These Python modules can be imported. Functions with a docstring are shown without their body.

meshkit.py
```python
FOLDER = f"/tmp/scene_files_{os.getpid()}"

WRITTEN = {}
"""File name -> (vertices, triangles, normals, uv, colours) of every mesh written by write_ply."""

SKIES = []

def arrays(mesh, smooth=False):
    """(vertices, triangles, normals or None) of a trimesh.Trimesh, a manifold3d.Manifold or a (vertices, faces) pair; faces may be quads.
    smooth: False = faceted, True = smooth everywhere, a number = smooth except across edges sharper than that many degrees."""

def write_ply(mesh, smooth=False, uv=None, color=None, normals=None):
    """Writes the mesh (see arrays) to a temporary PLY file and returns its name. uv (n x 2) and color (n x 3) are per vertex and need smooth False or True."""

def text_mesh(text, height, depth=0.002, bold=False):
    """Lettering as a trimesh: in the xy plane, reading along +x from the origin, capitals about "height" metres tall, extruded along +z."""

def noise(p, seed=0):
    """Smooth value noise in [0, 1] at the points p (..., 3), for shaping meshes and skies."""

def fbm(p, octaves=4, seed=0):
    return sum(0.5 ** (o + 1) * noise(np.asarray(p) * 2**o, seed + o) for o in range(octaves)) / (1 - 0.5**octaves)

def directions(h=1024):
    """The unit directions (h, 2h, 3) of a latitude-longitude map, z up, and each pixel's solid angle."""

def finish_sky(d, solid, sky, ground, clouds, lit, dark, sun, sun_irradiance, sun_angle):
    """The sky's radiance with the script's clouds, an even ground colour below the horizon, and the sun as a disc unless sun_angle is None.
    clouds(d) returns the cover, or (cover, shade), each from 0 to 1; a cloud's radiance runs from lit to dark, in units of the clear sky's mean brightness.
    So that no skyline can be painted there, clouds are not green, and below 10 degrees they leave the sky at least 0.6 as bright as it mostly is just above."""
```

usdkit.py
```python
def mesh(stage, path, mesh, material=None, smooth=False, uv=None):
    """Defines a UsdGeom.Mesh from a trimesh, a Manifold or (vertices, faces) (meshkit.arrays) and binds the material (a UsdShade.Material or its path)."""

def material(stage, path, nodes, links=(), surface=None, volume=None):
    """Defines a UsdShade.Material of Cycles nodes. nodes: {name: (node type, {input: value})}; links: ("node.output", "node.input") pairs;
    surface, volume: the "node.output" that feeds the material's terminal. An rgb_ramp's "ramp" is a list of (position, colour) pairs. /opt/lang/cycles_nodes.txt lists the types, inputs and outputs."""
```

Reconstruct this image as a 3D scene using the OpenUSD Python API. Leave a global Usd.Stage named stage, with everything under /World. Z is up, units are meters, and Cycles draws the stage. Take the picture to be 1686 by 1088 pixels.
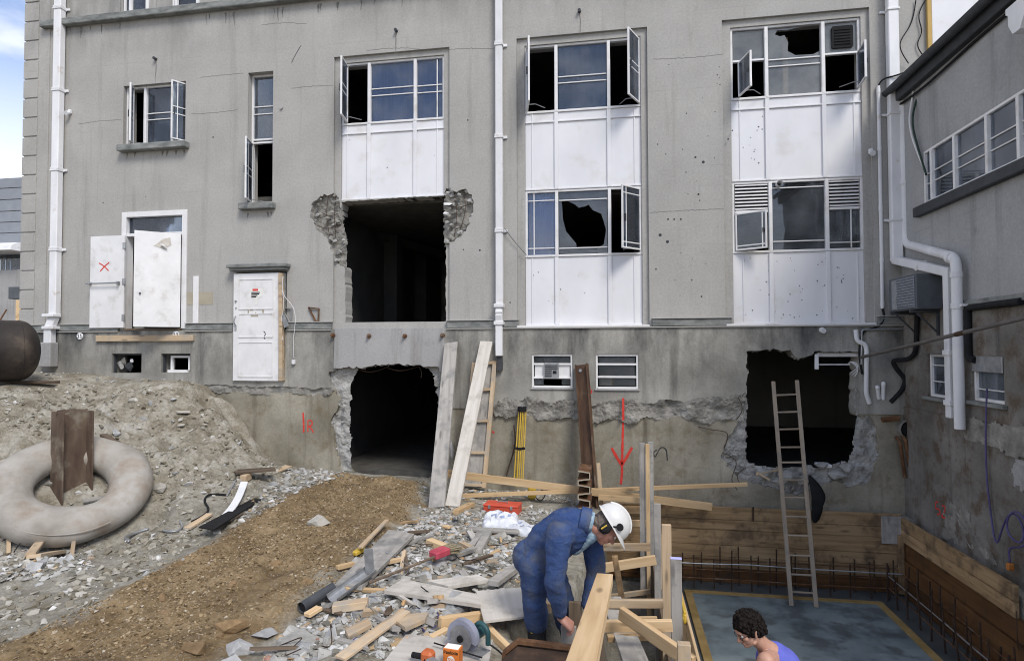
import math, random, re
import numpy as np, trimesh, usdkit, meshkit
from pxr import Usd, UsdGeom, UsdLux, UsdShade, Gf, Sdf
from shapely.geometry import Polygon, box as sbox, Point, LineString
from shapely.ops import unary_union
import shapely

stage = Usd.Stage.CreateInMemory()
UsdGeom.SetStageUpAxis(stage, UsdGeom.Tokens.z)
UsdGeom.SetStageMetersPerUnit(stage, 1.0)
UsdGeom.Xform.Define(stage, '/World')

# ---------------------------------------------------------------- camera, sky, sun, exposure
FPX, YAW, PITCH, ROLL = 1000.0, 0.170, 0.0270, -0.003
EYE = np.array([0.0, -10.4, 2.25])
_c, _s, _cp, _sp = math.cos(YAW), math.sin(YAW), math.cos(PITCH), math.sin(PITCH)
FWD = np.array([-_s * _cp, _c * _cp, _sp]); _r = np.array([_c, _s, 0.0]); _u = np.cross(_r, FWD)
RIGHT = _r * math.cos(ROLL) + _u * math.sin(ROLL); UP = -_r * math.sin(ROLL) + _u * math.cos(ROLL)
cam = UsdGeom.Camera.Define(stage, '/World/camera')
_m = Gf.Matrix4d(1.0)
for _i, _row in enumerate((RIGHT, UP, -FWD, EYE)):
    for _j in range(3): _m[_i, _j] = float(_row[_j])
cam.AddTransformOp().Set(_m)
cam.CreateHorizontalApertureAttr(36.0); cam.CreateVerticalApertureAttr(36.0 * 1088 / 1686)
cam.CreateFocalLengthAttr(36.0 * FPX / 1686)
cam.CreateClippingRangeAttr(Gf.Vec2f(0.05, 2000))
cam.CreateExposureAttr(0.98)

SUN = np.array([0.62, -0.80, 1.15]); SUN /= np.linalg.norm(SUN)
sun = UsdLux.DistantLight.Define(stage, '/World/sun')
sun.CreateNormalizeAttr(True); sun.CreateIntensityAttr(0.40); sun.CreateAngleAttr(20.0)
sun.CreateColorAttr(Gf.Vec3f(1.0, 0.955, 0.885))
_z = SUN; _x = np.cross([0, 0, 1.0], _z); _x /= np.linalg.norm(_x); _y = np.cross(_z, _x)
_m = Gf.Matrix4d(1.0)
for _i, _row in enumerate((_x, _y, _z)):
    for _j in range(3): _m[_i, _j] = float(_row[_j])
sun.AddTransformOp().Set(_m)

LOOKS = '/World/Looks'
sky = UsdLux.DomeLight.Define(stage, '/World/sky')
usdkit.material(stage, LOOKS + '/sky_clouds', {
    's': ('sky_texture', {'sky_type': 'single_scattering', 'sun_disc': False, 'sun_elevation': float(math.asin(SUN[2])),
                          'sun_rotation': float(math.atan2(SUN[0], SUN[1])), 'aerosol_density': 1.0}),
    'tc': ('texture_coordinate', {}),
    'mp': ('mapping', {'scale': (1.3, 1.3, 3.2), 'location': (5.3, 2.2, 1.4)}),
    'n': ('noise_texture', {'scale': 1.5, 'detail': 7.0, 'roughness': 0.55}),
    'r': ('rgb_ramp', {'ramp': [(0.0, (0.05, 0.05, 0.05)), (0.46, (0.12, 0.12, 0.12)), (0.64, (0.85, 0.85, 0.85)), (1, (1, 1, 1))]}),
    'sx': ('separate_xyz', {}), 'lo': ('map_range', {'from_min': 0.10, 'from_max': 0.42, 'to_min': 1.0, 'to_max': 0.0, 'clamp': True}),
    'mx': ('math', {'math_type': 'maximum'}),
    'm': ('mix', {'color2': (7.9, 7.75, 7.5)}),
    'tn': ('mix', {'mix_type': 'multiply', 'fac': 1.0, 'color2': (0.62, 0.80, 1.05)}),
    'b': ('background_shader', {'strength': 0.10})},
    [('tc.generated', 'mp.vector'), ('mp.vector', 'n.vector'), ('n.fac', 'r.fac'), ('tc.generated', 'sx.vector'), ('sx.z', 'lo.value'),
     ('r.color', 'mx.value1'), ('lo.result', 'mx.value2'), ('mx.value', 'm.fac'), ('s.color', 'tn.color1'), ('tn.color', 'm.color1'), ('m.color', 'b.color')], surface='b.background')
UsdShade.MaterialBindingAPI.Apply(sky.GetPrim()).Bind(UsdShade.Material.Get(stage, LOOKS + '/sky_clouds'))
sky.GetPrim().SetCustomDataByKey('kind', 'structure')

# ---------------------------------------------------------------- measuring helpers: a sight line of the survey camera met with a real plane
def ray(px, py): return FWD * FPX + RIGHT * (px - 843.0) - UP * (py - 544.0)
def F(px, py, y=0.0):
    d = ray(px, py); t = (y - EYE[1]) / d[1]; return EYE + d * t
def W(px, py, x):
    d = ray(px, py); t = (x - EYE[0]) / d[0]; return EYE + d * t
def G(px, py, z=0.0):
    d = ray(px, py); t = (z - EYE[2]) / d[2]; return EYE + d * t
def fr(px0, py0, px1, py1, y=0.0):
    """x0, x1, z0, z1 of a facade rectangle (mid-edge measurements)"""
    pm, ym = (px0 + px1) / 2, (py0 + py1) / 2
    return F(px0, ym, y)[0], F(px1, ym, y)[0], F(pm, py1, y)[2], F(pm, py0, y)[2]

# ---------------------------------------------------------------- prims
_used = {}
def _free(parent, name):
    k = _used.get((parent, name), 0); _used[(parent, name)] = k + 1
    return f'{parent}/{name}' if k == 0 else f'{parent}/{name}_{k:03d}'
_base = {}
def _tag(p, label=None, cat=None, group=None, kind=None):
    for k, v in (('label', label), ('category', cat), ('group', group), ('kind', kind)):
        if v: p.SetCustomDataByKey(k, v)
def mat4(R=None, t=(0, 0, 0)):
    M = np.eye(4)
    if R is not None: M[:3, :3] = R
    M[:3, 3] = t; return M
def _setx(xf, M):
    g = Gf.Matrix4d(1.0)
    for i in range(4):
        for j in range(4): g[j, i] = float(M[i, j])
    xf.AddTransformOp().Set(g)
def thing(name, label, cat, base=(0, 0, 0), R=None, group=None, kind=None):
    p = _free('/World', name); x = UsdGeom.Xform.Define(stage, p); M = mat4(R, base); _setx(x, M)
    _base[p] = M; _tag(x.GetPrim(), label, cat, group, kind); return p
def part(parent, name, mesh, mat, label=None, smooth=False, kind=None, local=False, M=None):
    """a mesh given in world space (or in the thing's own space when local) as a child; M = the part's own frame, in the space of its parent"""
    p = _free(parent, name); top = '/'.join(p.split('/')[:3])
    v, f, n = meshkit.arrays(mesh, False)
    if not local:
        inv = np.linalg.inv(_base[top]); v = v @ inv[:3, :3].T + inv[:3, 3]
    m = usdkit.mesh(stage, p, trimesh.Trimesh(v, f, process=False), mat, smooth=smooth)
    if M is not None: _setx(m, M)
    _tag(m.GetPrim(), label, None, None, kind); return p
def single(name, mesh, mat, label=None, cat=None, base=None, R=None, group=None, kind=None, smooth=False, local=False):
    """a thing that is one mesh"""
    p = _free('/World', name); v, f, n = meshkit.arrays(mesh, False)
    if base is None:
        base = (0, 0, 0) if kind == 'structure' or not len(v) else np.array([v[:, 0].mean(), v[:, 1].mean(), v[:, 2].min()])
    M = mat4(R, base)
    if not local:
        inv = np.linalg.inv(M); v = v @ inv[:3, :3].T + inv[:3, 3]
    m = usdkit.mesh(stage, p, trimesh.Trimesh(v, f, process=False), mat, smooth=smooth); _setx(m, M)
    _tag(m.GetPrim(), label, cat, group, kind); return p

# ---------------------------------------------------------------- shapes
def cat(ms): return trimesh.util.concatenate([m for m in ms if m is not None])
def cbox(sx, sy, sz, c=0.004):
    """box with chamfered edges about the origin"""
    c = min(c, sx * .3, sy * .3, sz * .3); h = np.array([sx, sy, sz]) / 2; pts = []
    for a in (-1, 1):
        for b in (-1, 1):
            for d in (-1, 1):
                for k in range(3):
                    q = h.copy() - c; q[k] += c; pts.append(q * [a, b, d])
    return trimesh.convex.convex_hull(np.array(pts))
def box(x0, x1, y0, y1, z0, z1, c=0):
    s = (abs(x1 - x0), abs(y1 - y0), abs(z1 - z0)); m = cbox(*s, c) if c else trimesh.creation.box(s)
    m.apply_translation(((x0 + x1) / 2, (y0 + y1) / 2, (z0 + z1) / 2)); return m
def frame_of(p0, p1, up=(0, 0, 1)):
    p0, p1 = np.array(p0, float), np.array(p1, float); d = p1 - p0; L = np.linalg.norm(d); d /= L
    u = np.array(up, float); s = np.cross(u, d)
    if np.linalg.norm(s) < 1e-4: s = np.cross([0, 1.0, 0.01], d)
    s /= np.linalg.norm(s); u = np.cross(d, s)
    return np.stack([d, s, u], 1), (p0 + p1) / 2, L
def beam(p0, p1, w, h, up=(0, 0, 1), c=0.003):
    R, mid, L = frame_of(p0, p1, up); m = cbox(L, w, h, c); m.apply_transform(mat4(R, mid)); return m
def tube(pts, r, n=10, caps=True):
    p = np.asarray(pts, float); r = np.broadcast_to(np.asarray(r, float), (len(p),))
    t = np.gradient(p, axis=0); t /= np.linalg.norm(t, axis=1, keepdims=True) + 1e-12
    a = np.cross(t[0], [0, 0, 1.0]);  a = np.cross(t[0], [1.0, 0, 0]) if np.linalg.norm(a) < .1 else a
    v = []; ang = np.arange(n) * 2 * np.pi / n
    for i in range(len(p)):
        a = a - t[i] * (a @ t[i]); a /= np.linalg.norm(a); b = np.cross(t[i], a)
        v.append(p[i] + r[i] * (np.cos(ang)[:, None] * a + np.sin(ang)[:, None] * b))
    v = np.concatenate(v); f = []
    for i in range(len(p) - 1):
        for j in range(n):
            q = [i * n + j, i * n + (j + 1) % n, (i + 1) * n + (j + 1) % n, (i + 1) * n + j]
            f += [[q[0], q[1], q[2]], [q[0], q[2], q[3]]]
    if caps:
        k = len(v); v = np.vstack([v, p[0], p[-1]]); e = (len(p) - 1) * n
        for j in range(n): f += [[k, (j + 1) % n, j], [k + 1, e + j, e + (j + 1) % n]]
    return trimesh.Trimesh(v, f, process=False)
def spline(pts, n=24):
    from scipy.interpolate import CubicSpline
    p = np.array(pts, float); s = np.r_[0, np.cumsum(np.linalg.norm(np.diff(p, axis=0), axis=1))]
    return CubicSpline(s, p, bc_type='natural')(np.linspace(0, s[-1], n))
def bend(pts, rad, k=6):
    """polyline with rounded corners"""
    P = [np.array(p, float) for p in pts]; out = [P[0]]
    for i in range(1, len(P) - 1):
        a, b, c = P[i - 1], P[i], P[i + 1]; r = min(rad, np.linalg.norm(a - b) * .49, np.linalg.norm(c - b) * .49)
        s, e = b + (a - b) / np.linalg.norm(a - b) * r, b + (c - b) / np.linalg.norm(c - b) * r
        for t in np.linspace(0, 1, k): out.append((1 - t) ** 2 * s + 2 * t * (1 - t) * b + t * t * e)
    out.append(P[-1]); return np.array(out)
def polys(g):
    if g.is_empty: return []
    return [q for q in getattr(g, 'geoms', [g]) if q.geom_type == 'Polygon' and q.area > 1e-5]
def ext_xz(poly, y0, y1):
    """polygon in (x, z) extruded from y0 to y1"""
    ms = []
    for q in polys(poly):
        m = trimesh.creation.extrude_polygon(q, y1 - y0, engine='earcut'); v = m.vertices.copy()
        m = trimesh.Trimesh(np.stack([v[:, 0], y0 + v[:, 2], v[:, 1]], 1), m.faces[:, ::-1], process=False); ms.append(m)
    return cat(ms) if ms else None
def ext_yz(poly, x0, x1):
    ms = []
    for q in polys(poly):
        m = trimesh.creation.extrude_polygon(q, x1 - x0, engine='earcut'); v = m.vertices.copy()
        ms.append(trimesh.Trimesh(np.stack([x0 + v[:, 2], v[:, 0], v[:, 1]], 1), m.faces, process=False))
    return cat(ms) if ms else None
def fpoly(pts, y=0.0): return Polygon([(lambda q: (q[0], q[2]))(F(a, b, y)) for a, b in pts]).buffer(0)
def wpoly(pts, x): return Polygon([(lambda q: (q[1], q[2]))(W(a, b, x)) for a, b in pts]).buffer(0)
def rrect(r): return sbox(r[0], r[2], r[1], r[3])
def jag(poly, amp=.02, step=.04, seed=1):
    """roughens a polygon's outline"""
    rng = np.random.default_rng(seed); out = []
    for q in polys(poly):
        n = int(q.exterior.length / step); pts = [q.exterior.interpolate(i / n, normalized=True) for i in range(n)]
        a = np.array([(p.x, p.y) for p in pts]); a += rng.normal(0, amp, a.shape); out.append(Polygon(a).buffer(0))
    return unary_union(out)
def sheet(poly, step, depth, plane='xz', flip=False):
    """a height sheet over the polygon: depth(a, b) gives the third coordinate; plane xz -> depth is y, yz -> depth is x"""
    x0, z0, x1, z1 = poly.bounds; nx, nz = int((x1 - x0) / step) + 2, int((z1 - z0) / step) + 2
    X, Z = np.meshgrid(np.linspace(x0, x1, nx), np.linspace(z0, z1, nz), indexing='ij')
    ins = shapely.contains_xy(poly.buffer(step * .6), X.ravel(), Z.ravel()).reshape(X.shape)
    D = depth(X, Z); i, j = np.meshgrid(np.arange(nx - 1), np.arange(nz - 1), indexing='ij')
    ok = ins[:-1, :-1] & ins[1:, :-1] & ins[1:, 1:] & ins[:-1, 1:]; i, j = i[ok], j[ok]
    a, b, c, d = i * nz + j, (i + 1) * nz + j, (i + 1) * nz + j + 1, i * nz + j + 1
    f = np.vstack([np.stack([a, b, c], 1), np.stack([a, c, d], 1)])
    if flip: f = f[:, ::-1]
    v = np.stack([X, D, Z], -1).reshape(-1, 3) if plane == 'xz' else np.stack([D, X, Z], -1).reshape(-1, 3)
    m = trimesh.Trimesh(v, f, process=False); m.remove_unreferenced_vertices(); return m
def fbm2(X, Z, s, o=5, seed=0): return meshkit.fbm(np.stack([X * s, Z * s, np.full_like(X, .37)], -1), o, seed)
def chunk(r, seed, squash=(1, 1, 1), n=12):
    """an angular broken lump"""
    g = np.random.default_rng(seed); p = g.normal(size=(n, 3)); p /= np.linalg.norm(p, axis=1, keepdims=True)
    p *= g.uniform(.72, 1.0, (n, 1)); return trimesh.convex.convex_hull(p * r * np.array(squash))

# ---------------------------------------------------------------- materials
def ramp(*s): return list(s)
def gmat(name, stops, nscale=6, scale=(1, 1, 1), detail=8, rough=.8, bump=.25, bscale=90, bdist=.006, spec=.3, metal=0, coord='object',
         vary=.12, stops2=None, n2scale=2.0, thr2=(.5, .65), distortion=0, nrough=.6, bstretch=False):
    """noise-coloured surface; stops2 is a second tone (dirt, wear) laid over where a second noise passes thr2"""
    n = {'tc': ('texture_coordinate', {}), 'g': ('geometry', {}), 'oi': ('object_info', {}),
         'mp': ('mapping', {'scale': scale}),
         'n': ('noise_texture', {'scale': nscale, 'detail': detail, 'roughness': nrough, 'distortion': distortion}),
         'r': ('rgb_ramp', {'ramp': stops}),
         'vr': ('map_range', {'from_min': 0.0, 'from_max': 1.0, 'to_min': 1 - vary, 'to_max': 1 + vary}),
         'h': ('hsv', {}),
         'nb': ('noise_texture', {'scale': bscale, 'detail': 6.0, 'roughness': .65}),
         'b': ('bump', {'strength': bump, 'distance': bdist}),
         'p': ('principled_bsdf', {'roughness': rough, 'specular_ior_level': spec, 'metallic': metal})}
    src = 'tc.object' if coord == 'object' else 'g.position'
    l = [(src, 'mp.vector'), ('mp.vector', 'n.vector'), ('n.fac', 'r.fac'), ('oi.random', 'vr.value'), ('vr.result', 'h.value'),
         ('mp.vector' if bstretch else src, 'nb.vector'), ('nb.fac', 'b.height'), ('b.normal', 'p.normal'), ('h.color', 'p.base_color')]
    if stops2:
        n.update({'n2': ('noise_texture', {'scale': n2scale, 'detail': 7.0, 'roughness': .6}), 'r2': ('rgb_ramp', {'ramp': stops2}),
                  't2': ('map_range', {'from_min': thr2[0], 'from_max': thr2[1], 'to_min': 0.0, 'to_max': 1.0, 'clamp': True}), 'mx': ('mix', {})})
        l += [(src, 'n2.vector'), ('n2.fac', 't2.value'), ('t2.result', 'mx.fac'), ('n.fac', 'r2.fac'), ('r.color', 'mx.color1'), ('r2.color', 'mx.color2'), ('mx.color', 'h.color')]
    else: l += [('r.color', 'h.color')]
    return usdkit.material(stage, f'{LOOKS}/{name}', n, l, surface='p.BSDF')
def g3(v, t=(1, 1, 1)): return tuple(v * k for k in t)

def wallmat(name, lo, hi, stain, stain_amt, bscale, bump, zband=None, brown=None, streak=(.54, .74), lift=0, patch=(.60, .76, .5)):
    """rendered wall: large soft tones, runs of dirt that hang down, fine grain; zband = (z0, z1, colour, amount): grime just under a ledge at z1"""
    n = {'g': ('geometry', {}),
         'n1': ('noise_texture', {'scale': .9, 'detail': 9.0, 'roughness': .62}), 'r1': ('rgb_ramp', {'ramp': [(.28, lo), (.72, hi)]}),
         'ms': ('mapping', {'scale': (3.4, 3.4, .28)}), 'ns': ('noise_texture', {'scale': 1.0, 'detail': 8.0, 'roughness': .68}),
         'ts': ('map_range', {'from_min': streak[0], 'from_max': streak[1], 'to_min': 0.0, 'to_max': stain_amt, 'clamp': True}),
         'm1': ('mix', {'color2': stain}),
         'nf': ('noise_texture', {'scale': 28.0, 'detail': 6.0, 'roughness': .7}),
         'rf': ('rgb_ramp', {'ramp': [(.3, (.87, .87, .87)), (.7, (1.10, 1.10, 1.10))]}), 'mf': ('mix', {'mix_type': 'multiply', 'fac': 1.0}),
         'nb': ('noise_texture', {'scale': bscale, 'detail': 5.0, 'roughness': .7}), 'b': ('bump', {'strength': bump, 'distance': .006}),
         'np': ('noise_texture', {'scale': 3.2, 'detail': 9.0, 'roughness': .72}),
         'tp': ('map_range', {'from_min': patch[0], 'from_max': patch[1], 'to_min': 0.0, 'to_max': patch[2], 'clamp': True}), 'mp': ('mix', {'color2': brown or stain}),
         'p': ('principled_bsdf', {'roughness': .88, 'specular_ior_level': .2})}
    l = [('g.position', 'n1.vector'), ('n1.fac', 'r1.fac'), ('g.position', 'ms.vector'), ('ms.vector', 'ns.vector'), ('ns.fac', 'ts.value'),
         ('r1.color', 'm1.color1'), ('ts.result', 'm1.fac'), ('g.position', 'nf.vector'), ('nf.fac', 'rf.fac'),
         ('g.position', 'np.vector'), ('np.fac', 'tp.value'), ('tp.result', 'mp.fac'), ('m1.color', 'mp.color1')]
    last = 'mp.color'
    if lift:
        n.update({'sj': ('separate_xyz', {}), 'dj': ('math', {'math_type': 'divide', 'value2': lift}), 'fj': ('math', {'math_type': 'fraction'}), 'tj': ('map_range', {'from_min': .0, 'from_max': .012, 'to_min': .30, 'to_max': 0.0, 'clamp': True}),
                  'nj': ('noise_texture', {'scale': 1.3, 'detail': 5.0}), 'kj': ('map_range', {'from_min': .45, 'from_max': .62, 'clamp': True}), 'mj': ('math', {'math_type': 'multiply'}), 'mxj': ('mix', {'color2': stain})})
        l += [('g.position', 'sj.vector'), ('sj.z', 'dj.value1'), ('dj.value', 'fj.value1'), ('fj.value', 'tj.value'), ('g.position', 'nj.vector'), ('nj.fac', 'kj.value'), ('tj.result', 'mj.value1'), ('kj.result', 'mj.value2'), ('mj.value', 'mxj.fac'), (last, 'mxj.color1')]; last = 'mxj.color'
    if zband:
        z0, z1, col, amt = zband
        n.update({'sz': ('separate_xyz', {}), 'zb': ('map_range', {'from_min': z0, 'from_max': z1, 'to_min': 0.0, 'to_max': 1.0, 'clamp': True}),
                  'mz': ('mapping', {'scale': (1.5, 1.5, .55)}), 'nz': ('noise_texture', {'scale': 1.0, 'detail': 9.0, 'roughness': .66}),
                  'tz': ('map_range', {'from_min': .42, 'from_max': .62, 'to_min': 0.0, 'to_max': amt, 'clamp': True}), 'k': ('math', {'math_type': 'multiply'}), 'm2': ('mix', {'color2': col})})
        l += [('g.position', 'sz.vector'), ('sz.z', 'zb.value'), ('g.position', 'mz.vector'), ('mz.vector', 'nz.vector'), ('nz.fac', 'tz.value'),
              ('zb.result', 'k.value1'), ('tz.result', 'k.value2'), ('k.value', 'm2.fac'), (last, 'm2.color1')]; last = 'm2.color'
    l += [(last, 'mf.color1'), ('rf.color', 'mf.color2'), ('mf.color', 'p.base_color'), ('g.position', 'nb.vector'), ('nb.fac', 'b.height'), ('b.normal', 'p.normal')]
    return usdkit.material(stage, f'{LOOKS}/{name}', n, l, surface='p.BSDF')

_zl = F(280, 27)[2]
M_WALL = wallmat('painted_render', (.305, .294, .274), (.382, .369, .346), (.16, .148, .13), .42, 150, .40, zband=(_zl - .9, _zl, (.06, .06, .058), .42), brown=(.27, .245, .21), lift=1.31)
M_LOW = wallmat('basement_render', (.175, .166, .146), (.41, .395, .355), (.075, .071, .063), .8, 120, .45, zband=(1.2, 2.6, (.045, .046, .047), .95), brown=(.24, .19, .12))
M_FOOT = wallmat('footing_concrete', (.145, .128, .094), (.37, .34, .275), (.085, .07, .048), .8, 60, .9, brown=(.15, .115, .068), patch=(.52, .68, .7))
M_WING = wallmat('wing_render', (.27, .272, .272), (.36, .36, .358), (.12, .12, .118), .6, 150, .45, lift=1.31)
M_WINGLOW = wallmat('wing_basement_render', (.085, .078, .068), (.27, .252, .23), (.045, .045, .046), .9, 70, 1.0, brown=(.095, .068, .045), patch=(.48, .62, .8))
M_BEAM = wallmat('cut_beam_concrete', (.27, .265, .26), (.36, .352, .345), (.17, .155, .14), .7, 120, .4, streak=(.5, .7))
M_ROUGH = gmat('broken_concrete', [(.25, (.19, .184, .172)), (.5, (.31, .302, .285)), (.78, (.43, .42, .40))], nscale=5, bump=1.0, bscale=26, bdist=.02, coord='position', vary=0)
M_ROUGHD = gmat('broken_concrete_dirty', [(.25, (.11, .104, .092)), (.5, (.22, .208, .185)), (.78, (.37, .352, .32))], nscale=5, bump=1.0, bscale=26, bdist=.02, coord='position', vary=0)
M_LEDGE = gmat('weathered_ledge', [(.3, (.10, .105, .10)), (.55, (.20, .205, .195)), (.75, (.28, .28, .265))], nscale=5, scale=(1, 1, 2.5), coord='position', vary=0, bump=.4)
M_PAINT = gmat('white_paint', [(.3, (.60, .59, .585)), (.7, (.70, .69, .685))], nscale=3, rough=.5, bump=.12, bscale=40, bdist=.004, spec=.35, vary=.03,
               stops2=[(.3, (.40, .37, .33)), (.7, (.54, .51, .47))], n2scale=3.5, thr2=(.55, .78))
M_PANEL = gmat('white_spandrel_paint', [(.3, (.59, .585, .60)), (.7, (.68, .675, .69))], nscale=1.4, scale=(1, 1, .5), rough=.45, bump=.1, bscale=25, bdist=.004, spec=.4, vary=.03,
               coord='position', stops2=[(.3, (.46, .43, .38)), (.7, (.56, .53, .49))], n2scale=2.1, thr2=(.55, .82))
M_PIPE = gmat('white_pipe_paint', [(.3, (.58, .575, .58)), (.7, (.70, .695, .70))], nscale=4, scale=(1, 1, .4), rough=.42, bump=.1, bscale=30, vary=.04, coord='position',
              stops2=[(.3, (.36, .26, .17)), (.7, (.52, .46, .40))], n2scale=5, thr2=(.62, .78))
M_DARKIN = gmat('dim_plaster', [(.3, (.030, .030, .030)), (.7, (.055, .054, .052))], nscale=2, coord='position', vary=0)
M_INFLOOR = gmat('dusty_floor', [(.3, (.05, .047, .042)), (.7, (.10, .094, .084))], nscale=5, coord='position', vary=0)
M_DARKMETAL = gmat('dark_metal', [(.3, (.035, .038, .042)), (.7, (.06, .063, .068))], nscale=8, rough=.6, spec=.2)
M_BLACK = gmat('black_rubber', [(.3, (.012, .012, .013)), (.7, (.022, .022, .023))], nscale=9, rough=.75, bump=.1, spec=.1)
M_RUST = gmat('rust', [(.25, (.045, .022, .013)), (.5, (.115, .055, .026)), (.75, (.20, .105, .05))], nscale=9, rough=.9, bump=.6, bscale=60, bdist=.008,
              stops2=[(.3, (.10, .085, .07)), (.7, (.22, .19, .16))], n2scale=4, thr2=(.56, .70))
M_RUSTD = gmat('dark_rust', [(.25, (.022, .014, .010)), (.55, (.055, .032, .020)), (.8, (.12, .065, .034))], nscale=7, rough=.85, bump=.5, bscale=50, bdist=.008)
M_STEEL = gmat('galvanised_steel', [(.3, (.22, .225, .23)), (.7, (.38, .385, .39))], nscale=12, rough=.42, metal=.6, bump=.15)
M_RED = gmat('red_spray_paint', [(.35, (.50, .030, .022)), (.7, (.66, .06, .045))], nscale=26, rough=.7, bump=.2, vary=0)
M_BLKPAINT = gmat('black_spray_paint', [(.4, (.03, .03, .03)), (.7, (.08, .08, .075))], nscale=26, rough=.7)

def woodmat(name, dark, mid, light, rough=.72, bump=.3, vary=.12, knots=True, dirt=None, thr=(.5, .66)):
    """sawn timber, grain along the piece's own x axis"""
    n = {'tc': ('texture_coordinate', {}), 'oi': ('object_info', {}), 'ov': ('vector_math', {'vector_math_type': 'scale', 'math_type': 'scale', 'vector1': (7.0, 3.0, 5.0)}),
         'ad': ('vector_math', {'math_type': 'add'}), 'mp': ('mapping', {'scale': (1.0, 18, 18)}),
         'n': ('noise_texture', {'scale': 1.0, 'detail': 8.0, 'roughness': .6, 'distortion': .5}),
         'mp2': ('mapping', {'scale': (.55, 5, 5)}), 'n3': ('noise_texture', {'scale': 1.0, 'detail': 4.0, 'distortion': 1.2}),
         'av': ('mix_float', {'fac': .45}), 'r': ('rgb_ramp', {'ramp': [(.30, dark), (.48, mid), (.68, light)]}),
         'vr': ('map_range', {'to_min': 1 - vary, 'to_max': 1 + vary}), 'h': ('hsv', {}),
         'b': ('bump', {'strength': bump, 'distance': .004}), 'p': ('principled_bsdf', {'roughness': rough, 'specular_ior_level': .25})}
    del n['ov']
    l = [('oi.random', 'vr.value'), ('tc.object', 'ad.vector1'), ('oi.location', 'ad.vector2'), ('ad.vector', 'mp.vector'), ('mp.vector', 'n.vector'), ('ad.vector', 'mp2.vector'), ('mp2.vector', 'n3.vector'),
         ('n.fac', 'av.a'), ('n3.fac', 'av.b'), ('av.result', 'r.fac'), ('n.fac', 'b.height'), ('b.normal', 'p.normal'), ('vr.result', 'h.value'), ('h.color', 'p.base_color')]
    last = 'r.color'
    if knots:
        n.update({'mk': ('mapping', {'scale': (2.2, 9, 9)}), 'vk': ('voronoi_texture', {'scale': 1.0}),
                  'tk': ('map_range', {'from_min': .10, 'from_max': .22, 'to_min': .75, 'to_max': 0.0, 'clamp': True}), 'mk2': ('mix', {'color2': tuple(c * .35 for c in mid)})})
        l += [('ad.vector', 'mk.vector'), ('mk.vector', 'vk.vector'), ('vk.distance', 'tk.value'), ('tk.result', 'mk2.fac'), (last, 'mk2.color1')]; last = 'mk2.color'
    if dirt:
        n.update({'nd': ('noise_texture', {'scale': 3.5, 'detail': 8.0, 'roughness': .65}), 'td': ('map_range', {'from_min': thr[0], 'from_max': thr[1], 'to_max': .85, 'clamp': True}), 'md': ('mix', {'color2': dirt})})
        l += [('ad.vector', 'nd.vector'), ('nd.fac', 'td.value'), ('td.result', 'md.fac'), (last, 'md.color1')]; last = 'md.color'
    l.append((last, 'h.color'))
    return usdkit.material(stage, f'{LOOKS}/{name}', n, l, surface='p.BSDF')
M_PINE = woodmat('new_pine', (.36, .225, .115), (.50, .345, .19), (.62, .46, .28))
M_PINE2 = woodmat('used_pine', (.28, .19, .115), (.42, .31, .20), (.54, .43, .30), dirt=(.30, .27, .23))
M_GREYWOOD = woodmat('weathered_timber', (.21, .192, .172), (.30, .28, .255), (.37, .35, .32), dirt=(.17, .165, .155), vary=.15, thr=(.48, .64))
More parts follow.
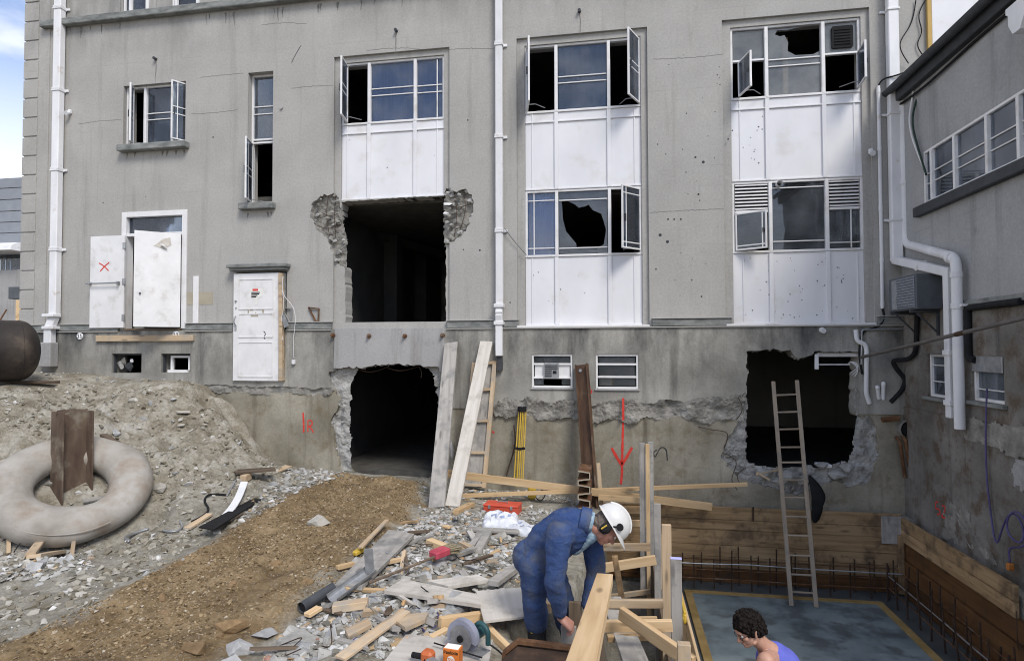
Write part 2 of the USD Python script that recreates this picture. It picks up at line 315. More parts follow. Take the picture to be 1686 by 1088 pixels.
M_PALE = woodmat('cement_dusted_board', (.36, .33, .285), (.45, .415, .37), (.52, .49, .445), knots=False, dirt=(.27, .245, .21), thr=(.50, .68))
M_FORM = woodmat('formwork_board', (.15, .090, .044), (.29, .19, .098), (.42, .29, .16), dirt=(.10, .065, .04), vary=.22)
M_FORMW = woodmat('wet_formwork_board', (.055, .026, .010), (.11, .052, .020), (.17, .085, .035), dirt=(.05, .032, .02), rough=.5, vary=.2)
M_DARKWOOD = woodmat('dark_old_timber', (.045, .032, .022), (.10, .072, .05), (.17, .125, .09), vary=.25)

M_GLASS = usdkit.material(stage, LOOKS + '/window_glass', {
    'f': ('fresnel', {'IOR': 1.55}), 't': ('transparent_bsdf', {'color': (.72, .76, .78)}), 'g': ('glossy_bsdf', {'roughness': .02, 'color': (.85, .9, 1.0)}),
    'd': ('diffuse_bsdf', {'color': (.32, .33, .34)}), 'm': ('mix_closure', {}), 'm2': ('mix_closure', {}),
    'ge': ('geometry', {}), 'n': ('noise_texture', {'scale': 1.6, 'detail': 4.0, 'roughness': .5}), 'tr': ('map_range', {'from_min': .42, 'from_max': .75, 'to_min': .03, 'to_max': .16, 'clamp': True}),
    'nb': ('noise_texture', {'scale': 1.6, 'detail': 2.0}), 'b': ('bump', {'strength': .15, 'distance': .02})},
    [('f.fac', 'm.fac'), ('t.BSDF', 'm.closure1'), ('g.BSDF', 'm.closure2'), ('ge.position', 'n.vector'), ('n.fac', 'tr.value'), ('tr.result', 'm2.fac'), ('m.closure', 'm2.closure1'), ('d.BSDF', 'm2.closure2'),
     ('ge.position', 'nb.vector'), ('nb.fac', 'b.height'), ('b.normal', 'g.normal')], surface='m2.closure')

M_FROST = usdkit.material(stage, LOOKS + '/frosted_glass', {'t': ('transparent_bsdf', {'color': (.72, .74, .74)}), 'd': ('diffuse_bsdf', {'color': (.40, .41, .41)}), 'g': ('glossy_bsdf', {'roughness': .08}), 'f': ('fresnel', {'IOR': 1.4}),
    'ge': ('geometry', {}), 'n': ('noise_texture', {'scale': 1.7, 'detail': 7.0, 'roughness': .65}), 'tr': ('map_range', {'from_min': .3, 'from_max': .7, 'to_min': .14, 'to_max': .42, 'clamp': True}), 'm': ('mix_closure', {}), 'm2': ('mix_closure', {})},
    [('ge.position', 'n.vector'), ('n.fac', 'tr.value'), ('tr.result', 'm.fac'), ('t.BSDF', 'm.closure1'), ('d.BSDF', 'm.closure2'), ('f.fac', 'm2.fac'), ('m.closure', 'm2.closure1'), ('g.BSDF', 'm2.closure2')], surface='m2.closure')
# ================================================================ MAIN BUILDING
B = thing('hospital_building', 'grey rendered building with white window bays, broken out doorways and a stained basement wall', 'building', (0, 0, 0))
B_NAME = B
XW = 4.42                                        # face of the wing
XL = F(40, 300)[0]                               # left corner
ZP = F(800, 540)[2]                              # top of the basement wall
ZTOP = 9.6
BK = 8.0                                         # depth of the building
T = .34                                          # wall thickness

R_win1 = fr(207, 140, 309, 240, .06); R_win2 = fr(411, 121, 452, 336, .06)
R_Ao = fr(549, 86, 740, 530); R_Ai = fr(562, 98, 731.5, 326, .06)
R_Bo = fr(851, 54, 1067.5, 536); R_Bi = fr(864.5, 68, 1056.5, 536, .06)
R_Co = fr(1191.5, 22.5, 1436, 533); R_Ci = fr(1205, 37, 1421, 533, .06)
R_door = fr(201, 348, 308, 541); R_wdoor = fr(383, 447, 467, 628, -.10)
R_v1 = fr(187, 582, 236, 614); R_v2 = fr(268, 582, 316, 613)
R_w3 = fr(876, 583, 943, 638); R_w4 = fr(981, 583, 1051, 640)
R_t1 = fr(203, -70, 246, 19); R_t2 = fr(283, -72, 329, 11)
hole1 = jag(fpoly([(560, 331), (733, 320), (733, 536), (567, 538), (566, 410), (558, 395)]), .006, .05, 2)
hole2 = jag(fpoly([(575, 622), (590, 607), (612, 602), (640, 600), (660, 599), (688, 601), (704, 604), (716, 616), (721, 640), (722, 700), (720, 792), (575, 790), (574, 640)]), .014, .06, 3)
hole3 = jag(fpoly([(1229, 578), (1300, 576), (1306, 586), (1328, 590), (1340, 578), (1414, 580), (1412, 690), (1411, 735), (1398, 764), (1340, 770), (1300, 772), (1250, 770), (1226, 760), (1228, 650)]), .014, .06, 4)
roughL = jag(fpoly([(513, 335), (530, 322), (551, 318), (558, 330), (566, 400), (567, 440), (553, 432), (541, 397), (521, 378), (511, 356)]), .014, .05, 5)
roughR = jag(fpoly([(733, 306), (745, 316), (765, 313), (779, 322), (778, 348), (768, 378), (747, 398), (734, 404), (731, 385), (731, 340)]), .014, .05, 6)
rough2 = jag(fpoly([(543, 612), (575, 603), (590, 606), (576, 640), (577, 790), (562, 772), (553, 735), (546, 695), (561, 660), (546, 632)]), .012, .06, 7)
rough2r = jag(fpoly([(704, 602), (724, 604), (728, 640), (726, 790), (718, 790), (720, 660), (714, 618)]), .01, .06, 8)
rough3 = jag(fpoly([(1209, 662), (1222, 648), (1230, 640), (1228, 760), (1250, 770), (1300, 774), (1340, 772), (1400, 764), (1412, 735), (1412, 688), (1428, 684), (1443, 700), (1446, 745), (1434, 792), (1404, 800), (1376, 792), (1340, 804),
                    (1310, 816), (1262, 800), (1216, 786), (1186, 752), (1196, 722), (1213, 702)]), .014, .06, 9)

def join_hole(r, h): return unary_union([r, h]).buffer(.05).buffer(-.05)
full2 = join_hole(unary_union([rough2, rough2r]), hole2); full3 = join_hole(rough3, hole3); full1 = unary_union([roughL, roughR, hole1]).buffer(.05).buffer(-.05)
win_holes = unary_union([rrect(r) for r in (R_win1, R_win2, R_Ao, R_Bo, R_Co, R_door, R_t1, R_t2)])
XE = 9.0
up_out = sbox(XL, ZP, XE, ZTOP)
wdoor_hole = rrect(R_wdoor)
upper = up_out.difference(win_holes).difference(unary_union([roughL, roughR, wdoor_hole]))
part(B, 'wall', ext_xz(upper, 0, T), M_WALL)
low_holes = unary_union([rrect(r) for r in (R_v1, R_v2, R_w3, R_w4)] + [full2, full3, wdoor_hole, rrect(R_door)])
lintel = fpoly([(554, 541), (734, 541), (732, 612), (552, 606)])
ZF = F(1020, 662)[2]
stripZ0 = F(1020, 690)[2]
xsp = F(560, 650)[0]; ZL2 = F(450, 641)[2]
ledgeL = jag(fpoly([(330, 633), (370, 634), (420, 637), (470, 636), (520, 640), (548, 638), (548, 647), (515, 650), (480, 645), (440, 648), (400, 643), (360, 645), (335, 641)]), .012, .05, 78)
lower = unary_union([sbox(xsp, stripZ0 + .15, XE, ZP), sbox(XL, ZL2, xsp, ZP)]).difference(low_holes).difference(lintel).difference(ledgeL)
x_strip0 = F(812, 670)[0]
strip = jag(fpoly([(814, 668), (830, 656), (850, 660), (870, 655), (905, 664), (940, 658), (975, 668), (1000, 662), (1040, 658), (1075, 664), (1100, 656), (1130, 662), (1160, 654), (1200, 656), (1222, 648), (1222, 692), (1196, 686), (1160, 694), (1120, 684), (1090, 690), (1060, 684), (1040, 696), (1005, 686), (975, 694), (930, 684), (900, 690), (860, 680), (835, 686), (814, 680)]), .012, .05, 77)
part(B, 'basement_wall', ext_xz(lower.difference(strip), -.045, T), M_LOW)
foot = unary_union([sbox(xsp, -2.2, XE, stripZ0 + .15), sbox(XL, -2.2, xsp, ZL2)]).difference(ledgeL).difference(low_holes).difference(strip).difference(lintel)
part(B, 'footing_wall', ext_xz(foot, -.02, T), M_FOOT)
part(B, 'cut_beam', ext_xz(lintel.difference(full2), -.07, T), M_BEAM, 'pale concrete beam left over the broken doorway')
# broken concrete
def broken(name, poly, base, amp, s, seed, mat=M_ROUGH, step=.022, label=None):
    def dep(X, Z):
        n = fbm2(X, Z, s, 6, seed); r = np.abs(fbm2(X, Z, s * .6, 4, seed + 9) - .5) * 2
        return base - amp * (n - .5) * 2 + amp * .7 * (r - .3)
    part(B, name, sheet(poly.buffer(.02), step, dep), mat, label)
broken('broken_concrete', roughL, .09, .085, 7, 11, M_ROUGHD)
broken('broken_concrete', roughR, .09, .085, 7, 12, M_ROUGHD)
broken('broken_concrete', full2.difference(hole2), .06, .10, 5, 13, step=.018)
broken('broken_concrete', full3.difference(hole3), .05, .11, 5, 15, step=.018)
broken('broken_concrete', strip, -.035, .13, 3.4, 16, M_ROUGHD, step=.018, label='rough hacked strip of concrete across the basement wall')
broken('broken_concrete', ledgeL, -.02, .07, 5, 18, M_ROUGHD, label='thin ragged ledge of concrete under the white panelled door')
# lumps and bent bars in the broken corners
rng = np.random.default_rng(21)
for poly, n, rr in ((roughL, 26, (.03, .075)), (roughR, 30, (.03, .08)), (rough2.difference(hole2), 26, (.02, .05)), (rough3.difference(hole3), 70, (.02, .07))):
    x0, z0, x1, z1 = poly.bounds; k = 0
    while k < n:
        x, z = rng.uniform(x0, x1), rng.uniform(z0, z1)
        if not poly.contains(Point(x, z)): continue
        m = chunk(rng.uniform(*rr), int(rng.integers(1e6)), (1, .7, .8)); m.apply_translation((x, rng.uniform(-.02, .09), z))
        part(B, 'concrete_lump', m, M_ROUGH if k % 2 else M_ROUGHD); k += 1
def rebar(pts, r=.006, n=18): return tube(spline([F(a, b, y) for a, b, y in pts], n), r, 6)
for pts in ([(541, 322, .02), (538, 350, .0), (542, 385, .02), (545, 400, .05)], [(553, 322, .05), (551, 350, .02), (553, 390, .04)], [(530, 350, .03), (545, 355, 0), (556, 352, .05)],
            [(524, 372, .03), (540, 376, -.02), (557, 372, .03)], [(748, 318, .04), (752, 350, .0), (747, 395, .05)], [(764, 318, .04), (766, 345, -.01), (757, 380, .03)], [(738, 338, .03), (756, 341, -.02), (774, 336, .04)],
            [(1213, 690, -.03), (1222, 672, -.12), (1216, 655, -.06)], [(1190, 745, 0), (1212, 760, -.12), (1205, 790, -.16), (1214, 806, -.13)], [(1228, 770, 0), (1214, 786, -.14), (1222, 800, -.2)], [(1150, 702, -.03), (1178, 708, -.06), (1196, 712, -.05), (1192, 738, -.04)],
            [(585, 606, .1), (612, 612, .06), (640, 603, .1)], [(632, 602, .1), (655, 610, .05), (690, 603, .12)], [(690, 604, .08), (694, 614, .03), (693, 622, .05)]):
    part(B, 'bent_bar', rebar(pts), M_RUSTD)
# flat stone projecting from the right broken corner
for (a, b, y) in ((737, 336, -.02), (733, 352, -.06)):
    m = chunk(.085, a + b, (1.1, .8, .45)); m.apply_translation(F(a, b, y)); part(B, 'concrete_lump', m, M_PAINT)
for px, py in ((549, 552), (608, 553), (667, 553), (729, 552)):
    q = F(px, py, -.07); m = tube([q + [0, .02, 0], q + [0, -.03, 0]], .042, 6); m2 = tube([q + [0, -.02, 0], q + [0, -.075, 0]], .024, 8)
    part(B, 'rusty_bolt', cat([m, m2]), M_RUST)

# hidden shell: sides, back, roof, floors, partitions (what one sees through the openings)
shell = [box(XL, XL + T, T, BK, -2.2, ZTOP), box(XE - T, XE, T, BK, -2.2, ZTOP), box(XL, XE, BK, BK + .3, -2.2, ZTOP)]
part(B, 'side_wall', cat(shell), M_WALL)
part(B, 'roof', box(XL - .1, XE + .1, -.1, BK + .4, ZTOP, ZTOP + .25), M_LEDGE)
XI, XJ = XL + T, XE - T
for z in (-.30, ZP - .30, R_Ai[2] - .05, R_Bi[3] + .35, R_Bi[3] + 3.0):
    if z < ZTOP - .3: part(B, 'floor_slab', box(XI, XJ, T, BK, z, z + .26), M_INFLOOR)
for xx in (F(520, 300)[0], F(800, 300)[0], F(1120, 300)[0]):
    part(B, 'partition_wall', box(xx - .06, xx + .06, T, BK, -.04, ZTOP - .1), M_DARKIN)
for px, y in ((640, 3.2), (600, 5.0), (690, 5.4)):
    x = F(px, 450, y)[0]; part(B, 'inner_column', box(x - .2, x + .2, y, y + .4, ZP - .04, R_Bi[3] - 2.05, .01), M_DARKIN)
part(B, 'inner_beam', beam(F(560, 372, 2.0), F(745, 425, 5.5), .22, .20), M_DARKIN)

# quoins on the left corner: raised blocks with recessed joints
zq = np.linspace(F(40, 541)[2], ZTOP, 34); q_px = [F(60, 36.4 + 31.5 * i)[2] for i in range(-3, 17)]
xq1 = F(61, 300)[0]; q_px = sorted(set([round(z, 3) for z in q_px if z > ZP + .05] + [round(ZP, 3)]))
while q_px[-1] < ZTOP - .35: q_px.append(q_px[-1] + .355)
for a, b in zip(q_px[:-1], q_px[1:]):
    part(B, 'quoin', box(XL - .035, xq1 - .002, -.03, .25, a + .012, b - .018, .006), M_WALL)
part(B, 'corner_pier', box(XL - .006, F(79, 300)[0], -.012, .3, ZP + .004, ZTOP), M_WALL)

# string course on top of the basement wall
for a, b in ((XL - .05, R_door[0] - .02), (R_door[1] + .02, R_wdoor[0] - .03), (R_wdoor[1] + .02, F(548, 530)[0]), (F(737, 530)[0], F(855, 530)[0]), (F(1074, 530)[0], F(1204, 530)[0]), (F(1444, 530)[0], XW)):
    part(B, 'string_course', cat([box(a, b, -.065, -.001, ZP + .002, ZP + .125, .012), ]), M_LEDGE)
    part(B, 'string_cap', box(a - .01, b + .01, -.085, -.002, ZP + .127, ZP + .143, .004), M_WALL)
part(B, 'plinth_cap', cat([box(a, b, -.075, -.046, ZP - .022, ZP - .002, .006) for a, b in ((XL - .05, R_door[0] - .02), (R_door[1] + .02, R_wdoor[0] - .03), (R_wdoor[1] + .02, F(548, 530)[0]), (F(737, 530)[0], XW))]), M_WALL)
# ledge under the upper storey
zl = F(280, 27)[2]
part(B, 'ledge', box(F(74, 48)[0], XE, -.13, -.001, zl - .01, zl + .125, .012), M_LEDGE)
# faint horizontal joints of the render
for zz, xa, xb in ((F(430, 88)[2], F(450, 80)[0], F(900, 60)[0]), (F(300, 205)[2], F(330, 190)[0], F(540, 190)[0]), (F(1130, 100)[2], F(1080, 100)[0], F(1190, 100)[0]), (F(1130, 345)[2], F(1075, 345)[0], F(1190, 345)[0])):
    pass

# ---- windows
class Win:
    """one window of the building: a frame with sub-parts"""
    def __init__(s, building, rect, y, cols, rows=(), fw=.038, label=None, parent_name='window', sill=True):
        x0, x1, z0, z1 = rect; s.y = y; s.B = building; s.r = rect; s.fw = fw
        d0, d1 = y - .03, y + .04
        ms = [box(x0, x0 + fw, d0, d1, z0, z1, .004), box(x1 - fw, x1, d0, d1, z0, z1, .004), box(x0 + fw, x1 - fw, d0, d1, z1 - fw, z1, .004)]
        if sill: ms.append(box(x0 + fw, x1 - fw, d0 - .012, d1, z0, z0 + fw, .004))
        s.p = part(building, parent_name, cat(ms), M_PAINT, label)
        for c in cols: part(s.p, 'mullion', box(c - .028, c + .028, y - .045, y + .04, z0 + fw * .5, z1 - fw * .5, .006), M_PAINT)
        for (c0, c1, z) in rows: part(s.p, 'transom', box(c0, c1, y - .028, y + .03, z - .016, z + .016, .004), M_PAINT)
    def pane(s, x0, x1, z0, z1, poly=None, mat=None):
        y = s.y + .006
        m = box(x0, x1, y, y + .005, z0, z1) if poly is None else ext_xz(poly, y, y + .005)
        if m is not None: part(s.p, 'pane', m, mat or M_GLASS)
    def bars(s, x0, x1, z0, z1, hb=(), vb=()):
        for h in hb: z = z0 + (z1 - z0) * h; part(s.p, 'glazing_bar', box(x0, x1, s.y - .016, s.y + .005, z - .009, z + .009, .003), M_PAINT)
        for v in vb: x = x0 + (x1 - x0) * v; part(s.p, 'glazing_bar', box(x - .009, x + .009, s.y - .017, s.y + .004, z0, z1, .003), M_PAINT)
    def fixed(s, x0, x1, z0, z1, hb=(), vb=(), poly=None, mat=None): s.pane(x0, x1, z0, z1, poly, mat); s.bars(x0, x1, z0, z1, hb, vb)
    def casement(s, x0, x1, z0, z1, hinge, ang, hb=(), vb=(), glass=True, top_hung=False):
        w, h, b = x1 - x0, z1 - z0, .025
        fr_ = [box(0, b, -.016, .016, 0, h, .003), box(w - b, w, -.016, .016, 0, h, .003), box(b, w - b, -.016, .016, 0, b, .003), box(b, w - b, -.016, .016, h - b, h, .003)]
        fr_ += [box(b, w - b, -.010, .006, h * k - .009, h * k + .009, .002) for k in hb] + [box(w * k - .009, w * k + .009, -.011, .005, b, h - b, .002) for k in vb]
        gl = box(b, w - b, -.003, .003, b, h - b)
        hd = box(w - .06, w - .045, -.045, -.016, h * .42, h * .54, .003)
        st = tube([(w * .55, .02, .012), (w * .62, .12 * min(1, ang / 40), .010), (w * .3, .30 * min(1, ang / 60), .006)], .006, 6)
        a = math.radians(ang)
        M = np.eye(4)
        if hinge == 'r':
            M = mat4(np.diag([-1.0, 1, 1]))
        Rz = trimesh.transformations.rotation_matrix(-a if hinge == 'l' else a, (0, 0, 1))
        Tm = mat4(None, (x0 if hinge == 'l' else x1, s.y - .035, z0))
        ms = []
        for k, m in enumerate((cat(fr_), gl, hd, st)):
            m = m.copy(); v = m.vertices @ M[:3, :3].T; f = m.faces[:, ::-1] if hinge == 'r' else m.faces
            m = trimesh.Trimesh(v, f, process=False); m.apply_transform(Tm @ Rz); ms.append(m)
        part(s.p, 'casement', ms[0], M_PAINT)
        if glass: part(s.p, 'pane', ms[1], M_GLASS)
        part(s.p, 'handle', ms[2], M_DARKMETAL)
        if ang > 15: part(s.p, 'stay', ms[3], M_STEEL)

YW = .11
M_CURT = gmat('blue_curtain', [(.3, (.11, .16, .36)), (.7, (.20, .28, .55))], nscale=3, scale=(6, 1, .3), coord='position', vary=0, bump=0)
M_CURTB = gmat('bright_blue_curtain', [(.3, (.25, .40, .88)), (.7, (.48, .62, .98))], nscale=2.5, scale=(3, 1, .6), coord='position', vary=0, bump=0)
M_CURTG = gmat('grey_blind', [(.3, (.05, .055, .065)), (.7, (.10, .105, .12))], nscale=3, scale=(6, 1, .3), coord='position', vary=0, bump=0)
def curtain(w, x0, x1, z0, z1, mt, dy=.12):
    xs = np.linspace(x0, x1, 26); yy = w.y + dy + .02 * np.sin(np.arange(26) * 1.9); v = np.array([(x, y, z) for z in (z0, z1) for x, y in zip(xs, yy)]); f = []
    for i in range(25): f += [[i, i + 1, i + 27], [i, i + 27, i + 26]]
    part(w.p, 'curtain', trimesh.Trimesh(v, f, process=False), mt)
def surround(ro, ri_list, y0, label=None):
    part(B, 'bay_surround', ext_xz(rrect(ro).buffer(-.001).difference(unary_union(ri_list)), y0, T), M_WALL, label)
def bx_(px, py, y=YW): return F(px, py, y)[0]
def bz_(px, py, y=YW): return F(px, py, y)[2]
# bay over the broken doorway
A_in = unary_union([rrect(R_Ai), hole1])
surround(R_Ao, [A_in, roughL, roughR], .05)
zA = bz_(647, 203); zA2 = bz_(647, 217); cA = [bx_(609, 150), bx_(684.5, 150)]
x0, x1, z0, z1 = R_Ai
w = Win(B, (x0, x1, zA, z1), YW, cA, label='bay window over the broken doorway, one sash open on the left')
w.casement(x0 + .11, cA[0] - .0, zA + .05, z1 - .05, 'l', 80, hb=(.45, .57))
w.fixed(cA[0] + .038, cA[1] - .038, zA + .05, z1 - .05, hb=(.45, .57))
w.fixed(cA[1] + .038, x1 - .05, zA + .05, z1 - .05, hb=(.44, .56), vb=(.80,))
curtain(w, cA[0], x1 - .02, zA + .03, z1 - .03, M_CURT)
def spandrel(x0, x1, z0, z1, y, battens, mull, lip=True, name_label=None):
    p = part(B, 'spandrel_panel', box(x0 + .002, x1 - .002, y, y + .05, z0, z1, .004), M_PANEL, name_label)
    for b in battens: part(p, 'batten', box(b - .012, b + .012, y - .012, y - .0005, z0 + .01, z1 - .01, .003), M_PANEL)
    for b in mull: part(p, 'batten', box(b - .034, b + .034, y - .03, y - .0005, z0 + .005, z1 - .005, .005), M_PANEL)
    if lip: part(p, 'rail', box(x0 + .004, x1 - .004, y - .022, y - .0008, z1 - .17, z1 - .145, .004), M_PANEL)
    part(p, 'rail', box(x0 + .004, x1 - .004, y - .024, y - .0008, z0 + .001, z0 + .03, .004), M_PANEL)
spandrel(x0, x1, z0, zA - .002, YW - .02, [bx_(573, 280), bx_(721, 280)], cA)
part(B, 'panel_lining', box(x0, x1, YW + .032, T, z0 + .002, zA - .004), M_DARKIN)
# middle bay
x0, x1, z0, z1 = R_Bi
surround(R_Bo, [rrect(R_Bi)], .05)
zs = bz_(960, 183); zl0 = bz_(960, 422); zl1 = bz_(960, 311); cB = [bx_(916, 200), bx_(1002.5, 200)]
w = Win(B, (x0, x1, zs, z1), YW, cB, label='upper middle bay window with both outer sashes open')
w.casement(x0 + .04, cB[0] - .03, zs + .05, z1 - .05, 'l', 78, hb=(.45, .55))
w.fixed(cB[0] + .038, cB[1] - .038, zs + .05, z1 - .05, hb=(.42, .52))
w.casement(cB[1] + .05, x1 - .03, zs + .05, z1 - .03, 'r', 66, hb=(.45, .55)); curtain(w, cB[0], cB[1], zs + .03, z1 - .03, M_CURTG)
spandrel(x0, x1, zl1, zs - .002, YW - .02, [bx_(877, 250), bx_(1045, 250)], cB)
w = Win(B, (x0, x1, zl0, zl1 - .002), YW, cB, label='lower middle bay window with a large broken pane')
bl0, bl1 = zl0 + .05, zl1 - .05
w.fixed(x0 + .05, cB[0] - .038, bl0, bl1, hb=(.10, .88), vb=(.22,)); curtain(w, x0 + .03, cB[0], bl0 - .02, bl1 + .02, M_CURTB, .10)
pc = rrect((cB[0] + .038, cB[1] - .038, bl0, bl1)); bh = fpoly([(925, 332), (935, 331), (947, 337), (953, 342), (962, 340), (969, 337), (976, 346), (990, 352), (998, 378), (994, 402), (982, 410), (950, 408), (948, 400), (932, 381), (927, 362)], YW)
w.fixed(cB[0] + .038, cB[1] - .038, bl0, bl1, hb=(.09, .87), poly=pc.difference(bh))
w.casement(cB[1] + .05, x1 - .03, bl0 + .02, bl1, 'r', 48, hb=(.10, .88), vb=(.78,))
spandrel(x0, x1, z0 + .004, zl0 - .002, YW - .02, [bx_(877, 480), bx_(1045, 480)], cB, lip=False)
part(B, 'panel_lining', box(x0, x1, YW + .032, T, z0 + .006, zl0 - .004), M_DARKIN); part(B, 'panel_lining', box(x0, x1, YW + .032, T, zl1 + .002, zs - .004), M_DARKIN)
part(B, 'bay_sill', box(R_Bo[0] + .002, R_Bo[1] - .002, -.07, YW - .021, z0 - .03, z0 + .002, .006), M_PAINT)
# right bay
x0, x1, z0, z1 = R_Ci
surround(R_Co, [rrect(R_Ci)], .05)
zs = bz_(1311, 160); zl1 = bz_(1314, 296); zl0 = bz_(1316, 415); cC = [bx_(1261.5, 150), bx_(1355, 150)]; cD = [bx_(1268, 360), bx_(1361, 360)]
zt = bz_(1230, 101); zt2 = bz_(1388, 88)
w = Win(B, (x0, x1, zs, z1), YW, cC, [(x0 + .04, cC[0] - .03, zt), (cC[1] + .03, x1 - .04, zt)], label='upper right bay window with a smashed top pane and a round cornered vent')
w.fixed(x0 + .05, cC[0] - .038, zt + .022, z1 - .05, mat=M_FROST)
w.casement(x0 + .13, cC[0] - .0, zs + .05, zt - .03, 'l', 76)
pc = rrect((cC[0] + .038, cC[1] - .038, zs + .05, z1 - .05)); bh = fpoly([(1296, 50), (1320, 44), (1348, 40), (1350, 60), (1349, 84), (1340, 89), (1310, 91), (1297, 84), (1298, 70), (1292, 58), (1284, 60), (1276, 57), (1280, 50)], YW)
w.fixed(cC[0] + .038, cC[1] - .038, zs + .05, z1 - .05, hb=(.43, .53), poly=pc.difference(bh), mat=M_FROST)
w.fixed(cC[1] + .038, x1 - .05, zt + .022, z1 - .05, mat=M_FROST)
w.casement(cC[1] + .05, x1 - .05, zs + .05, zt - .03, 'r', 84)
vx, vz = bx_(1386, 62), bz_(1386, 62)
vp_ = sbox(vx - .13, vz - .15, vx + .13, vz + .15).buffer(.03); vent = part(w.p, 'vent_grille', ext_xz(vp_, YW - .03, YW + .004), M_BLACK)
for k in range(6): part(vent, 'slat', box(vx - .12, vx + .12, YW - .042, YW - .031, vz - .125 + k * .047, vz - .105 + k * .047), M_BLACK)
part(w.p, 'inside_post', box(bx_(1291, 120, .6) - .04, bx_(1291, 120, .6) + .04, .5, .58, zs - .2, z1 - .02), M_PINE2)
spandrel(x0, x1, zl1, zs - .002, YW - .02, [bx_(1218, 230), bx_(1406, 230)], cC)
w = Win(B, (x0, x1, zl0, zl1 - .002), YW, cD, label='lower right bay window between two louvred vents')
zv = bz_(1237, 349)
for a, b in ((x0 + .05, cD[0] - .038), (cD[1] + .038, x1 - .05)):
    part(w.p, 'transom', box(a, b, YW - .028, YW + .03, zv - .02, zv + .02, .004), M_PAINT)
    part(w.p, 'louvre_back', box(a, b, YW + .02, YW + .03, zv + .02, zl1 - .05), M_DARKMETAL)
    for k in range(8):
        z = zv + .03 + (zl1 - zv - .085) * k / 7.4; m = cbox(b - a, .05, .012, .003); m.apply_transform(trimesh.transformations.rotation_matrix(math.radians(38), (1, 0, 0))); m.apply_translation(((a + b) / 2, YW - .01, z + .02))
        part(w.p, 'louvre_slat', m, M_PAINT)
w.casement(x0 + .05, cD[0] - .05, zl0 + .04, zv - .03, 'l', 30, hb=(.12,), vb=(.86,))
w.fixed(cD[0] + .038, cD[1] - .038, zl0 + .05, zl1 - .05, hb=(.12, .93))
w.fixed(cD[1] + .038, x1 - .05, zl0 + .05, zv - .02, hb=(.14,), vb=(.72,))
q = F(1281, 304, YW); part(w.p, 'vent_pipe', cat([tube([q + [0, .0, 0], q + [0, -.12, -.01]], .045, 12, False), tube([q + [0, -.10, -.008], q + [0, -.125, -.01]], .052, 12, False)]), M_PAINT)
spandrel(x0, x1, z0 + .004, zl0 - .002, YW - .02, [bx_(1224, 480), bx_(1412, 480)], cD, lip=False)
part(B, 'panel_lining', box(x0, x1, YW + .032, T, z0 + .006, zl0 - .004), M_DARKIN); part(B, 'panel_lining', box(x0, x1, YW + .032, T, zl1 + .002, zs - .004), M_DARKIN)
part(B, 'bay_sill', box(R_Co[0] + .002, R_Co[1] - .002, -.07, YW - .021, z0 - .03, z0 + .002, .006), M_PAINT)
# two small windows on the left
x0, x1, z0, z1 = R_win1; c1 = [bx_(241, 190), bx_(286, 190)]
w = Win(B, R_win1, YW, c1, fw=.034, label='three light window with both side sashes swung out')
w.casement(x0 + .16, c1[0] + .06, z0 + .04, z1 - .03, 'l', 58, hb=(.44, .56), vb=(.6,))
w.fixed(c1[0] + .038, c1[1] - .038, z0 + .04, z1 - .04, hb=(.44, .55))
curtain(w, c1[0], c1[1], z0 + .03, z1 - .03, M_CURT)
w.casement(c1[1] + .03, x1 - .03, z0 + .04, z1 - .03, 'r', 58, hb=(.44, .56), vb=(.6,))
part(B, 'sill', box(F(201, 240)[0], F(312, 240)[0], -.15, .11, z0 - .125, z0 - .002, .012), M_LEDGE)
x0, x1, z0, z1 = R_win2; zt = bz_(432, 232)
w = Win(B, R_win2, YW + .04, [], [(x0 + .03, x1 - .03, zt - .03), (x0 + .03, x1 - .03, zt + .03)], fw=.034, label='tall narrow window with its lower sash open')
w.fixed(x0 + .04, x1 - .04, zt + .05, z1 - .04, hb=(.40, .52)); w.pane(x0 + .04, x1 - .04, zt - .01, zt + .01)
curtain(w, x0 + .03, x1 - .03, zt + .05, z1 - .03, M_CURTG)
w.casement(x0 + .03, x1 - .03, z0 + .03, zt - .05, 'l', 72, hb=(.42, .54), vb=(.6,))
part(B, 'sill', box(F(398, 340)[0], F(454, 340)[0], -.13, .15, z0 - .125, z0 - .002, .012), M_LEDGE)
for r_, cx, lab in ((R_t1, 217, 'upper storey window with a tilted sash'), (R_t2, 292, None)):
    x0, x1, z0, z1 = r_; w = Win(B, r_, .05, [bx_(cx, 0, .05), x1 - .06], fw=.035, label=lab)
    w.fixed(x0 + .04, bx_(cx, 0, .05) - .03, z0 + .05, z1 - .04); w.fixed(bx_(cx, 0, .05) + .03, x1 - .06, z0 + .05, z1 - .04, hb=(.4,))
part(B, 'window_surround', box(F(188, 10)[0], R_t1[0] - .05, -.02, -.001, zl + .13, ZTOP - .3, .006), M_WALL)
part(B, 'window_surround', box(R_t1[1] + .09, R_t1[1] + .16, -.02, -.001, zl + .13, ZTOP - .3, .006), M_WALL)
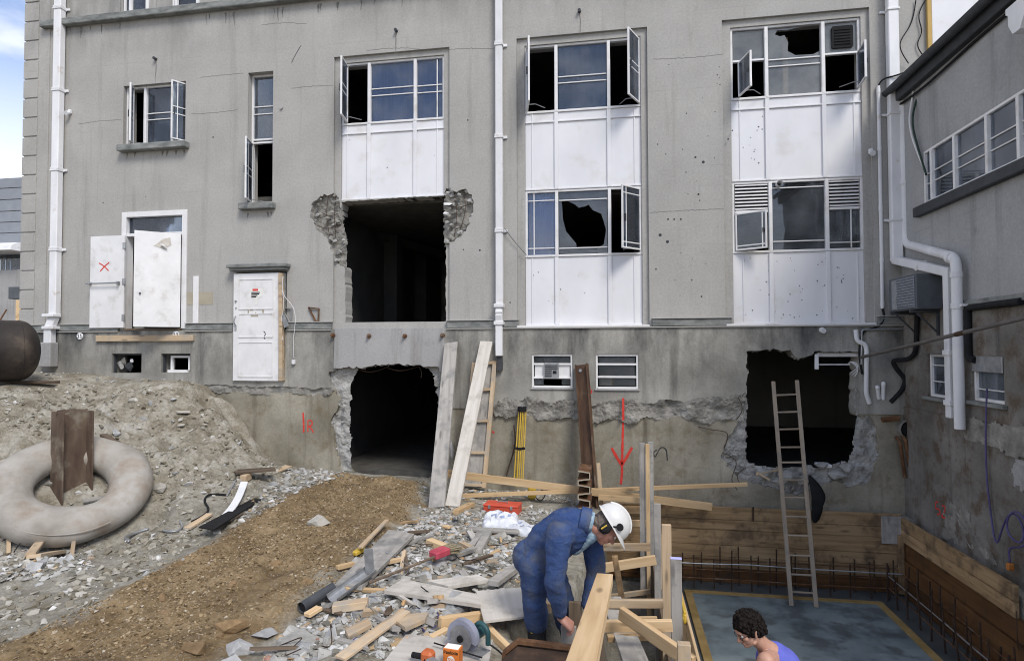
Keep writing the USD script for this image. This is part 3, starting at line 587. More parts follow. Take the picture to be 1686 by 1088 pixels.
# basement windows
x0, x1, z0, z1 = R_w3
w = Win(B, R_w3, .0, [], [(x0 + .03, x1 - .03, z1 - .17), (x0 + .03, x1 - .03, z0 + .17)], fw=.034, label='basement window with a square fan set in a white board')
part(w.p, 'fan_board', box(x0 + .05, x1 - .05, .0, .02, z0 + .18, z1 - .18, .003), M_PAINT)
w.pane(x0 + .05, x1 - .05, z1 - .15, z1 - .05); w.pane(x0 + .05, F(895, 630)[0], z0 + .05, z0 + .15); w.pane(F(925, 630)[0], x1 - .05, z0 + .05, z0 + .15)
fx, fz = F(908, 611)[0], F(908, 610)[2]; fan = part(w.p, 'fan', ext_xz(sbox(fx - .10, fz - .105, fx + .10, fz + .105).buffer(.03), -.045, -.001), M_STEEL)
for k in range(7): part(fan, 'slat', box(fx - .11, fx + (.11 if k > 3 else .01), -.06, -.046, fz - .10 + k * .031, fz - .085 + k * .031, .002), M_DARKMETAL)
part(fan, 'cracked_opening', box(fx + .03, fx + .09, -.053, -.046, fz - .05, fz + .0), M_BLACK)
x0, x1, z0, z1 = R_w4
w = Win(B, R_w4, .0, [], [(x0 + .03, x1 - .03, z1 - .17), (x0 + .03, x1 - .03, z0 + .20)], fw=.034, label='basement window right of the rusty steel post with a small board behind the glass')
w.pane(x0 + .05, x1 - .05, z1 - .15, z1 - .05); w.pane(x0 + .05, x1 - .05, z0 + .22, z1 - .19); w.pane(x0 + .05, x1 - .05, z0 + .05, z0 + .18)
part(w.p, 'board', box(F(989, 630)[0], F(1007, 630)[0], .03, .05, z0 + .06, z0 + .24, .004), M_PINE2)
for r_ in (R_w3, R_w4): part(B, 'sill', box(r_[0] - .02, r_[1] + .02, -.07, -.035, r_[2] - .03, r_[2] - .002, .006), M_BEAM)
for r_, lab in ((R_v1, 'basement vent stuffed with slabs and rags'), (R_v2, 'basement vent with a white inner frame')):
    x0, x1, z0, z1 = r_; p = part(B, 'basement_vent', cat([box(x0, x0 + .03, .0, .06, z0, z1), box(x1 - .03, x1, .0, .06, z0, z1), box(x0 + .03, x1 - .03, .0, .06, z1 - .03, z1)]), M_DARKMETAL, lab)
    if r_ is R_v2:
        part(p, 'inner_frame', cat([box(x0 + .13, x0 + .17, .05, .1, z0, z1 - .04), box(x1 - .12, x1 - .08, .05, .1, z0, z1 - .04), box(x0 + .17, x1 - .12, .05, .1, z1 - .08, z1 - .04), box(x0 + .12, x1 - .08, -.02, .1, z0 - .02, z0 + .05)]), M_PAINT)
    else:
        for k, (dx, dz, r, mt) in enumerate(((.10, .14, .11, M_ROUGH), (.30, .12, .13, M_DARKMETAL), (.36, .24, .05, M_PAINT), (.2, .26, .12, M_ROUGHD))):
            m = chunk(r, 70 + k, (1, .3, 1)); m.apply_translation((x0 + dx, .05, z0 + dz)); part(p, 'slab_piece', m, mt)
# ---- left doorway: frame, transom light, two leaves
x0, x1, z0, z1 = R_door; zt = bz_(255, 386, .02)
dp = part(B, 'door_frame', cat([box(x0, x0 + .10, -.03, .16, z0 - .002, z1, .004), box(x1 - .10, x1, -.03, .16, z0 - .002, z1, .004), box(x0 + .10, x1 - .10, -.03, .16, z1 - .10, z1, .004), box(x0 + .1, x1 - .1, -.01, .14, zt - .03, zt + .03, .004)]), M_PAINT, 'white door frame with a glazed transom light')
part(dp, 'pane', box(x0 + .1, x1 - .1, .06, .066, zt + .03, z1 - .1), M_GLASS)
part(dp, 'blind', box(x0 + .1, x1 - .1, .12, .13, zt + .03, z1 - .1), M_CURT)
part(dp, 'threshold', box(x0 + .1, x1 - .1, -.06, .2, z0 - .03, z0 + .005, .004), M_DARKWOOD)
part(dp, 'inner_lining', box(x0 + .10, x0 + .30, .22, .25, z0 + .006, zt - .04), M_WALL)
part(dp, 'inner_door', box(F(227, 450, .5)[0], F(236, 450, .5)[0], .45, .49, z0 + .006, zt - .25), M_PAINT)
lw = F(203, 460, -.1)[0] - F(147, 460, -.1)[0]; lx1 = F(204, 460, -.1)[0]
leaf = part(B, 'door_leaf', box(lx1 - lw, lx1, -.10, -.055, z0 + .02, zt - .02, .004), M_PAINT, 'white door leaf folded back to the wall, sprayed with a red cross')
for dz in (.12, .5, .88): part(leaf, 'hinge', box(lx1 - .03, lx1 + .03, -.112, -.101, z0 + (zt - z0) * dz - .06, z0 + (zt - z0) * dz + .06), M_STEEL)
zb = bz_(172, 467, -.1)
part(leaf, 'push_bar', cat([tube([(lx1 - lw - .03, -.16, zb), (lx1 - .08, -.16, zb + .005)], .013, 8), box(lx1 - lw + .01, lx1 - lw + .05, -.17, -.101, zb - .03, zb + .035, .006), box(lx1 - .12, lx1 - .08, -.17, -.101, zb - .03, zb + .035, .006)]), M_STEEL)
def stroke(pts, w, y, seed=0, n=30):
    """a sprayed line: a thin uneven ribbon on the surface"""
    p = spline(pts, n) if len(pts) > 2 else np.linspace(pts[0], pts[1], n); rg = np.random.default_rng(seed)
    t = np.gradient(p, axis=0); t /= np.linalg.norm(t, axis=1, keepdims=True); nn = np.stack([-t[:, 1], t[:, 0]], 1); ww = w * (rg.uniform(.75, 1.15, n) / 2)[:, None]
    ww[0] *= .5; ww[-1] *= .5
    return Polygon(np.vstack([p + nn * ww, (p - nn * ww)[::-1]])).buffer(0)
def spray(lines, w, y, mat, name, label=None, parent=None, seed=0):
    g = unary_union([stroke([(F(a, b, y)[0], F(a, b, y)[2]) for a, b in l], w, y, seed + i) for i, l in enumerate(lines)])
    return part(parent or B, name, ext_xz(g, y - .0035, y - .0012), mat, label)
spray([[(163, 433), (171, 438), (179, 446)], [(180, 432), (172, 439), (165, 447)]], .022, -.10, M_RED, 'painted_cross', 'red sprayed cross', leaf, 3)
# second leaf, half open, hinge on the right jamb
lw2 = (x1 - x0 - .2) * .62; hx = x1 - .10; ang = math.radians(42)
m = [box(-lw2, 0, -.022, .022, 0, zt - z0 - .05, .004)]
lf = trimesh.transformations.concatenate_matrices(trimesh.transformations.translation_matrix((hx, -.05, z0 + .02)), trimesh.transformations.rotation_matrix(ang, (0, 0, 1)))
m = m[0]; m.apply_transform(lf); leaf2 = part(B, 'door_leaf', m, M_PAINT, 'white door leaf standing half open, with a torn notice near its top')
pp = Polygon([(-.45, 1.52), (-.28, 1.47), (-.16, 1.56), (-.18, 1.70), (-.30, 1.66), (-.38, 1.58)]); m = ext_xz(pp, -.028, -.0235)
m.apply_transform(lf); part(leaf2, 'torn_notice', m, M_PALE)
m = chunk(.07, 5, (1.3, .5, .5)); m.apply_transform(trimesh.transformations.rotation_matrix(.5, (0, 1, 0))); m.apply_translation((-.27, -.06, 1.52)); m.apply_transform(lf); part(leaf2, 'curled_paper', m, M_PAINT)
m = tube([(-lw2 + .10, -.03, .62), (-lw2 + .10, -.05, .62)], .016, 8); m.apply_transform(lf); part(leaf2, 'lock', m, M_DARKMETAL)
# plank nailed under the doorway, number discs, strips
q0, q1 = F(160, 557, -.06), F(320, 557, -.06); part(B, 'nailed_plank', box(q0[0], q1[0], -.10, -.047, q0[2] - .06, q0[2] + .055, .005), M_PINE2)
M_DISC = gmat('white_enamel', [(.3, (.72, .72, .72)), (.7, (.80, .80, .80))], rough=.4)
for px, py, tx, cut in ((132, 553, '11', False), (290, 551, '12', True)):
    q = F(px, py, -.05); d = part(B, 'number_disc', tube([q + [0, .003, 0], q + [0, -.012, 0]], .066, 24), M_DISC, f'white disc with the number {tx}')
    tm = meshkit.text_mesh(tx, .068, .003, True); v = tm.vertices; b0, b1 = v.min(0), v.max(0)
    tm = trimesh.Trimesh(np.stack([v[:, 0] - (b0[0] + b1[0]) / 2 + q[0], q[1] - .0125 - v[:, 2], v[:, 1] - (b0[1] + b1[1]) / 2 + q[2]], 1), tm.faces[:, ::-1], process=False); part(d, 'number', tm, M_BLACK)
a, b = F(319, 455, -.01), F(326, 540, -.01); part(B, 'white_strip', box(a[0], b[0] + .01, -.03, -.001, b[2], a[2], .004), M_PAINT)
a, b = F(308, 481, -.01), F(350, 501, -.01)
M_TAN = gmat('tan_patch', [(.3, (.30, .265, .20)), (.7, (.36, .32, .25))], vary=0, coord='position')
part(B, 'bare_patch', box(a[0], b[0], -.004, -.001, b[2], a[2]), M_TAN)
# ---- the white panelled door in the basement wall
x0, x1, z0, z1 = R_wdoor; y = -.10
dx0, dx1 = x0 + .01, F(459, 540, y)[0]
dd = part(B, 'panelled_door', box(dx0, dx1, y, y + .045, z0 + .01, z1 - .03, .005), M_PAINT, 'old white panelled door with a torn notice, standing in the basement wall')
H = z1 - z0; wd = dx1 - dx0
for (a, b) in ((.04, .36), (.40, .62), (.655, .935)):
    za, zb_ = z0 + H * a, z0 + H * b; xa, xb = dx0 + wd * .12, dx1 - wd * .12; t = .018
    part(dd, 'panel_moulding', cat([box(xa, xb, y - .010, y - .0005, za, za + t), box(xa, xb, y - .010, y - .0005, zb_ - t, zb_), box(xa, xa + t, y - .011, y - .0006, za + t, zb_ - t), box(xb - t, xb, y - .011, y - .0006, za + t, zb_ - t)]), M_PAINT)
def dpt(px, py, yy=y): return F(px, py, yy)
def drect(px0, py0, px1, py1, d=.004, yy=y): a, b = F(px0, py0, yy), F(px1, py1, yy); return box(a[0], b[0], yy - d, yy - .0008, b[2], a[2])
M_PAPER = gmat('paper', [(.3, (.66, .65, .60)), (.7, (.74, .73, .69))], rough=.8); M_REDPRINT = gmat('red_print', [(.3, (.55, .05, .05)), (.7, (.6, .07, .06))], rough=.6)
nt = part(dd, 'notice', ext_xz(fpoly([(412, 475), (433, 475), (431, 488), (424, 492), (424, 500), (420, 503), (420, 493), (413, 490)], y), y - .004, y - .001), M_PAPER)
part(nt, 'red_heading', drect(416, 475.5, 425, 479, .006), M_REDPRINT)
part(nt, 'black_print', cat([drect(414, 481 + 2.4 * k, 414 + w_, 482.4 + 2.4 * k, .006) for k, w_ in enumerate((14, 13, 10, 8))]), M_BLACK)
part(dd, 'bare_marks', cat([drect(412, 508.5, 417, 511), drect(422, 508, 434, 510), drect(408, 511, 410, 517), drect(432, 510, 434.5, 517), drect(413, 518.5, 425, 521), drect(420, 514, 422, 516)]), M_TAN)
part(dd, 'keyhole', cat([tube([dpt(388.5, 496), dpt(388.5, 496) + [0, -.02, 0]], .018, 10), tube([dpt(389, 507), dpt(389, 507) + [0, -.02, 0]], .012, 10)]), M_STEEL)
hp = dpt(388, 532, y); part(dd, 'handle', cat([tube(bend([hp + [0, 0, .13], hp + [0, -.05, .10], hp + [0, -.05, -.0], hp + [0, 0, -.04]], .03), .01, 8), box(hp[0] - .02, hp[0] + .02, y - .012, y - .0005, hp[2] - .14, hp[2] - .04, .003)]), M_STEEL)
part(dd, 'split', ext_xz(stroke([(dpt(434, 545)[0], dpt(434, 545)[2]), (dpt(437, 550)[0], dpt(437, 550)[2]), (dpt(435, 556)[0], dpt(435, 556)[2]), (dpt(437, 558)[0], dpt(437, 558)[2])], .014, y, 2), y - .004, y - .001), M_BLACK)
a, b = F(377, 437, -.1), F(474, 449, -.1)
part(B, 'door_hood', cat([box(a[0], b[0], -.20, -.047 + .046, a[2] - .06, a[2] + .01, .012), box(a[0] + .04, b[0] - .03, -.16, -.002, a[2] - .11, a[2] - .061, .008)]), M_LEDGE, 'weathered hood over the white panelled door')
part(B, 'door_jamb', beam(F(464, 627, -.10), F(463, 450, -.10), .07, .09, up=(0, 1, 0)), M_PINE2, 'raw timber jamb beside the white panelled door')
part(B, 'door_jamb', box(F(466, 520)[0], F(471, 520)[0], -.06, -.001, ZP + .15, F(468, 450)[2], .004), M_LEDGE)
part(B, 'door_back', box(x0 - .02, x1 + .02, .1, .14, z0 - .02, z1 + .02), M_DARKIN)
for pts in ([(462, 470, -.12), (467, 500, -.16), (463, 530, -.14), (466, 560, -.13)], [(466, 455, -.12), (470, 490, -.15), (479, 500, -.12), (483, 560, -.08), (484, 590, -.07)]): part(B, 'loose_wire', rebar(pts, .005), M_PIPE)
# steel angle brackets on the wall
for px0 in (467, 512):
    p0 = F(px0 - 4, 506, -.03); p1 = F(px0 + 13, 532, -.28); p2 = F(px0 + 12, 508, -.26)
    part(B, 'steel_bracket', cat([beam(p0 + [0, 0, 0], F(px0 + 12, 537, -.03), .035, .008, up=(0, 1, 0)), beam(p0, F(px0 + 13, 508, -.03), .03, .02), beam(F(px0 + 12, 537, -.03), F(px0 + 13, 508, -.03), .035, .02, up=(1, 0, 0))]), M_RUST if px0 > 500 else M_STEEL)
m = ext_xz(fpoly([(459, 505), (463, 506), (476, 536), (468, 540)], -.13), -.135, -.12); part(B, 'sheet_flap', m, M_STEEL)
q = F(484, 596, -.06); part(B, 'socket', box(q[0] - .03, q[0] + .03, -.10, -.046, q[2] - .04, q[2] + .04, .008), M_PIPE)
# small fixings on the wall
for px, py, r in ((117, 186, .05), (1432, 251, .05)):
    q = F(px, py); part(B, 'floodlight', cat([box(q[0] - .025, q[0] + .03, -.06, -.001, q[2] - .03, q[2] + .05, .01), tube([q + [0, -.03, -.01], q + [.0, -.12, -.05]], [.03, .045], 10)]), M_PIPE)
for px, py in ((257, 98), (653, 52), (954, 20), (318, 246 - 246 + 20)):
    q = F(px, py); part(B, 'weep_pipe', tube([q, q + [0, -.07, 0]], .028, 10), M_DARKMETAL)
q = F(1353, 543, -.045); part(B, 'small_lamp', tube([q, q + [.0, -.09, -.02]], [.045, .04], 10), M_PIPE)
q = F(464, 178); part(B, 'old_fixing', tube([q, q + [0, -.03, 0]], .03, 8), M_WALL)
# graffiti on the building
spray([[(499, 679), (500, 695), (500, 712)]], .03, -.021, M_RED, 'painted_stroke', 'red sprayed letter R after an upright stroke', seed=4)
spray([[(507, 711), (507, 700), (507, 692)], [(507, 692), (513, 693), (514, 698), (508, 702)], [(509, 702), (513, 706), (516, 712)]], .022, -.021, M_RED, 'painted_letter', seed=8)
arr = spray([[(1026, 652), (1026, 690), (1025, 730), (1024, 765)], [(1024, 766), (1024, 780), (1022, 797)]], .038, -.021 - .0, M_RED, 'painted_arrow', 'red sprayed arrow pointing down the wall', seed=12)
spray([[(1007, 737), (1013, 748), (1024, 766)], [(1041, 736), (1033, 750), (1024, 766)]], .046, -.021, M_RED, 'arrow_head', seed=15)
def strip_y(px, py): return -.14
g = unary_union([stroke([(F(a, b, -.13)[0], F(a, b, -.13)[2]) for a, b in [(1026, 655), (1026, 675), (1026, 692)]], .038, 0, 5)])
part(B, 'painted_arrow', ext_xz(g, -.132, -.128), M_RED)
spray([[(1078, 752), (1076, 745), (1082, 740)], [(1079, 752), (1084, 742), (1090, 736), (1095, 738), (1098, 748), (1099, 758)]], .02, -.021, M_BLKPAINT, 'painted_mark', 'black curved mark right of the red arrow', seed=22)
spray([[(973, 638), (970, 638), (970, 642), (974, 643), (973, 647), (970, 647)]], .02, -.046, M_RED, 'painted_mark', seed=29)
spray([[(810, 710), (814, 712)]], .03, -.021, M_RED, 'painted_mark', seed=31)
# bullet-like pock marks and scratches
rg = np.random.default_rng(5); pk = []
for px, py, r in ((1158, 267, .028), (1145, 259, .02), (1199, 229, .015), (1150, 320, .02), (1110, 361, .018), (1121, 361, .018), (1100, 361, .018), (1087, 387, .03), (1099, 398, .03), (1152, 330, .012), (1080, 443, .016), (1139, 461, .014), (1155, 488, .016),
                  (790, 412, .02), (763, 411, .014), (840, 498, .015), (351, 226, .018), (170, 334, .014), (240, 324, .012), (770, 198, .016), (790, 580, .012), (1206, 215, .012), (1030, 560, .01)):
    q = F(px, py, 0); pk.append(tube([q + [0, .004, 0], q + [0, -.003, 0]], [r, r * .8], 9))
for (pa, pb, n_, y_) in (((1225, 425), (1415, 525), 46, YW - .02), ((1222, 190), (1262, 290), 12, YW - .02), ((875, 430), (1050, 525), 8, YW - .02), ((575, 225), (725, 310), 4, YW - .02), ((1075, 80), (1190, 510), 26, 0)):
    for _ in range(n_):
        q = F(rg.uniform(pa[0], pb[0]), rg.uniform(pa[1], pb[1]), y_); r = rg.uniform(.006, .014); pk.append(tube([q + [0, .004, 0], q + [0, -.002, 0]], [r, r * .8], 7))
part(B, 'pock_marks', cat(pk), M_DARKMETAL, kind='stuff')
sc = unary_union([stroke([(F(a, b)[0], F(a, b)[2]) for a, b in l], .012, 0, i) for i, l in enumerate(([(496, 75), (488, 88), (480, 104)],))])
part(B, 'scratch', ext_xz(sc, -.003, -.001), M_DARKMETAL)

# drips of grime below sills and ledge, hairline cracks
M_GRIME = gmat('grime', [(.3, (.105, .10, .092)), (.7, (.19, .182, .17))], nscale=14, coord='position', vary=0)
M_CRACK = gmat('crack', [(.3, (.09, .085, .078)), (.7, (.15, .142, .13))], nscale=14, coord='position', vary=0)
dr = []
def drip(px, py, L, w): 
    n = 9; t = np.linspace(0, 1, n); q = F(px, py); wd = w * (1 - t) ** .7 * rg.uniform(.6, 1.2, n); xs = q[0] + np.cumsum(rg.normal(0, .004, n)); zs = q[2] - t * L
    return Polygon(list(zip(xs - wd / 2, zs)) + list(zip((xs + wd / 2)[::-1], zs[::-1]))).buffer(0)
for px, py, L, w in ((210, 252, .13, .035), (222, 251, .10, .06), (268, 249, .10, .05), (276, 248, .12, .05), (290, 248, .09, .07), (303, 247, .10, .05), (408, 351, .12, .03), (441, 349, .10, .05), (447, 349, .07, .04)): dr.append(drip(px, py, L, w))
for _ in range(22): px = rg.uniform(110, 800); dr.append(drip(px, 48 - (px - 75) * .096 + 2, rg.uniform(.06, .30), rg.uniform(.015, .07)))
for px, py in ((257, 100), (653, 55), (954, 23)): dr.append(drip(px, py, .45, .025))
part(B, 'grime_drips', ext_xz(unary_union(dr), -.0022, -.0008), M_GRIME, kind='stuff')
ck = []
for l in ([(330, 128), (365, 124), (400, 121)], [(315, 188), (350, 186), (392, 181)], [(480, 146), (520, 142), (548, 141)], [(430, 42), (470, 38), (505, 40)], [(604, 84), (640, 80), (700, 82)], [(1075, 98), (1120, 96), (1190, 90)], [(1070, 350), (1120, 347), (1192, 344)], [(128, 205), (170, 199), (200, 198)], [(870, 640), (900, 644), (960, 641)], [(740, 82), (780, 80), (812, 81)]):
    p = spline([(F(a, b)[0], F(a, b)[2]) for a, b in l], 40); p = p + rg.normal(0, .004, p.shape); ck.append(LineString(p).buffer(.0028, cap_style=2))
part(B, 'hairline_cracks', ext_xz(unary_union(ck[:8] + ck[9:]), -.0018, -.0006), M_CRACK, kind='stuff')

# ---- white hoarding above the wing roof
a, b = F(1526, 60, -.02)[0], F(1640, 60, -.02)[0]
hb = thing('white_hoarding', 'white hoarding sheet with an ochre edge board above the wing roof', 'hoarding', (a, -.03, 6.2))
part(hb, 'sheet', box(F(1533, 40, -.02)[0], b + 2.0, -.05, -.002, 5.9, 9.3, .004), M_PANEL); part(hb, 'edge_board', box(a - .0, F(1533, 40, -.02)[0] - .003, -.055, -.002, 5.9, 9.3, .004), gmat('ochre_board', [(.3, (.38, .25, .08)), (.7, (.48, .33, .12))], nscale=4))

# ---- drainpipes
def drain(name, label, px, y_off, w_, d_, joints, ztop, zbot, shoe=None, basepx=300):
    x = F(px, basepx, -.09)[0]; t = thing(name, label, 'drainpipe', (x, -.09, zbot), group=None)
    part(t, 'pipe', box(x - w_ / 2, x + w_ / 2, -.03 - d_, -.03, zbot, ztop, .012), M_PIPE)
    for j in joints:
        z = F(px, j, -.1)[2]; part(t, 'collar', cat([box(x - w_ / 2 - .014, x + w_ / 2 + .014, -.045 - d_, -.02, z - .045, z - .015, .006), box(x - w_ / 2 - .009, x + w_ / 2 + .009, -.04 - d_, -.022, z - .015, z + .03, .006), box(x + w_ / 2, x + w_ / 2 + .07, -.03, -.001, z - .03, z + .02, .006)]), M_PIPE)
    return t, x
t, x = drain('drainpipe', 'square white drainpipe near the left corner, crooked at its foot', 94, 0, .165, .13, (14, 148, 279, 410), ZTOP - .1, F(90, 522, -.1)[2])
z = F(90, 522, -.1)[2]; part(t, 'offset_bend', cat([beam((x, -.095, z + .02), (x - .06, -.15, z - .24), .165, .13, (0, 1, 0), .02), box(x - .145, x + .025, -.2, -.07, z - .52, z - .22, .012)]), M_PIPE)
for zz in (z + .03, z - .21): part(t, 'collar', box(x - .16, x + .10, -.23, -.04, zz - .03, zz + .03, .008), M_PIPE)
part(t, 'foot_block', box(x - .20, x + .06, -.24, -.05, z - .98, z - .50, .015), M_BEAM)
t, x = drain('drainpipe', 'square white drainpipe between the broken doorway bay and the middle bay', 822, 0, .125, .11, (72, 224, 379), ZTOP - .1, F(822, 506, -.1)[2])
z = F(822, 506, -.1)[2]; part(t, 'offset_bend', cat([beam((x, -.09, z + .02), (x, -.16, z - .12), .122, .11, (0, 1, 0), .015), beam((x, -.16, z - .11), (x, -.12, z - .26), .122, .11, (0, 1, 0), .015), box(x - .06, x + .06, -.18, -.07, F(822, 586, -.1)[2], z - .24, .01)]), M_PIPE)
for zz in (z + .03, z - .27): part(t, 'collar', box(x - .085, x + .085, -.20, -.04, zz - .035, zz + .03, .008), M_PIPE)
part(t, 'open_end', box(x - .045, x + .05, -.13, -.06, F(824, 610, -.1)[2], F(824, 586, -.1)[2] + .01, .004), M_DARKMETAL)
part(t, 'stay_wire', rebar([(831, 376, -.06), (845, 395, -.05), (867, 420, -.02)], .006), M_DARKMETAL)
# ================================================================ RIGHT WING
WY0 = -6.5                                        # near end of the wing
zr0 = (W(1482, 160, XW)[2] + W(1686, 8, XW)[2]) / 2
WB = thing('wing_building', 'shaded grey side wing with a dark eaves gutter and steel windows', 'building', (XW, -3, 0))
def wz(px, py): return W(px, py, XW)[2]
def wy(px, py): return W(px, py, XW)[1]
uw_y1 = wy(1521, 290); uw_z1 = (wz(1520.3, 251.6) + wz(1680, 148)) / 2; uw_z0 = (wz(1525.7, 334.3) + wz(1686, 264)) / 2; uw_y0 = -3.6
l1 = (wy(1567, 620), wy(1529, 615), (wz(1530, 651) + wz(1560, 657)) / 2, wz(1540, 583))
l2 = (wy(1655, 620), wy(1601, 620), (wz(1603, 657) + wz(1654, 668)) / 2, (wz(1602, 586) + wz(1654, 585)) / 2)
zW = wz(1640, 496)                                # string course of the wing
wall_poly = sbox(WY0, zW, -.002, zr0 + .25).difference(sbox(uw_y0, uw_z0, uw_y1, uw_z1))
part(WB, 'wall', ext_yz(wall_poly, XW, XW + .3), M_WING)
low_poly = sbox(WY0, -.05, -.002, zW).difference(sbox(l1[0], l1[2], l1[1], l1[3])).difference(sbox(l2[0], l2[2], l2[1], l2[3]))
wzs = wz(1640, 700)
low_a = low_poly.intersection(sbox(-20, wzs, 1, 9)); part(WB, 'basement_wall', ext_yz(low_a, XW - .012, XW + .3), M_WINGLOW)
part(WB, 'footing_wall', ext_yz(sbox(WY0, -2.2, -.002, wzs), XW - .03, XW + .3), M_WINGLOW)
part(WB, 'rear_walls', cat([box(XW + .3, XE - .02, WY0, WY0 + .3, -2.2, zr0 + .25), box(XE - .32, XE - .02, WY0 + .3, -.004, -2.2, zr0 + .25), box(XW + .3, XE - .3, -.3, -.004, -2.2, zr0 + .2)]), M_WING)
part(WB, 'floor_slab', box(XW + .3, XE - .3, WY0 + .3, -.3, zW - .1, zW + .1), M_INFLOOR); part(WB, 'floor_slab', box(XW + .3, XE - .3, WY0 + .3, -.3, -.5, -.3), M_INFLOOR)
part(WB, 'inner_wall', box(XW + 2.2, XW + 2.3, WY0 + .3, -.3, -.3, zr0), M_DARKIN)
# eaves: soffit board, dark fascia, half round gutter, sloping roof
part(WB, 'fascia', box(XW - .10, XW - .002, WY0, -.02, zr0 + .0, zr0 + .18, .01), M_DARKMETAL)
ga = np.linspace(math.pi, 2 * math.pi, 9); gp = [(math.cos(a) * .072, math.sin(a) * .072) for a in ga] + [(math.cos(a) * .06, math.sin(a) * .06) for a in ga[::-1]]
gq = Polygon(gp); gm = trimesh.creation.extrude_polygon(gq, -WY0 - .02, engine='earcut'); v = gm.vertices
gm = trimesh.Trimesh(np.stack([XW - .175 + v[:, 0], WY0 + v[:, 2], zr0 + .19 + v[:, 1]], 1), gm.faces, process=False)
part(WB, 'gutter', gm, M_DARKMETAL)
part(WB, 'roof', ext_xz(Polygon([(XW - .14, zr0 + .20), (XW - .14, zr0 + .24), (XE, zr0 + 1.0), (XE, zr0 + .26)]), WY0 - .05, -.02), M_DARKMETAL)
part(WB, 'eaves_cable', tube(spline([(XW - .03, -.1, zr0 - .05), (XW - .04, -1.0, zr0 - .10), (XW - .03, -2.0, zr0 - .06), (XW - .04, -3.5, zr0 - .09)], 30), .018, 6), M_BLACK)
# long window of the wing
def wwin(y0, y1, z0, z1, mull, hb, name_label, xin=.03, fw=.036):
    x = XW + xin
    p = part(WB, 'window', cat([box(x - .03, x + .04, y0, y0 + fw, z0, z1, .004), box(x - .03, x + .04, y1 - fw, y1, z0, z1, .004), box(x - .03, x + .04, y0 + fw, y1 - fw, z1 - fw, z1, .004), box(x - .04, x + .04, y0 + fw, y1 - fw, z0, z0 + fw, .004)]), M_PAINT, name_label)
    ys = [y0 + fw] + [m for m in mull] + [y1 - fw]
    for m in mull: part(p, 'mullion', box(x - .04, x + .03, m - .026, m + .026, z0 + fw, z1 - fw, .004), M_PAINT)
    for a, b in zip(ys[:-1], ys[1:]):
        part(p, 'pane', box(x + .005, x + .01, a, b, z0 + fw, z1 - fw), M_GLASS)
        for h in hb: z = z0 + (z1 - z0) * h; part(p, 'glazing_bar', box(x - .014, x + .004, a + .036 * (a > y0 + fw), b - .036 * (b < y1 - fw), z - .008, z + .008, .003), M_PAINT)
    return p
m_px = (1533, 1571, 1625, 1678)
wwin(uw_y0, uw_y1, uw_z0, uw_z1, sorted(wy(p, 260) for p in m_px), (.37, .56), 'long upper window of the side wing')
part(WB, 'sill', box(XW - .09, XW - .002, WY0, uw_y1 + .16, uw_z0 - .155, uw_z0 - .01, .012), M_DARKMETAL)
part(WB, 'string_course', box(XW - .06, XW - .014, WY0, wy(1588, 497), zW - .03, zW + .05, .008), M_LEDGE)
wwin(l1[0], l1[1], l1[2], l1[3], [], (.36, .74), 'small basement window of the wing behind the drainpipes', .05)
p = wwin(l2[0], l2[1], l2[2], l2[3], [], (.26,), 'basement window of the wing with a tin sleeve over its top', .05)
part(p, 'tin_sleeve', box(XW - .02, XW + .0, l2[0] + .02, l2[1] - .02, l2[3] - .20, l2[3] - .01, .006), M_STEEL)
part(WB, 'sill', box(XW - .07, XW - .013, l2[0] - .06, l2[1] + .06, l2[2] - .05, l2[2] - .004, .006), M_LEDGE); part(WB, 'sill', box(XW - .07, XW - .013, l1[0] - .02, l1[1] + .06, l1[2] - .05, l1[2] - .004, .006), M_LEDGE)
# broken strip and hacked patch on the wing's basement wall
def wbroken(poly, base, amp, s, seed, mat, label=None):
    def dep(Y, Z):
        n = fbm2(Y, Z, s, 6, seed); return base - amp * (n - .35) * 2
    part(WB, 'broken_concrete', sheet(poly, .025, dep, 'yz', flip=True), mat, label)
wbroken(jag(wpoly([(1588, 692), (1610, 688), (1640, 696), (1700, 702), (1700, 760), (1660, 745), (1625, 730), (1590, 722)], XW), .02, .06, 3), XW - .03, .05, 5, 41, M_ROUGHD, 'hacked band of concrete low on the wing')
wbroken(jag(wpoly([(1566, 830), (1590, 832), (1604, 870), (1632, 915), (1650, 940), (1600, 905), (1552, 880), (1552, 850)], XW - .03), .03, .05, 4), XW - .025, .03, 9, 43, M_ROUGHD)
wbroken(jag(wpoly([(1668, 760), (1690, 750), (1700, 780), (1690, 806), (1672, 800)], XW - .03), .02, .05, 5), XW - .03, .03, 8, 44, M_BEAM)
g = unary_union([stroke([(W(a, b, XW - .03)[1], W(a, b, XW - .03)[2]) for a, b in l], .022, 0, i + 50) for i, l in enumerate(([(1545, 826), (1541, 828), (1541, 836), (1546, 838), (1548, 844), (1543, 846)], [(1551, 832), (1556, 834), (1555, 842), (1551, 850), (1557, 852)]))])
part(WB, 'painted_mark', ext_yz(g, XW - .0335, XW - .031), M_RED, 'red sprayed number on the wing wall')

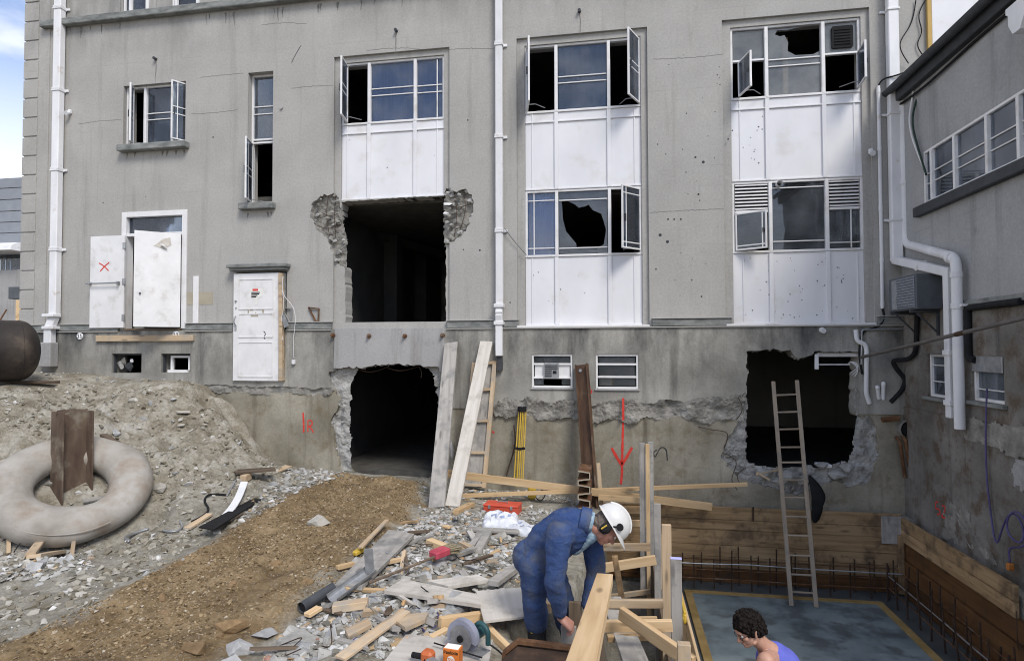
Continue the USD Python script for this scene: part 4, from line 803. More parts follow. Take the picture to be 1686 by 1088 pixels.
# ---- pipes in the corner
def pipe_thing(name, label, pts, r, cat_='drainpipe', mat=M_PIPE, n=14, rad=.12, joints=()):
    P = bend(pts, rad); t = thing(name, label, cat_, P[-1]); part(t, 'pipe', tube(P, r, n), mat, smooth=40)
    for q, ax in joints: part(t, 'collar', tube([np.array(q) - np.array(ax) * .035, np.array(q) + np.array(ax) * .035], r * 1.16, n), mat)
    return t
qa = F(1487, 172, -.13); qb = F(1490, 402, -.13); qb[0] = qa[0]; xq = XW - .13; qc = W(1574, 424, xq); qd = W(1580, 706, xq); qd[1] = qc[1]
top = qa + [.22, -.08, .08]
t = pipe_thing('round_drainpipe', 'thick round white drainpipe that swings round the corner onto the wing', [top, qa + [0, 0, .08], qb, qc, qd], .062, rad=.16,
               joints=[((qa[0], qa[1], F(1488, 300, -.13)[2]), (0, 0, 1)), (qc + [0, .12, .012], (0, .96, .2)), (qc + [0, 0, -.22], (0, 0, 1)), (qc + [0, 0, -.62], (0, 0, 1))])
part(t, 'bracket', box(XW - .13, XW - .002, qc[1] - .10, qc[1] - .07, qc[2] - .63, qc[2] - .60), M_PIPE)
t = thing('square_drainpipe', 'square white drainpipe in the corner, cranked sideways under its long drop', 'drainpipe', F(1474, 430, -.1))
ra = F(1477, 430, -.1); rx = XW - .12; rb = W(1563, 447, rx); rc = W(1568, 688, rx)
part(t, 'pipe', box(ra[0] - .078, ra[0] + .078, -.15, -.03, ra[2], ZTOP - .1, .012), M_PIPE)
part(t, 'cranked_length', beam(ra + [-.03, 0, .02], rb + [.0, .03, 0], .11, .12, c=.012), M_PIPE)
part(t, 'lower_length', box(rx - .06, rx + .06, rb[1] - .06, rb[1] + .06, rc[2], rb[2] + .05, .012), M_PIPE)
for py in (14, 185, 360): z = F(1472, py, -.1)[2]; part(t, 'collar', cat([box(ra[0] - .092, ra[0] + .092, -.165, -.02, z - .045, z - .01, .006), box(ra[0] - .15, ra[0] + .08, -.03, -.001, z - .03, z + .01, .006)]), M_PIPE)
for py in (580, 662): z = W(1565, py, rx)[2]; part(t, 'collar', box(rx - .075, rx + .075, rb[1] - .075, rb[1] + .075, z - .04, z + .03, .008), M_PIPE)
mid_ = (ra + rb) / 2; part(t, 'collar', box(mid_[0] - .07, mid_[0] + .07, mid_[1] - .04, mid_[1] + .04, mid_[2] - .07, mid_[2] + .07, .01), M_PIPE)
ca = F(1446, 142, -.04); cb = F(1452, 508, -.04); cb[0] = ca[0]
t = pipe_thing('conduit', 'thin white conduit standing left of the square corner drainpipe', [ca, cb], .026, 'conduit', joints=[((ca[0], ca[1], F(1448, p, -.04)[2]), (0, 0, 1)) for p in (150, 245, 343, 428, 500)])
part(t, 'cable_tail', tube(spline([ca, F(1452, 133, -.06), F(1470, 126, -.17), F(1488, 120, -.16)], 20), .014, 6), M_BLACK)
part(t, 'lower_cable', tube(spline([cb, F(1455, 525, -.05), F(1444, 538, -.06), F(1424, 545, -.06), F(1417, 560, -.06), F(1417, 600, -.06), F(1420, 616, -.06)], 40), .017, 8), M_BLACK)
s_pts = [F(1409, 543, -.10), F(1411, 562, -.10), F(1424, 566, -.10), F(1427, 575, -.10), F(1426, 648, -.08), F(1432, 664, -.05)]
pipe_thing('waste_pipe', 'white waste pipe with a swan neck bend beside the big ladder opening', s_pts, .034, 'pipe', rad=.07)
pipe_thing('grey_conduit', 'grey conduit running level from the opening to the cooling unit', [F(1418, 600, -.07), F(1419, 543, -.07), F(1498, 541, -.07)], .016, 'conduit', M_STEEL, 8, .04)
for k, (a, b) in enumerate((((1445, 638), (1447, 656)), ((1455, 632), (1454, 657)))):
    p0 = F(a[0], a[1], -.12); p1 = F(b[0], b[1], -.03)
    pipe_thing('pipe_stub', 'cut white pipe stub in the corner, ' + ('the left one of two' if k == 0 else 'the taller right one of two'), [p0 + [0, 0, -.02], p0 + [0, .01, .02], p1], .03, 'pipe stub', rad=.05)
# window cooling unit on its brackets
ay0 = -1.22; ax0 = F(1508, 480, ay0)[0]; ay1 = W(1463, 480, ax0)[1]
az1 = W(1508, 450, ax0)[2]; az0 = W(1508, 509, ax0)[2]
M_ACBODY = gmat('grey_enamel', [(.3, (.06, .066, .075)), (.7, (.10, .108, .12))], nscale=5, rough=.5, metal=.2); M_ACGR = gmat('cooling_fins', [(.3, (.14, .155, .18)), (.7, (.24, .255, .28))], nscale=20, rough=.5, metal=.3, stops2=[(.3, (.6, .6, .62)), (.7, (.75, .75, .77))], n2scale=16, thr2=(.70, .74))
ac = thing('cooling_unit', 'grey window air cooling unit hung in the corner on steel brackets', 'air conditioner', (ax0 + .2, (ay0 + ay1) / 2, az0))
part(ac, 'casing', box(ax0, XW - .002, ay0, ay1, az0, az1, .012), M_ACBODY)
part(ac, 'fin_panel', box(ax0 - .012, ax0 - .0015, ay0 + .03, ay1 - .30, az0 + .03, az1 - .03, .003), M_ACGR)
for k in range(11): z = az0 + .05 + k * (az1 - az0 - .09) / 10.5; part(ac, 'fin', box(ax0 - .018, ax0 - .0125, ay0 + .035, ay1 - .31, z, z + .008), M_DARKMETAL)
part(ac, 'side_panel', box(ax0 - .010, ax0 - .0015, ay1 - .28, ay1 - .12, az0 + .03, az1 - .03, .003), M_STEEL)
for yy in (ay0 + .08, ay1 - .16): part(ac, 'bracket', cat([box(ax0 - .04, XW - .002, yy, yy + .04, az0 - .045, az0 - .002, .003), box(XW - .045, XW - .014, yy, yy + .04, az0 - .36, az0 - .046, .003), beam((ax0 + .05, yy + .02, az0 - .05), (XW - .03, yy + .02, az0 - .33), .03, .02)]), M_DARKMETAL)
h_pts = [W(1497, 510, XW - .25), W(1500, 532, XW - .15), W(1508, 540, XW - .06), (XW - .05, W(1508, 540, XW)[1], W(1508, 575, XW)[2])]
hx_ = W(1510, 520, XW - .06)
pipe_thing('drain_hose', 'fat black hose dropping from the cooling unit and sagging down the corner wall', [hx_, W(1508, 580, XW - .06), W(1496, 592, XW - .06), W(1466, 592, XW - .08) if False else F(1468, 593, -.06), F(1478, 610, -.06), F(1492, 625, -.06), F(1486, 642, -.06), F(1466, 662, -.05)], .033, 'hose', M_BLACK, rad=.10)
bd = W(1593, 507, XW - .05); be = W(1596, 590, XW - .05); be[1] = bd[1]
pipe_thing('black_duct', 'black pipe turning down beside the basement window of the wing', [W(1682, 496, XW - .06), bd, be, be + [0.02, -.10, -.02]], .042, 'pipe', M_BLACK, rad=.07)
# twisted cables at the eaves corner
for k, (pts, mt, lab) in enumerate((([F(1484, 124, -.22), F(1503, 146, -.5), W(1498, 190, XW - .05), W(1505, 235, XW - .05), W(1523, 280, XW - .05)], M_PIPE, 'white cable looping from the eaves corner to the wing window'),
                              ([F(1490, 128, -.2), F(1512, 142, -.5), W(1503, 190, XW - .06), W(1509, 235, XW - .06), W(1525, 288, XW - .06)], gmat('dark_green_cable', [(.4, (.015, .03, .022)), (.7, (.02, .045, .03))], rough=.5), 'dark green cable looping from the eaves corner to the wing window'),
                              ([F(1508, 0, -.03), F(1497, 45, -.03), F(1482, 75, -.1), F(1496, 105, -.05)], M_BLACK, 'thin black cable hanging above the eaves corner'), ([F(1524, 0, -.03), F(1513, 30, -.03), F(1517, 55, -.03), F(1511, 72, -.03), F(1520, 92, -.03)], M_BLACK, 'thin crinkled black cable left of the white hoarding'))):
    single('cable', tube(spline(pts, 40), .016 if k < 2 else .008, 6), mt, lab, 'cable', smooth=True)
# rainwater head near the picture's right edge, with its pipe
hxp = XW - .10; hy = W(1700, 60, hxp)[1]; hz = W(1690, 48, hxp)[2]
rh = thing('rainwater_head', 'white moulded rainwater head and pipe under the eaves of the wing', 'drainpipe', (XW - .1, hy, -.2))
hp = Polygon([(-.17, .26), (.17, .26), (.17, .2), (.13, .17), (.13, .06), (.06, -.06), (-.06, -.06), (-.13, .06), (-.13, .17), (-.17, .2)])
part(rh, 'hopper', trimesh.Trimesh(*(lambda m: (np.stack([XW - .01 - m.vertices[:, 2], hy + m.vertices[:, 0], hz + m.vertices[:, 1]], 1), m.faces))(trimesh.creation.extrude_polygon(hp, .24, engine='earcut'))), M_PIPE)
part(rh, 'pipe', tube([(XW - .11, hy, hz - .04), (XW - .11, hy, -.15)], .055, 12), M_PIPE, smooth=40)
for py in (500, 560): part(rh, 'collar', tube([(XW - .11, hy, wz(1684, py) - .04), (XW - .11, hy, wz(1684, py) + .04)], .066, 12), M_PIPE)
# the long pole sloping from the ladder opening towards the wing
p0, p1 = F(1418, 588, -.15), W(1730, 513, 4.1)
lp = thing('long_pole', 'long dark steel pole sloping up from the ladder opening across the wing', 'pole', p0); part(lp, 'rod', tube(np.linspace(p0, p1, 4), .024, 10), gmat('pole_steel', [(.3, (.07, .062, .056)), (.7, (.14, .125, .115))], nscale=8, rough=.55), smooth=True)
part(lp, 'joint_sleeve', tube([p0 + (p1 - p0) * .62, p0 + (p1 - p0) * .66], .029, 10), M_RUSTD)
# bent strip light in the opening
a, b = F(1344, 583, .08), F(1412, 585, .08)
sl = thing('strip_fitting', 'buckled white strip fitting hanging in the top of the ladder opening', 'light fitting', (a + b) / 2)
part(sl, 'tray', box(a[0], b[0], .05, .13, b[2] - .02, a[2] + .02, .004), M_PIPE); part(sl, 'rail', beam(F(1345, 600, .05), F(1400, 600, .05), .02, .02), M_PIPE); part(sl, 'hanging_plate', box(F(1342, 590, .0)[0], F(1348, 590, .0)[0], .0, .04, F(1345, 608, .0)[2], F(1345, 583, .0)[2], .003), M_PIPE)
for k in range(3): part(sl, 'wire', tube(spline([F(1396, 601, .0), F(1404 - k * 2, 596, -.08), F(1412, 600 + k * 4, -.1), F(1400 + k * 3, 614 + k * 3, -.06)], 20), .006, 6), M_PIPE)
# rusty pipes and a clay pipe end in the corner wall
for k, (a, b) in enumerate((((1482, 727), (1490, 786)), ((1491, 724), (1499, 780)))):
    pa, pb = F(a[0], a[1], -.16), F(b[0], b[1], -.14); single('rusty_pipe', tube([pa + [0, .12, .05], pa, pb], .026, 10), M_RUST, 'rusty cut pipe hanging in the corner, ' + ('left of the pair' if k == 0 else 'right of the pair'), 'pipe', smooth=40)
q = F(1489, 705, -.02); cl = thing('clay_pipe', 'broken clay pipe end cemented into the corner wall', 'pipe', q)
part(cl, 'socket', tube([q + [0, .05, 0], q + [.02, -.14, .0]], .135, 18, False), M_ROUGHD); part(cl, 'bore', tube([q + [0, .04, 0], q + [.02, -.12, 0]], .105, 18), M_BLACK)
m = chunk(.20, 91, (1.2, .5, .9)); m.apply_translation(q + [.10, .02, -.10]); part(cl, 'mortar', m, M_ROUGH); m = chunk(.17, 93, (.6, .3, 1.1)); m.apply_translation(q + [.24, .02, .0]); part(cl, 'mortar', m, M_BEAM)
q = F(1466, 690, -.1); single('rusty_pipe', tube([q + [-.12, 0, -.01], q + [.12, 0, .02]], .04, 12), M_RUST, 'short rusty pipe stub lying above the clay pipe end', 'pipe', smooth=40)
# purple cable coil on the wing
M_PURPLE = gmat('purple_cable', [(.4, (.055, .045, .12)), (.7, (.09, .075, .18))], rough=.5, bump=.05)
cx = XW - .07
pts = [W(1625, 640, cx), W(1623, 720, cx), W(1626, 800, cx), W(1632, 850, cx), W(1640, 892, cx - .02), W(1652, 865, cx - .05), W(1672, 847, cx - .05), W(1684, 868, cx - .04), W(1680, 892, cx - .06), W(1662, 880, cx - .08), W(1660, 852, cx - .08), W(1680, 846, cx - .08), W(1692, 870, cx - .06), W(1680, 900, cx - .05), W(1662, 905, cx - .05), W(1663, 925, cx - .05)]
pc_ = thing('purple_cable', 'purple cable coiled on the wing wall with an orange plug on its end', 'cable', pts[-1]); part(pc_, 'cord', tube(spline(pts, 120), .011, 6), M_PURPLE, smooth=True)
m = cbox(.07, .05, .08, .012); m.apply_translation(pts[-1] + [0, 0, -.05]); part(pc_, 'plug', m, gmat('orange_plug', [(.4, (.30, .10, .02)), (.7, (.42, .16, .04))]))

# ================================================================ DISTANT BUILDING on the left
DB = thing('clad_building', 'distant grey clad building with a white canopy over dark windows, left of the corner', 'building', (-16, 13, 1.5))
yd = 13.0
da = F(-260, 300, yd)[0]; db_ = F(60, 300, yd)[0]; dz = lambda py: F(20, py, yd)[2]
M_CLAD = gmat('grey_cladding', [(.3, (.20, .215, .24)), (.7, (.25, .265, .29))], nscale=2, coord='position', vary=.05, rough=.5)
edges = [293, 310, 329, 348, 366, 384, 403]
for a, b in zip(edges[:-1], edges[1:]): part(DB, 'cladding_panel', box(da, db_, yd, yd + .1, dz(b) + .03, dz(a), .01), M_CLAD)
part(DB, 'body', box(da + .05, db_ - .05, yd + .08, yd + 9, 0, dz(293) - .1), M_CLAD)
cp = Polygon([(yd - 1.2, dz(419)), (yd - 1.15, dz(412)), (yd - .9, dz(406)), (yd - .3, dz(403)), (yd + .0, dz(403)), (yd + .0, dz(419))])
part(DB, 'canopy', ext_yz(cp, da, F(60, 410, yd)[0]), M_PIPE)
for k, x in enumerate(np.arange(da, db_, 1.5)): part(DB, 'window', box(x + .06, x + 1.44, yd - .06, yd + .05, dz(446), dz(421), .01), M_GLASS)
part(DB, 'wall_band', box(da, db_, yd - .5, yd - .07, 0, dz(447), .01), M_BEAM)
q = F(25, 482, 9); single('grey_cabinet', box(q[0] - .32, q[0] + .25, 9, 9.3, F(25, 492, 9)[2], F(25, 472, 9)[2], .02), M_ACBODY, 'small grey cabinet on the far wall left of the corner', 'cabinet')
q = F(31, 510, 8.5); single('plywood_sheet', box(q[0] - .14, q[0] + .5, 8.5, 8.52, F(25, 540, 8.5)[2], F(25, 494, 8.5)[2], .003), M_PINE, 'plywood sheet standing far off beside the building corner', 'plywood sheet')

# ================================================================ GROUND
def J(px, py, Z): return EYE + ray(px, py) * (Z / FPX)
ring_c = J(119, 802, 7.6); ring_R, ring_a, ring_b = .615, .24, .195; ring_t = math.radians(38)
ring_vd = (ring_c - EYE) * [1, 1, 0]; ring_vd /= np.linalg.norm(ring_vd); ring_n = np.array([0, 0, 1.0]) * math.cos(ring_t) - ring_vd * math.sin(ring_t)
from scipy.interpolate import RBFInterpolator
cpts = []
for px, py, y in [(100, 606, 0), (190, 621, 0), (300, 624, 0), (332, 632, 0), (350, 645, -.02), (380, 674, -.02), (412, 712, -.02), (432, 745, -.02), (470, 764, -.02), (560, 775, -.02), (640, 781, 0), (720, 788, 0), (800, 803, 0), (900, 812, 0), (960, 822, 0),
                  (300, 650, -.8), (200, 652, -1.0), (100, 648, -1.2), (20, 636, -1.6), (-80, 640, -1.8), (300, 708, -1.5), (390, 728, -1.0), (418, 748, -.55), (300, 758, -2.3), (200, 700, -1.9), (200, 745, -2.5), (120, 700, -2.6), (20, 690, -3.0), (-80, 700, -3.2),
                  (250, 800, -3.2), (330, 792, -2.7), (400, 778, -1.9), (480, 782, -1.2), (125, 800, -3.7), (20, 800, -4.1), (-80, 810, -4.2)]:
    cpts.append(F(px, py, y))
for px, py, z in [(125, 905, .03), (20, 930, .02), (-80, 930, .05), (60, 1000, .0), (60, 1080, 0), (-200, 1080, 0), (-300, 1300, 0), (300, 870, .06), (420, 840, .08), (500, 900, .05), (640, 840, .02), (700, 880, .03), (800, 880, .0), (880, 900, .0), (700, 960, .05), (600, 1000, .06), (780, 1010, .03), (880, 1060, -.06), (560, 1080, .02), (760, 1080, 0), (300, 1040, 0), (300, 960, .03), (800, 1250, 0), (400, 1250, 0)]:
    cpts.append(G(px, py, z))
cpts = np.array(cpts)
extra = np.array([(-12, 2, 1.65), (-12, -2, 1.6), (-14, -6, .6), (-14, -10, .1), (-14, -14, 0), (0, -14, 0), (6, -14, 0), (-9, 6, 1.65), (5, 0, -.1), (5, -5, 0), (5, -9, 0)], float)
cpts = np.vstack([cpts, extra])
_rbf = RBFInterpolator(cpts[:, :2], cpts[:, 2], kernel='thin_plate_spline', smoothing=.002)
FX0 = .46                                          # left formwork plane
pit_left = [F(990, 812, -.05), G(985, 855, 0), G(972, 900, 0), G(955, 955, 0), G(940, 1000, -.05), G(946, 1064, -.05), G(940, 1140, 0)]
pit = Polygon([(p[0], p[1]) for p in pit_left] + [(.0, -8.4), (XW + .2, -8.4), (XW + .2, .1), (pit_left[0][0], .1)]).buffer(0)
track = Polygon([(G(a, b, .03)[0], G(a, b, .03)[1]) for a, b in [(545, 783), (470, 826), (390, 868), (310, 908), (200, 968), (120, 1012), (0, 1062), (-150, 1140), (240, 1150), (330, 1090), (400, 1060), (480, 1020), (560, 960), (640, 880), (690, 832), (708, 792), (640, 784)]]).buffer(0)
rubble_zone = Polygon([(G(a, b, .03)[0], G(a, b, .03)[1]) for a, b in [(700, 800), (960, 815), (960, 900), (900, 1000), (830, 1088), (420, 1130), (480, 1030), (580, 950), (650, 880)]]).buffer(0)
notch = Polygon([(G(a, b, -.02)[0], G(a, b, -.02)[1]) for a, b in [(838, 1010), (900, 1000), (975, 1000), (972, 1046), (900, 1050), (846, 1048)]]).buffer(0)
def sd(poly, x, y):
    """signed distance, positive inside"""
    p = shapely.points(np.ravel(x), np.ravel(y)); d = shapely.distance(poly.exterior, p); i = shapely.contains(poly, p)
    return np.where(i, d, -d).reshape(np.shape(x))
def smooth(a, b, t): k = np.clip((t - a) / (b - a), 0, 1); return k * k * (3 - 2 * k)
def ground_base(x, y):
    x, y = np.asarray(x, float), np.asarray(y, float); sh = x.shape
    q = np.stack([np.clip(x, -13, 5).ravel(), np.clip(y, -13.5, 5).ravel()], 1); h = np.zeros(len(q))
    for i in range(0, len(q), 20000): h[i:i + 20000] = _rbf(q[i:i + 20000])
    h = h.reshape(sh)
    far = smooth(9, 22, np.hypot(np.maximum(0, np.abs(x) - 2), np.maximum(0, -y - 4) )); h = h * (1 - far) + far * np.where(y > -3, 1.0, .0)
    return np.clip(h, -.3, 1.75)
def relief(x, y):
    P = np.stack([x, y, np.zeros_like(x)], -1)
    slope = smooth(.18, .6, ground_base(x, y)) * (1 - smooth(1.45, 1.65, ground_base(x, y)))
    n1 = meshkit.fbm(P * 1.6, 6, 3) - .5; n2 = meshkit.fbm(P * 5.5, 5, 4) - .5; n3 = np.abs(meshkit.fbm(P * 3.2, 5, 6) - .5)
    r = .07 * n1 + .05 * n2 + slope * (.26 * n1 + .26 * n2 - .36 * n3 + .08)
    return r
def ground_z(x, y):
    x, y = np.asarray(x, float), np.asarray(y, float)
    h = ground_base(x, y); tk = smooth(-.12, .25, sd(track, x, y))
    h = h + relief(x, y) + tk * (.05 + .03 * np.sin(sd(track, x, y) * 7.5) + .09 * (meshkit.fbm(np.stack([x * 7, y * 7, 0 * x], -1), 5, 9) - .5))
    rb = smooth(-.1, .3, sd(rubble_zone, x, y)); h = h + rb * .10 * (meshkit.fbm(np.stack([x * 3.1, y * 3.1, 0 * x], -1), 5, 12) - .42)
    zp = ring_c[2] - (ring_n[0] * (x - ring_c[0]) + ring_n[1] * (y - ring_c[1])) / ring_n[2]; dr = np.hypot(x - ring_c[0], y - ring_c[1]); kr = 1 - smooth(.95, 1.25, dr)
    h = np.where(kr > 0, h * (1 - kr) + kr * np.minimum(h, zp - .20), h)
    d = sd(pit, x, y)
    wall_n = .10 * (meshkit.fbm(np.stack([x * 3, y * 3, 0 * x], -1), 4, 21) - .5)
    k = smooth(-.02, .16, d + wall_n); h = h * (1 - k) + k * (-1.52)
    kn = smooth(-.03, .08, sd(notch, x, y) + .5 * wall_n); h = np.minimum(h, h * (1 - kn) + kn * (-.75))
    inb = (x > XL + .05) & (y > .06); h = np.where(inb, np.minimum(h, -.5), h)
    return h
def axis(a, b, st, lo, hi): 
    fine = np.arange(a, b + 1e-6, st); l = a - np.geomspace(st * 2, a - lo, 34); r = b + np.geomspace(st * 2, hi - b, 34); return np.r_[l[::-1], fine, r]
gx = axis(-8.6, 4.8, .036, -900, 900); gy = axis(-8.2, .10, .036, -900, 900)
GX, GY = np.meshgrid(gx, gy, indexing='ij'); GZ = ground_z(GX, GY)
nx, ny = GX.shape; i, j = np.meshgrid(np.arange(nx - 1), np.arange(ny - 1), indexing='ij'); a = (i * ny + j).ravel(); b = a + ny
gf = np.vstack([np.stack([a, b, b + 1], 1), np.stack([a, b + 1, a + 1], 1)])
rbm = smooth(-.2, .2, sd(rubble_zone, GX, GY) + .4 * (meshkit.fbm(np.stack([GX * 2, GY * 2, 0 * GX], -1), 4, 37) - .5))
tkm = smooth(-.10, .16, sd(track, GX, GY) + .75 * (meshkit.fbm(np.stack([GX * 2.6, GY * 2.6, 0 * GX], -1), 5, 31) - .5))
bank = np.maximum(smooth(.15, .5, ground_base(GX, GY)), .75 * rbm)
M_GROUND = usdkit.material(stage, LOOKS + '/site_ground', {
    'g': ('geometry', {}), 'at': ('attribute', {'attribute': 'soil'}), 'ab': ('attribute', {'attribute': 'bank'}),
    'n1': ('noise_texture', {'scale': 2.6, 'detail': 10.0, 'roughness': .68}), 'r1': ('rgb_ramp', {'ramp': [(.30, (.14, .124, .094)), (.46, (.225, .205, .165)), (.60, (.31, .29, .245)), (.74, (.42, .40, .36))]}),
    'r2': ('rgb_ramp', {'ramp': [(.30, (.095, .064, .034)), (.48, (.19, .132, .070)), (.64, (.27, .195, .108)), (.8, (.34, .265, .175))]}),
    'r3': ('rgb_ramp', {'ramp': [(.30, (.125, .106, .074)), (.46, (.225, .198, .150)), (.58, (.315, .288, .238)), (.74, (.43, .41, .37))]}),
    'n2': ('noise_texture', {'scale': 24.0, 'detail': 8.0, 'roughness': .7}), 'rf': ('rgb_ramp', {'ramp': [(.3, (.62, .62, .62)), (.55, (1, 1, 1)), (.75, (1.25, 1.25, 1.25))]}),
    'v': ('voronoi_texture', {'scale': 90.0}), 'tv': ('map_range', {'from_min': .86, 'from_max': .97, 'to_max': .22, 'clamp': True}), 'sv': ('separate_color', {}),
    'm0': ('mix', {}), 'm1': ('mix', {}), 'm2': ('mix', {'mix_type': 'multiply', 'fac': 1.0}), 'm3': ('mix', {'color2': (.42, .41, .39)}),
    'nb': ('noise_texture', {'scale': 38.0, 'detail': 7.0, 'roughness': .72}), 'b': ('bump', {'strength': .9, 'distance': .02}), 'p': ('principled_bsdf', {'roughness': .95, 'specular_ior_level': .15})},
    [('g.position', 'n1.vector'), ('n1.fac', 'r1.fac'), ('n1.fac', 'r2.fac'), ('n1.fac', 'r3.fac'), ('ab.fac', 'm0.fac'), ('r1.color', 'm0.color1'), ('r3.color', 'm0.color2'), ('at.fac', 'm1.fac'), ('m0.color', 'm1.color1'), ('r2.color', 'm1.color2'),
     ('g.position', 'n2.vector'), ('n2.fac', 'rf.fac'), ('m1.color', 'm2.color1'), ('rf.color', 'm2.color2'), ('g.position', 'v.vector'), ('v.color', 'sv.color'), ('sv.r', 'tv.value'), ('tv.result', 'm3.fac'), ('m2.color', 'm3.color1'),
     ('m3.color', 'p.base_color'), ('g.position', 'nb.vector'), ('nb.fac', 'b.height'), ('b.normal', 'p.normal')], surface='p.BSDF')
gp_ = single('ground', (np.stack([GX, GY, GZ], -1).reshape(-1, 3), gf), M_GROUND, kind='structure', smooth=True)
pv = UsdGeom.PrimvarsAPI(stage.GetPrimAtPath(gp_))
for nm, arr_ in (('soil', tkm), ('bank', bank)):
    from pxr import Vt
    pv.CreatePrimvar(nm, Sdf.ValueTypeNames.FloatArray, 'vertex').Set(Vt.FloatArray.FromNumpy(arr_.ravel().astype(np.float32)))
def gz(x, y): return float(ground_z(np.array([x]), np.array([y]))[0])
# fast ground lookup
from scipy.interpolate import RegularGridInterpolator
_gi = RegularGridInterpolator((gx, gy), GZ, bounds_error=False, fill_value=0.0)
def gzf(x, y): return float(_gi((x, y)))
_ts = np.arange(2.0, 26.0, .02)
def on_ground(px, py):
    """where the sight line meets the ground"""
    d = ray(px, py); d = d / np.linalg.norm(d); q = EYE + d * _ts[:, None]
    hit = np.nonzero(q[:, 2] <= _gi(q[:, :2]))[0]
    return q[hit[0]] if len(hit) else q[-1]

# ================================================================ PIT: slab, formwork, reinforcement
ZS = -1.42
yB = -.38; xR = 4.16
M_SLAB = gmat('fresh_slab', [(.28, (.080, .108, .120)), (.5, (.150, .188, .200)), (.72, (.215, .255, .265))], nscale=1.6, scale=(1, 1.4, 1), rough=.55, bump=.2, coord='position', vary=0, stops2=[(.3, (.060, .074, .080)), (.7, (.105, .122, .128))], n2scale=2.6, thr2=(.47, .60), spec=.5)
M_WET = gmat('wet_slab_margin', [(.3, (.040, .048, .050)), (.7, (.085, .095, .098))], nscale=3, rough=.4, coord='position', vary=0, spec=.5)
M_OCHRE = gmat('ochre_screed', [(.3, (.20, .13, .045)), (.7, (.33, .23, .095))], nscale=4, coord='position', vary=0)
x0, x1, y0, y1 = FX0 + .50, xR - .55, -8.2, yB - .78
x0 = G(1128, 975, ZS)[0]; y1 = G(1290, 981, ZS)[1]; x1 = (G(1450, 992, ZS)[0] + G(1548, 1080, ZS)[0]) / 2
single('concrete_slab', cat([box(FX0 + .02, xR, -8.3, yB + .02, ZS - .3, ZS - .02)]), M_WET, kind='structure')
sl = thing('slab_pour', 'fresh blue grey concrete slab in the pit, edged with an ochre strip', 'slab', ((x0 + x1) / 2, -3, ZS - .02), kind='structure')
part(sl, 'slab_top', box(x0, x1, -8.2, y1, ZS - .018, ZS + .0), M_SLAB)
part(sl, 'edge_strip', cat([box(x0 - .005, x0 + .10, -8.2, y1 + .001, ZS - .016, ZS + .012, .004), box(x1 - .10, x1 + .005, -8.2, y1 + .001, ZS - .016, ZS + .012, .004), box(x0 + .101, x1 - .101, y1 - .10, y1 + .004, ZS - .016, ZS + .012, .004)]), M_OCHRE)
def board(name, label, p0, p1, w, h, mat, cat_='plank', up=(0, 0, 1), parent=None, group=None, c=.003, seed=None, bow=0):
    """a sawn piece with its grain along its own x axis"""
    R, mid, L = frame_of(p0, p1, up); m = cbox(L, w, h, c)
    if parent: return part(parent, name, m, mat, label, local=True, M=np.linalg.inv(_base['/'.join(parent.split('/')[:3])]) @ mat4(R, mid))
    return single(name, m, mat, label, cat_, base=mid, R=R, group=group, local=True)
rng = np.random.default_rng(8)
fw_ = thing('formwork', 'timber formwork boards lining the back of the pit', 'formwork', ((FX0 + xR) / 2, yB, ZS))
ed = [F(1300, p, yB)[2] for p in (839, 860, 877, 903, 922, 941, 958, 985)]
for k, (zt_, zb_) in enumerate(zip(ed[:-1], ed[1:])):
    if zb_ < ZS - .02: zb_ = ZS - .02
    if zt_ < ZS + .04: break
    zc = (zt_ + zb_) / 2; dy = rng.uniform(-.012, .012)
    board('plank', None, (-.32 + rng.uniform(-.03, .03), yB + .025 + dy, zc), (xR + .02, yB + .025 + dy, zc), .045, zt_ - zb_ - .006, M_FORM if k < 5 else M_FORMW, parent=fw_)
a = F(1452, 850, yB - .01); board('end_patch', 'grey board patching the end of the formwork', (F(1466, 849, yB)[0], yB - .02, F(1466, 849, yB)[2]), (F(1466, 849, yB)[0], yB - .02, F(1466, 894, yB)[2]), .27, .03, M_GREYWOOD, up=(0, 1, 0), parent=fw_)
fr2 = thing('formwork', 'timber formwork boards running along the foot of the wing', 'formwork', (xR, -2, ZS))
ynear = W(1668, 957, xR)[1]
zt0 = (W(1492, 862, xR)[2] + W(1666, 957, xR)[2]) / 2; zt1 = (W(1492, 896, xR)[2] + W(1660, 1012, xR)[2]) / 2
board('plank', None, (xR + .03, ynear, (zt0 + zt1) / 2 + .09), (xR + .03, yB - .03, (zt0 + zt1) / 2 + .09), .05, (zt0 - zt1) / 2 - .004, M_FORM, parent=fr2)
board('plank', None, (xR + .03, ynear, (zt0 + zt1) / 2 - .085), (xR + .03, yB - .03, (zt0 + zt1) / 2 - .085), .05, (zt0 - zt1) / 2 - .004, M_FORM, parent=fr2)
nb = 3; hz_ = (zt1 - (ZS - .02)) / nb
for k in range(nb): zc = zt1 - hz_ * (k + .5); board('plank', None, (xR + .06 - .015 * k, ynear - 1.2, zc), (xR + .06 - .015 * k, yB - .03, zc), .05, hz_ - .006, M_FORMW, parent=fr2)
board('upright', None, (xR - .02, yB - .08, ZS), (xR - .02, yB - .08, zt1 + .10), .07, .06, M_FORM, up=(0, 1, 0), parent=fr2)
part(fr2, 'tie_wire', tube(spline([(xR, ynear - .05, zt1 + .1), (xR - .03, ynear - .1, zt1 - .1), (xR, ynear - .06, zt1 - .3)], 12), .006, 5), M_RUSTD)
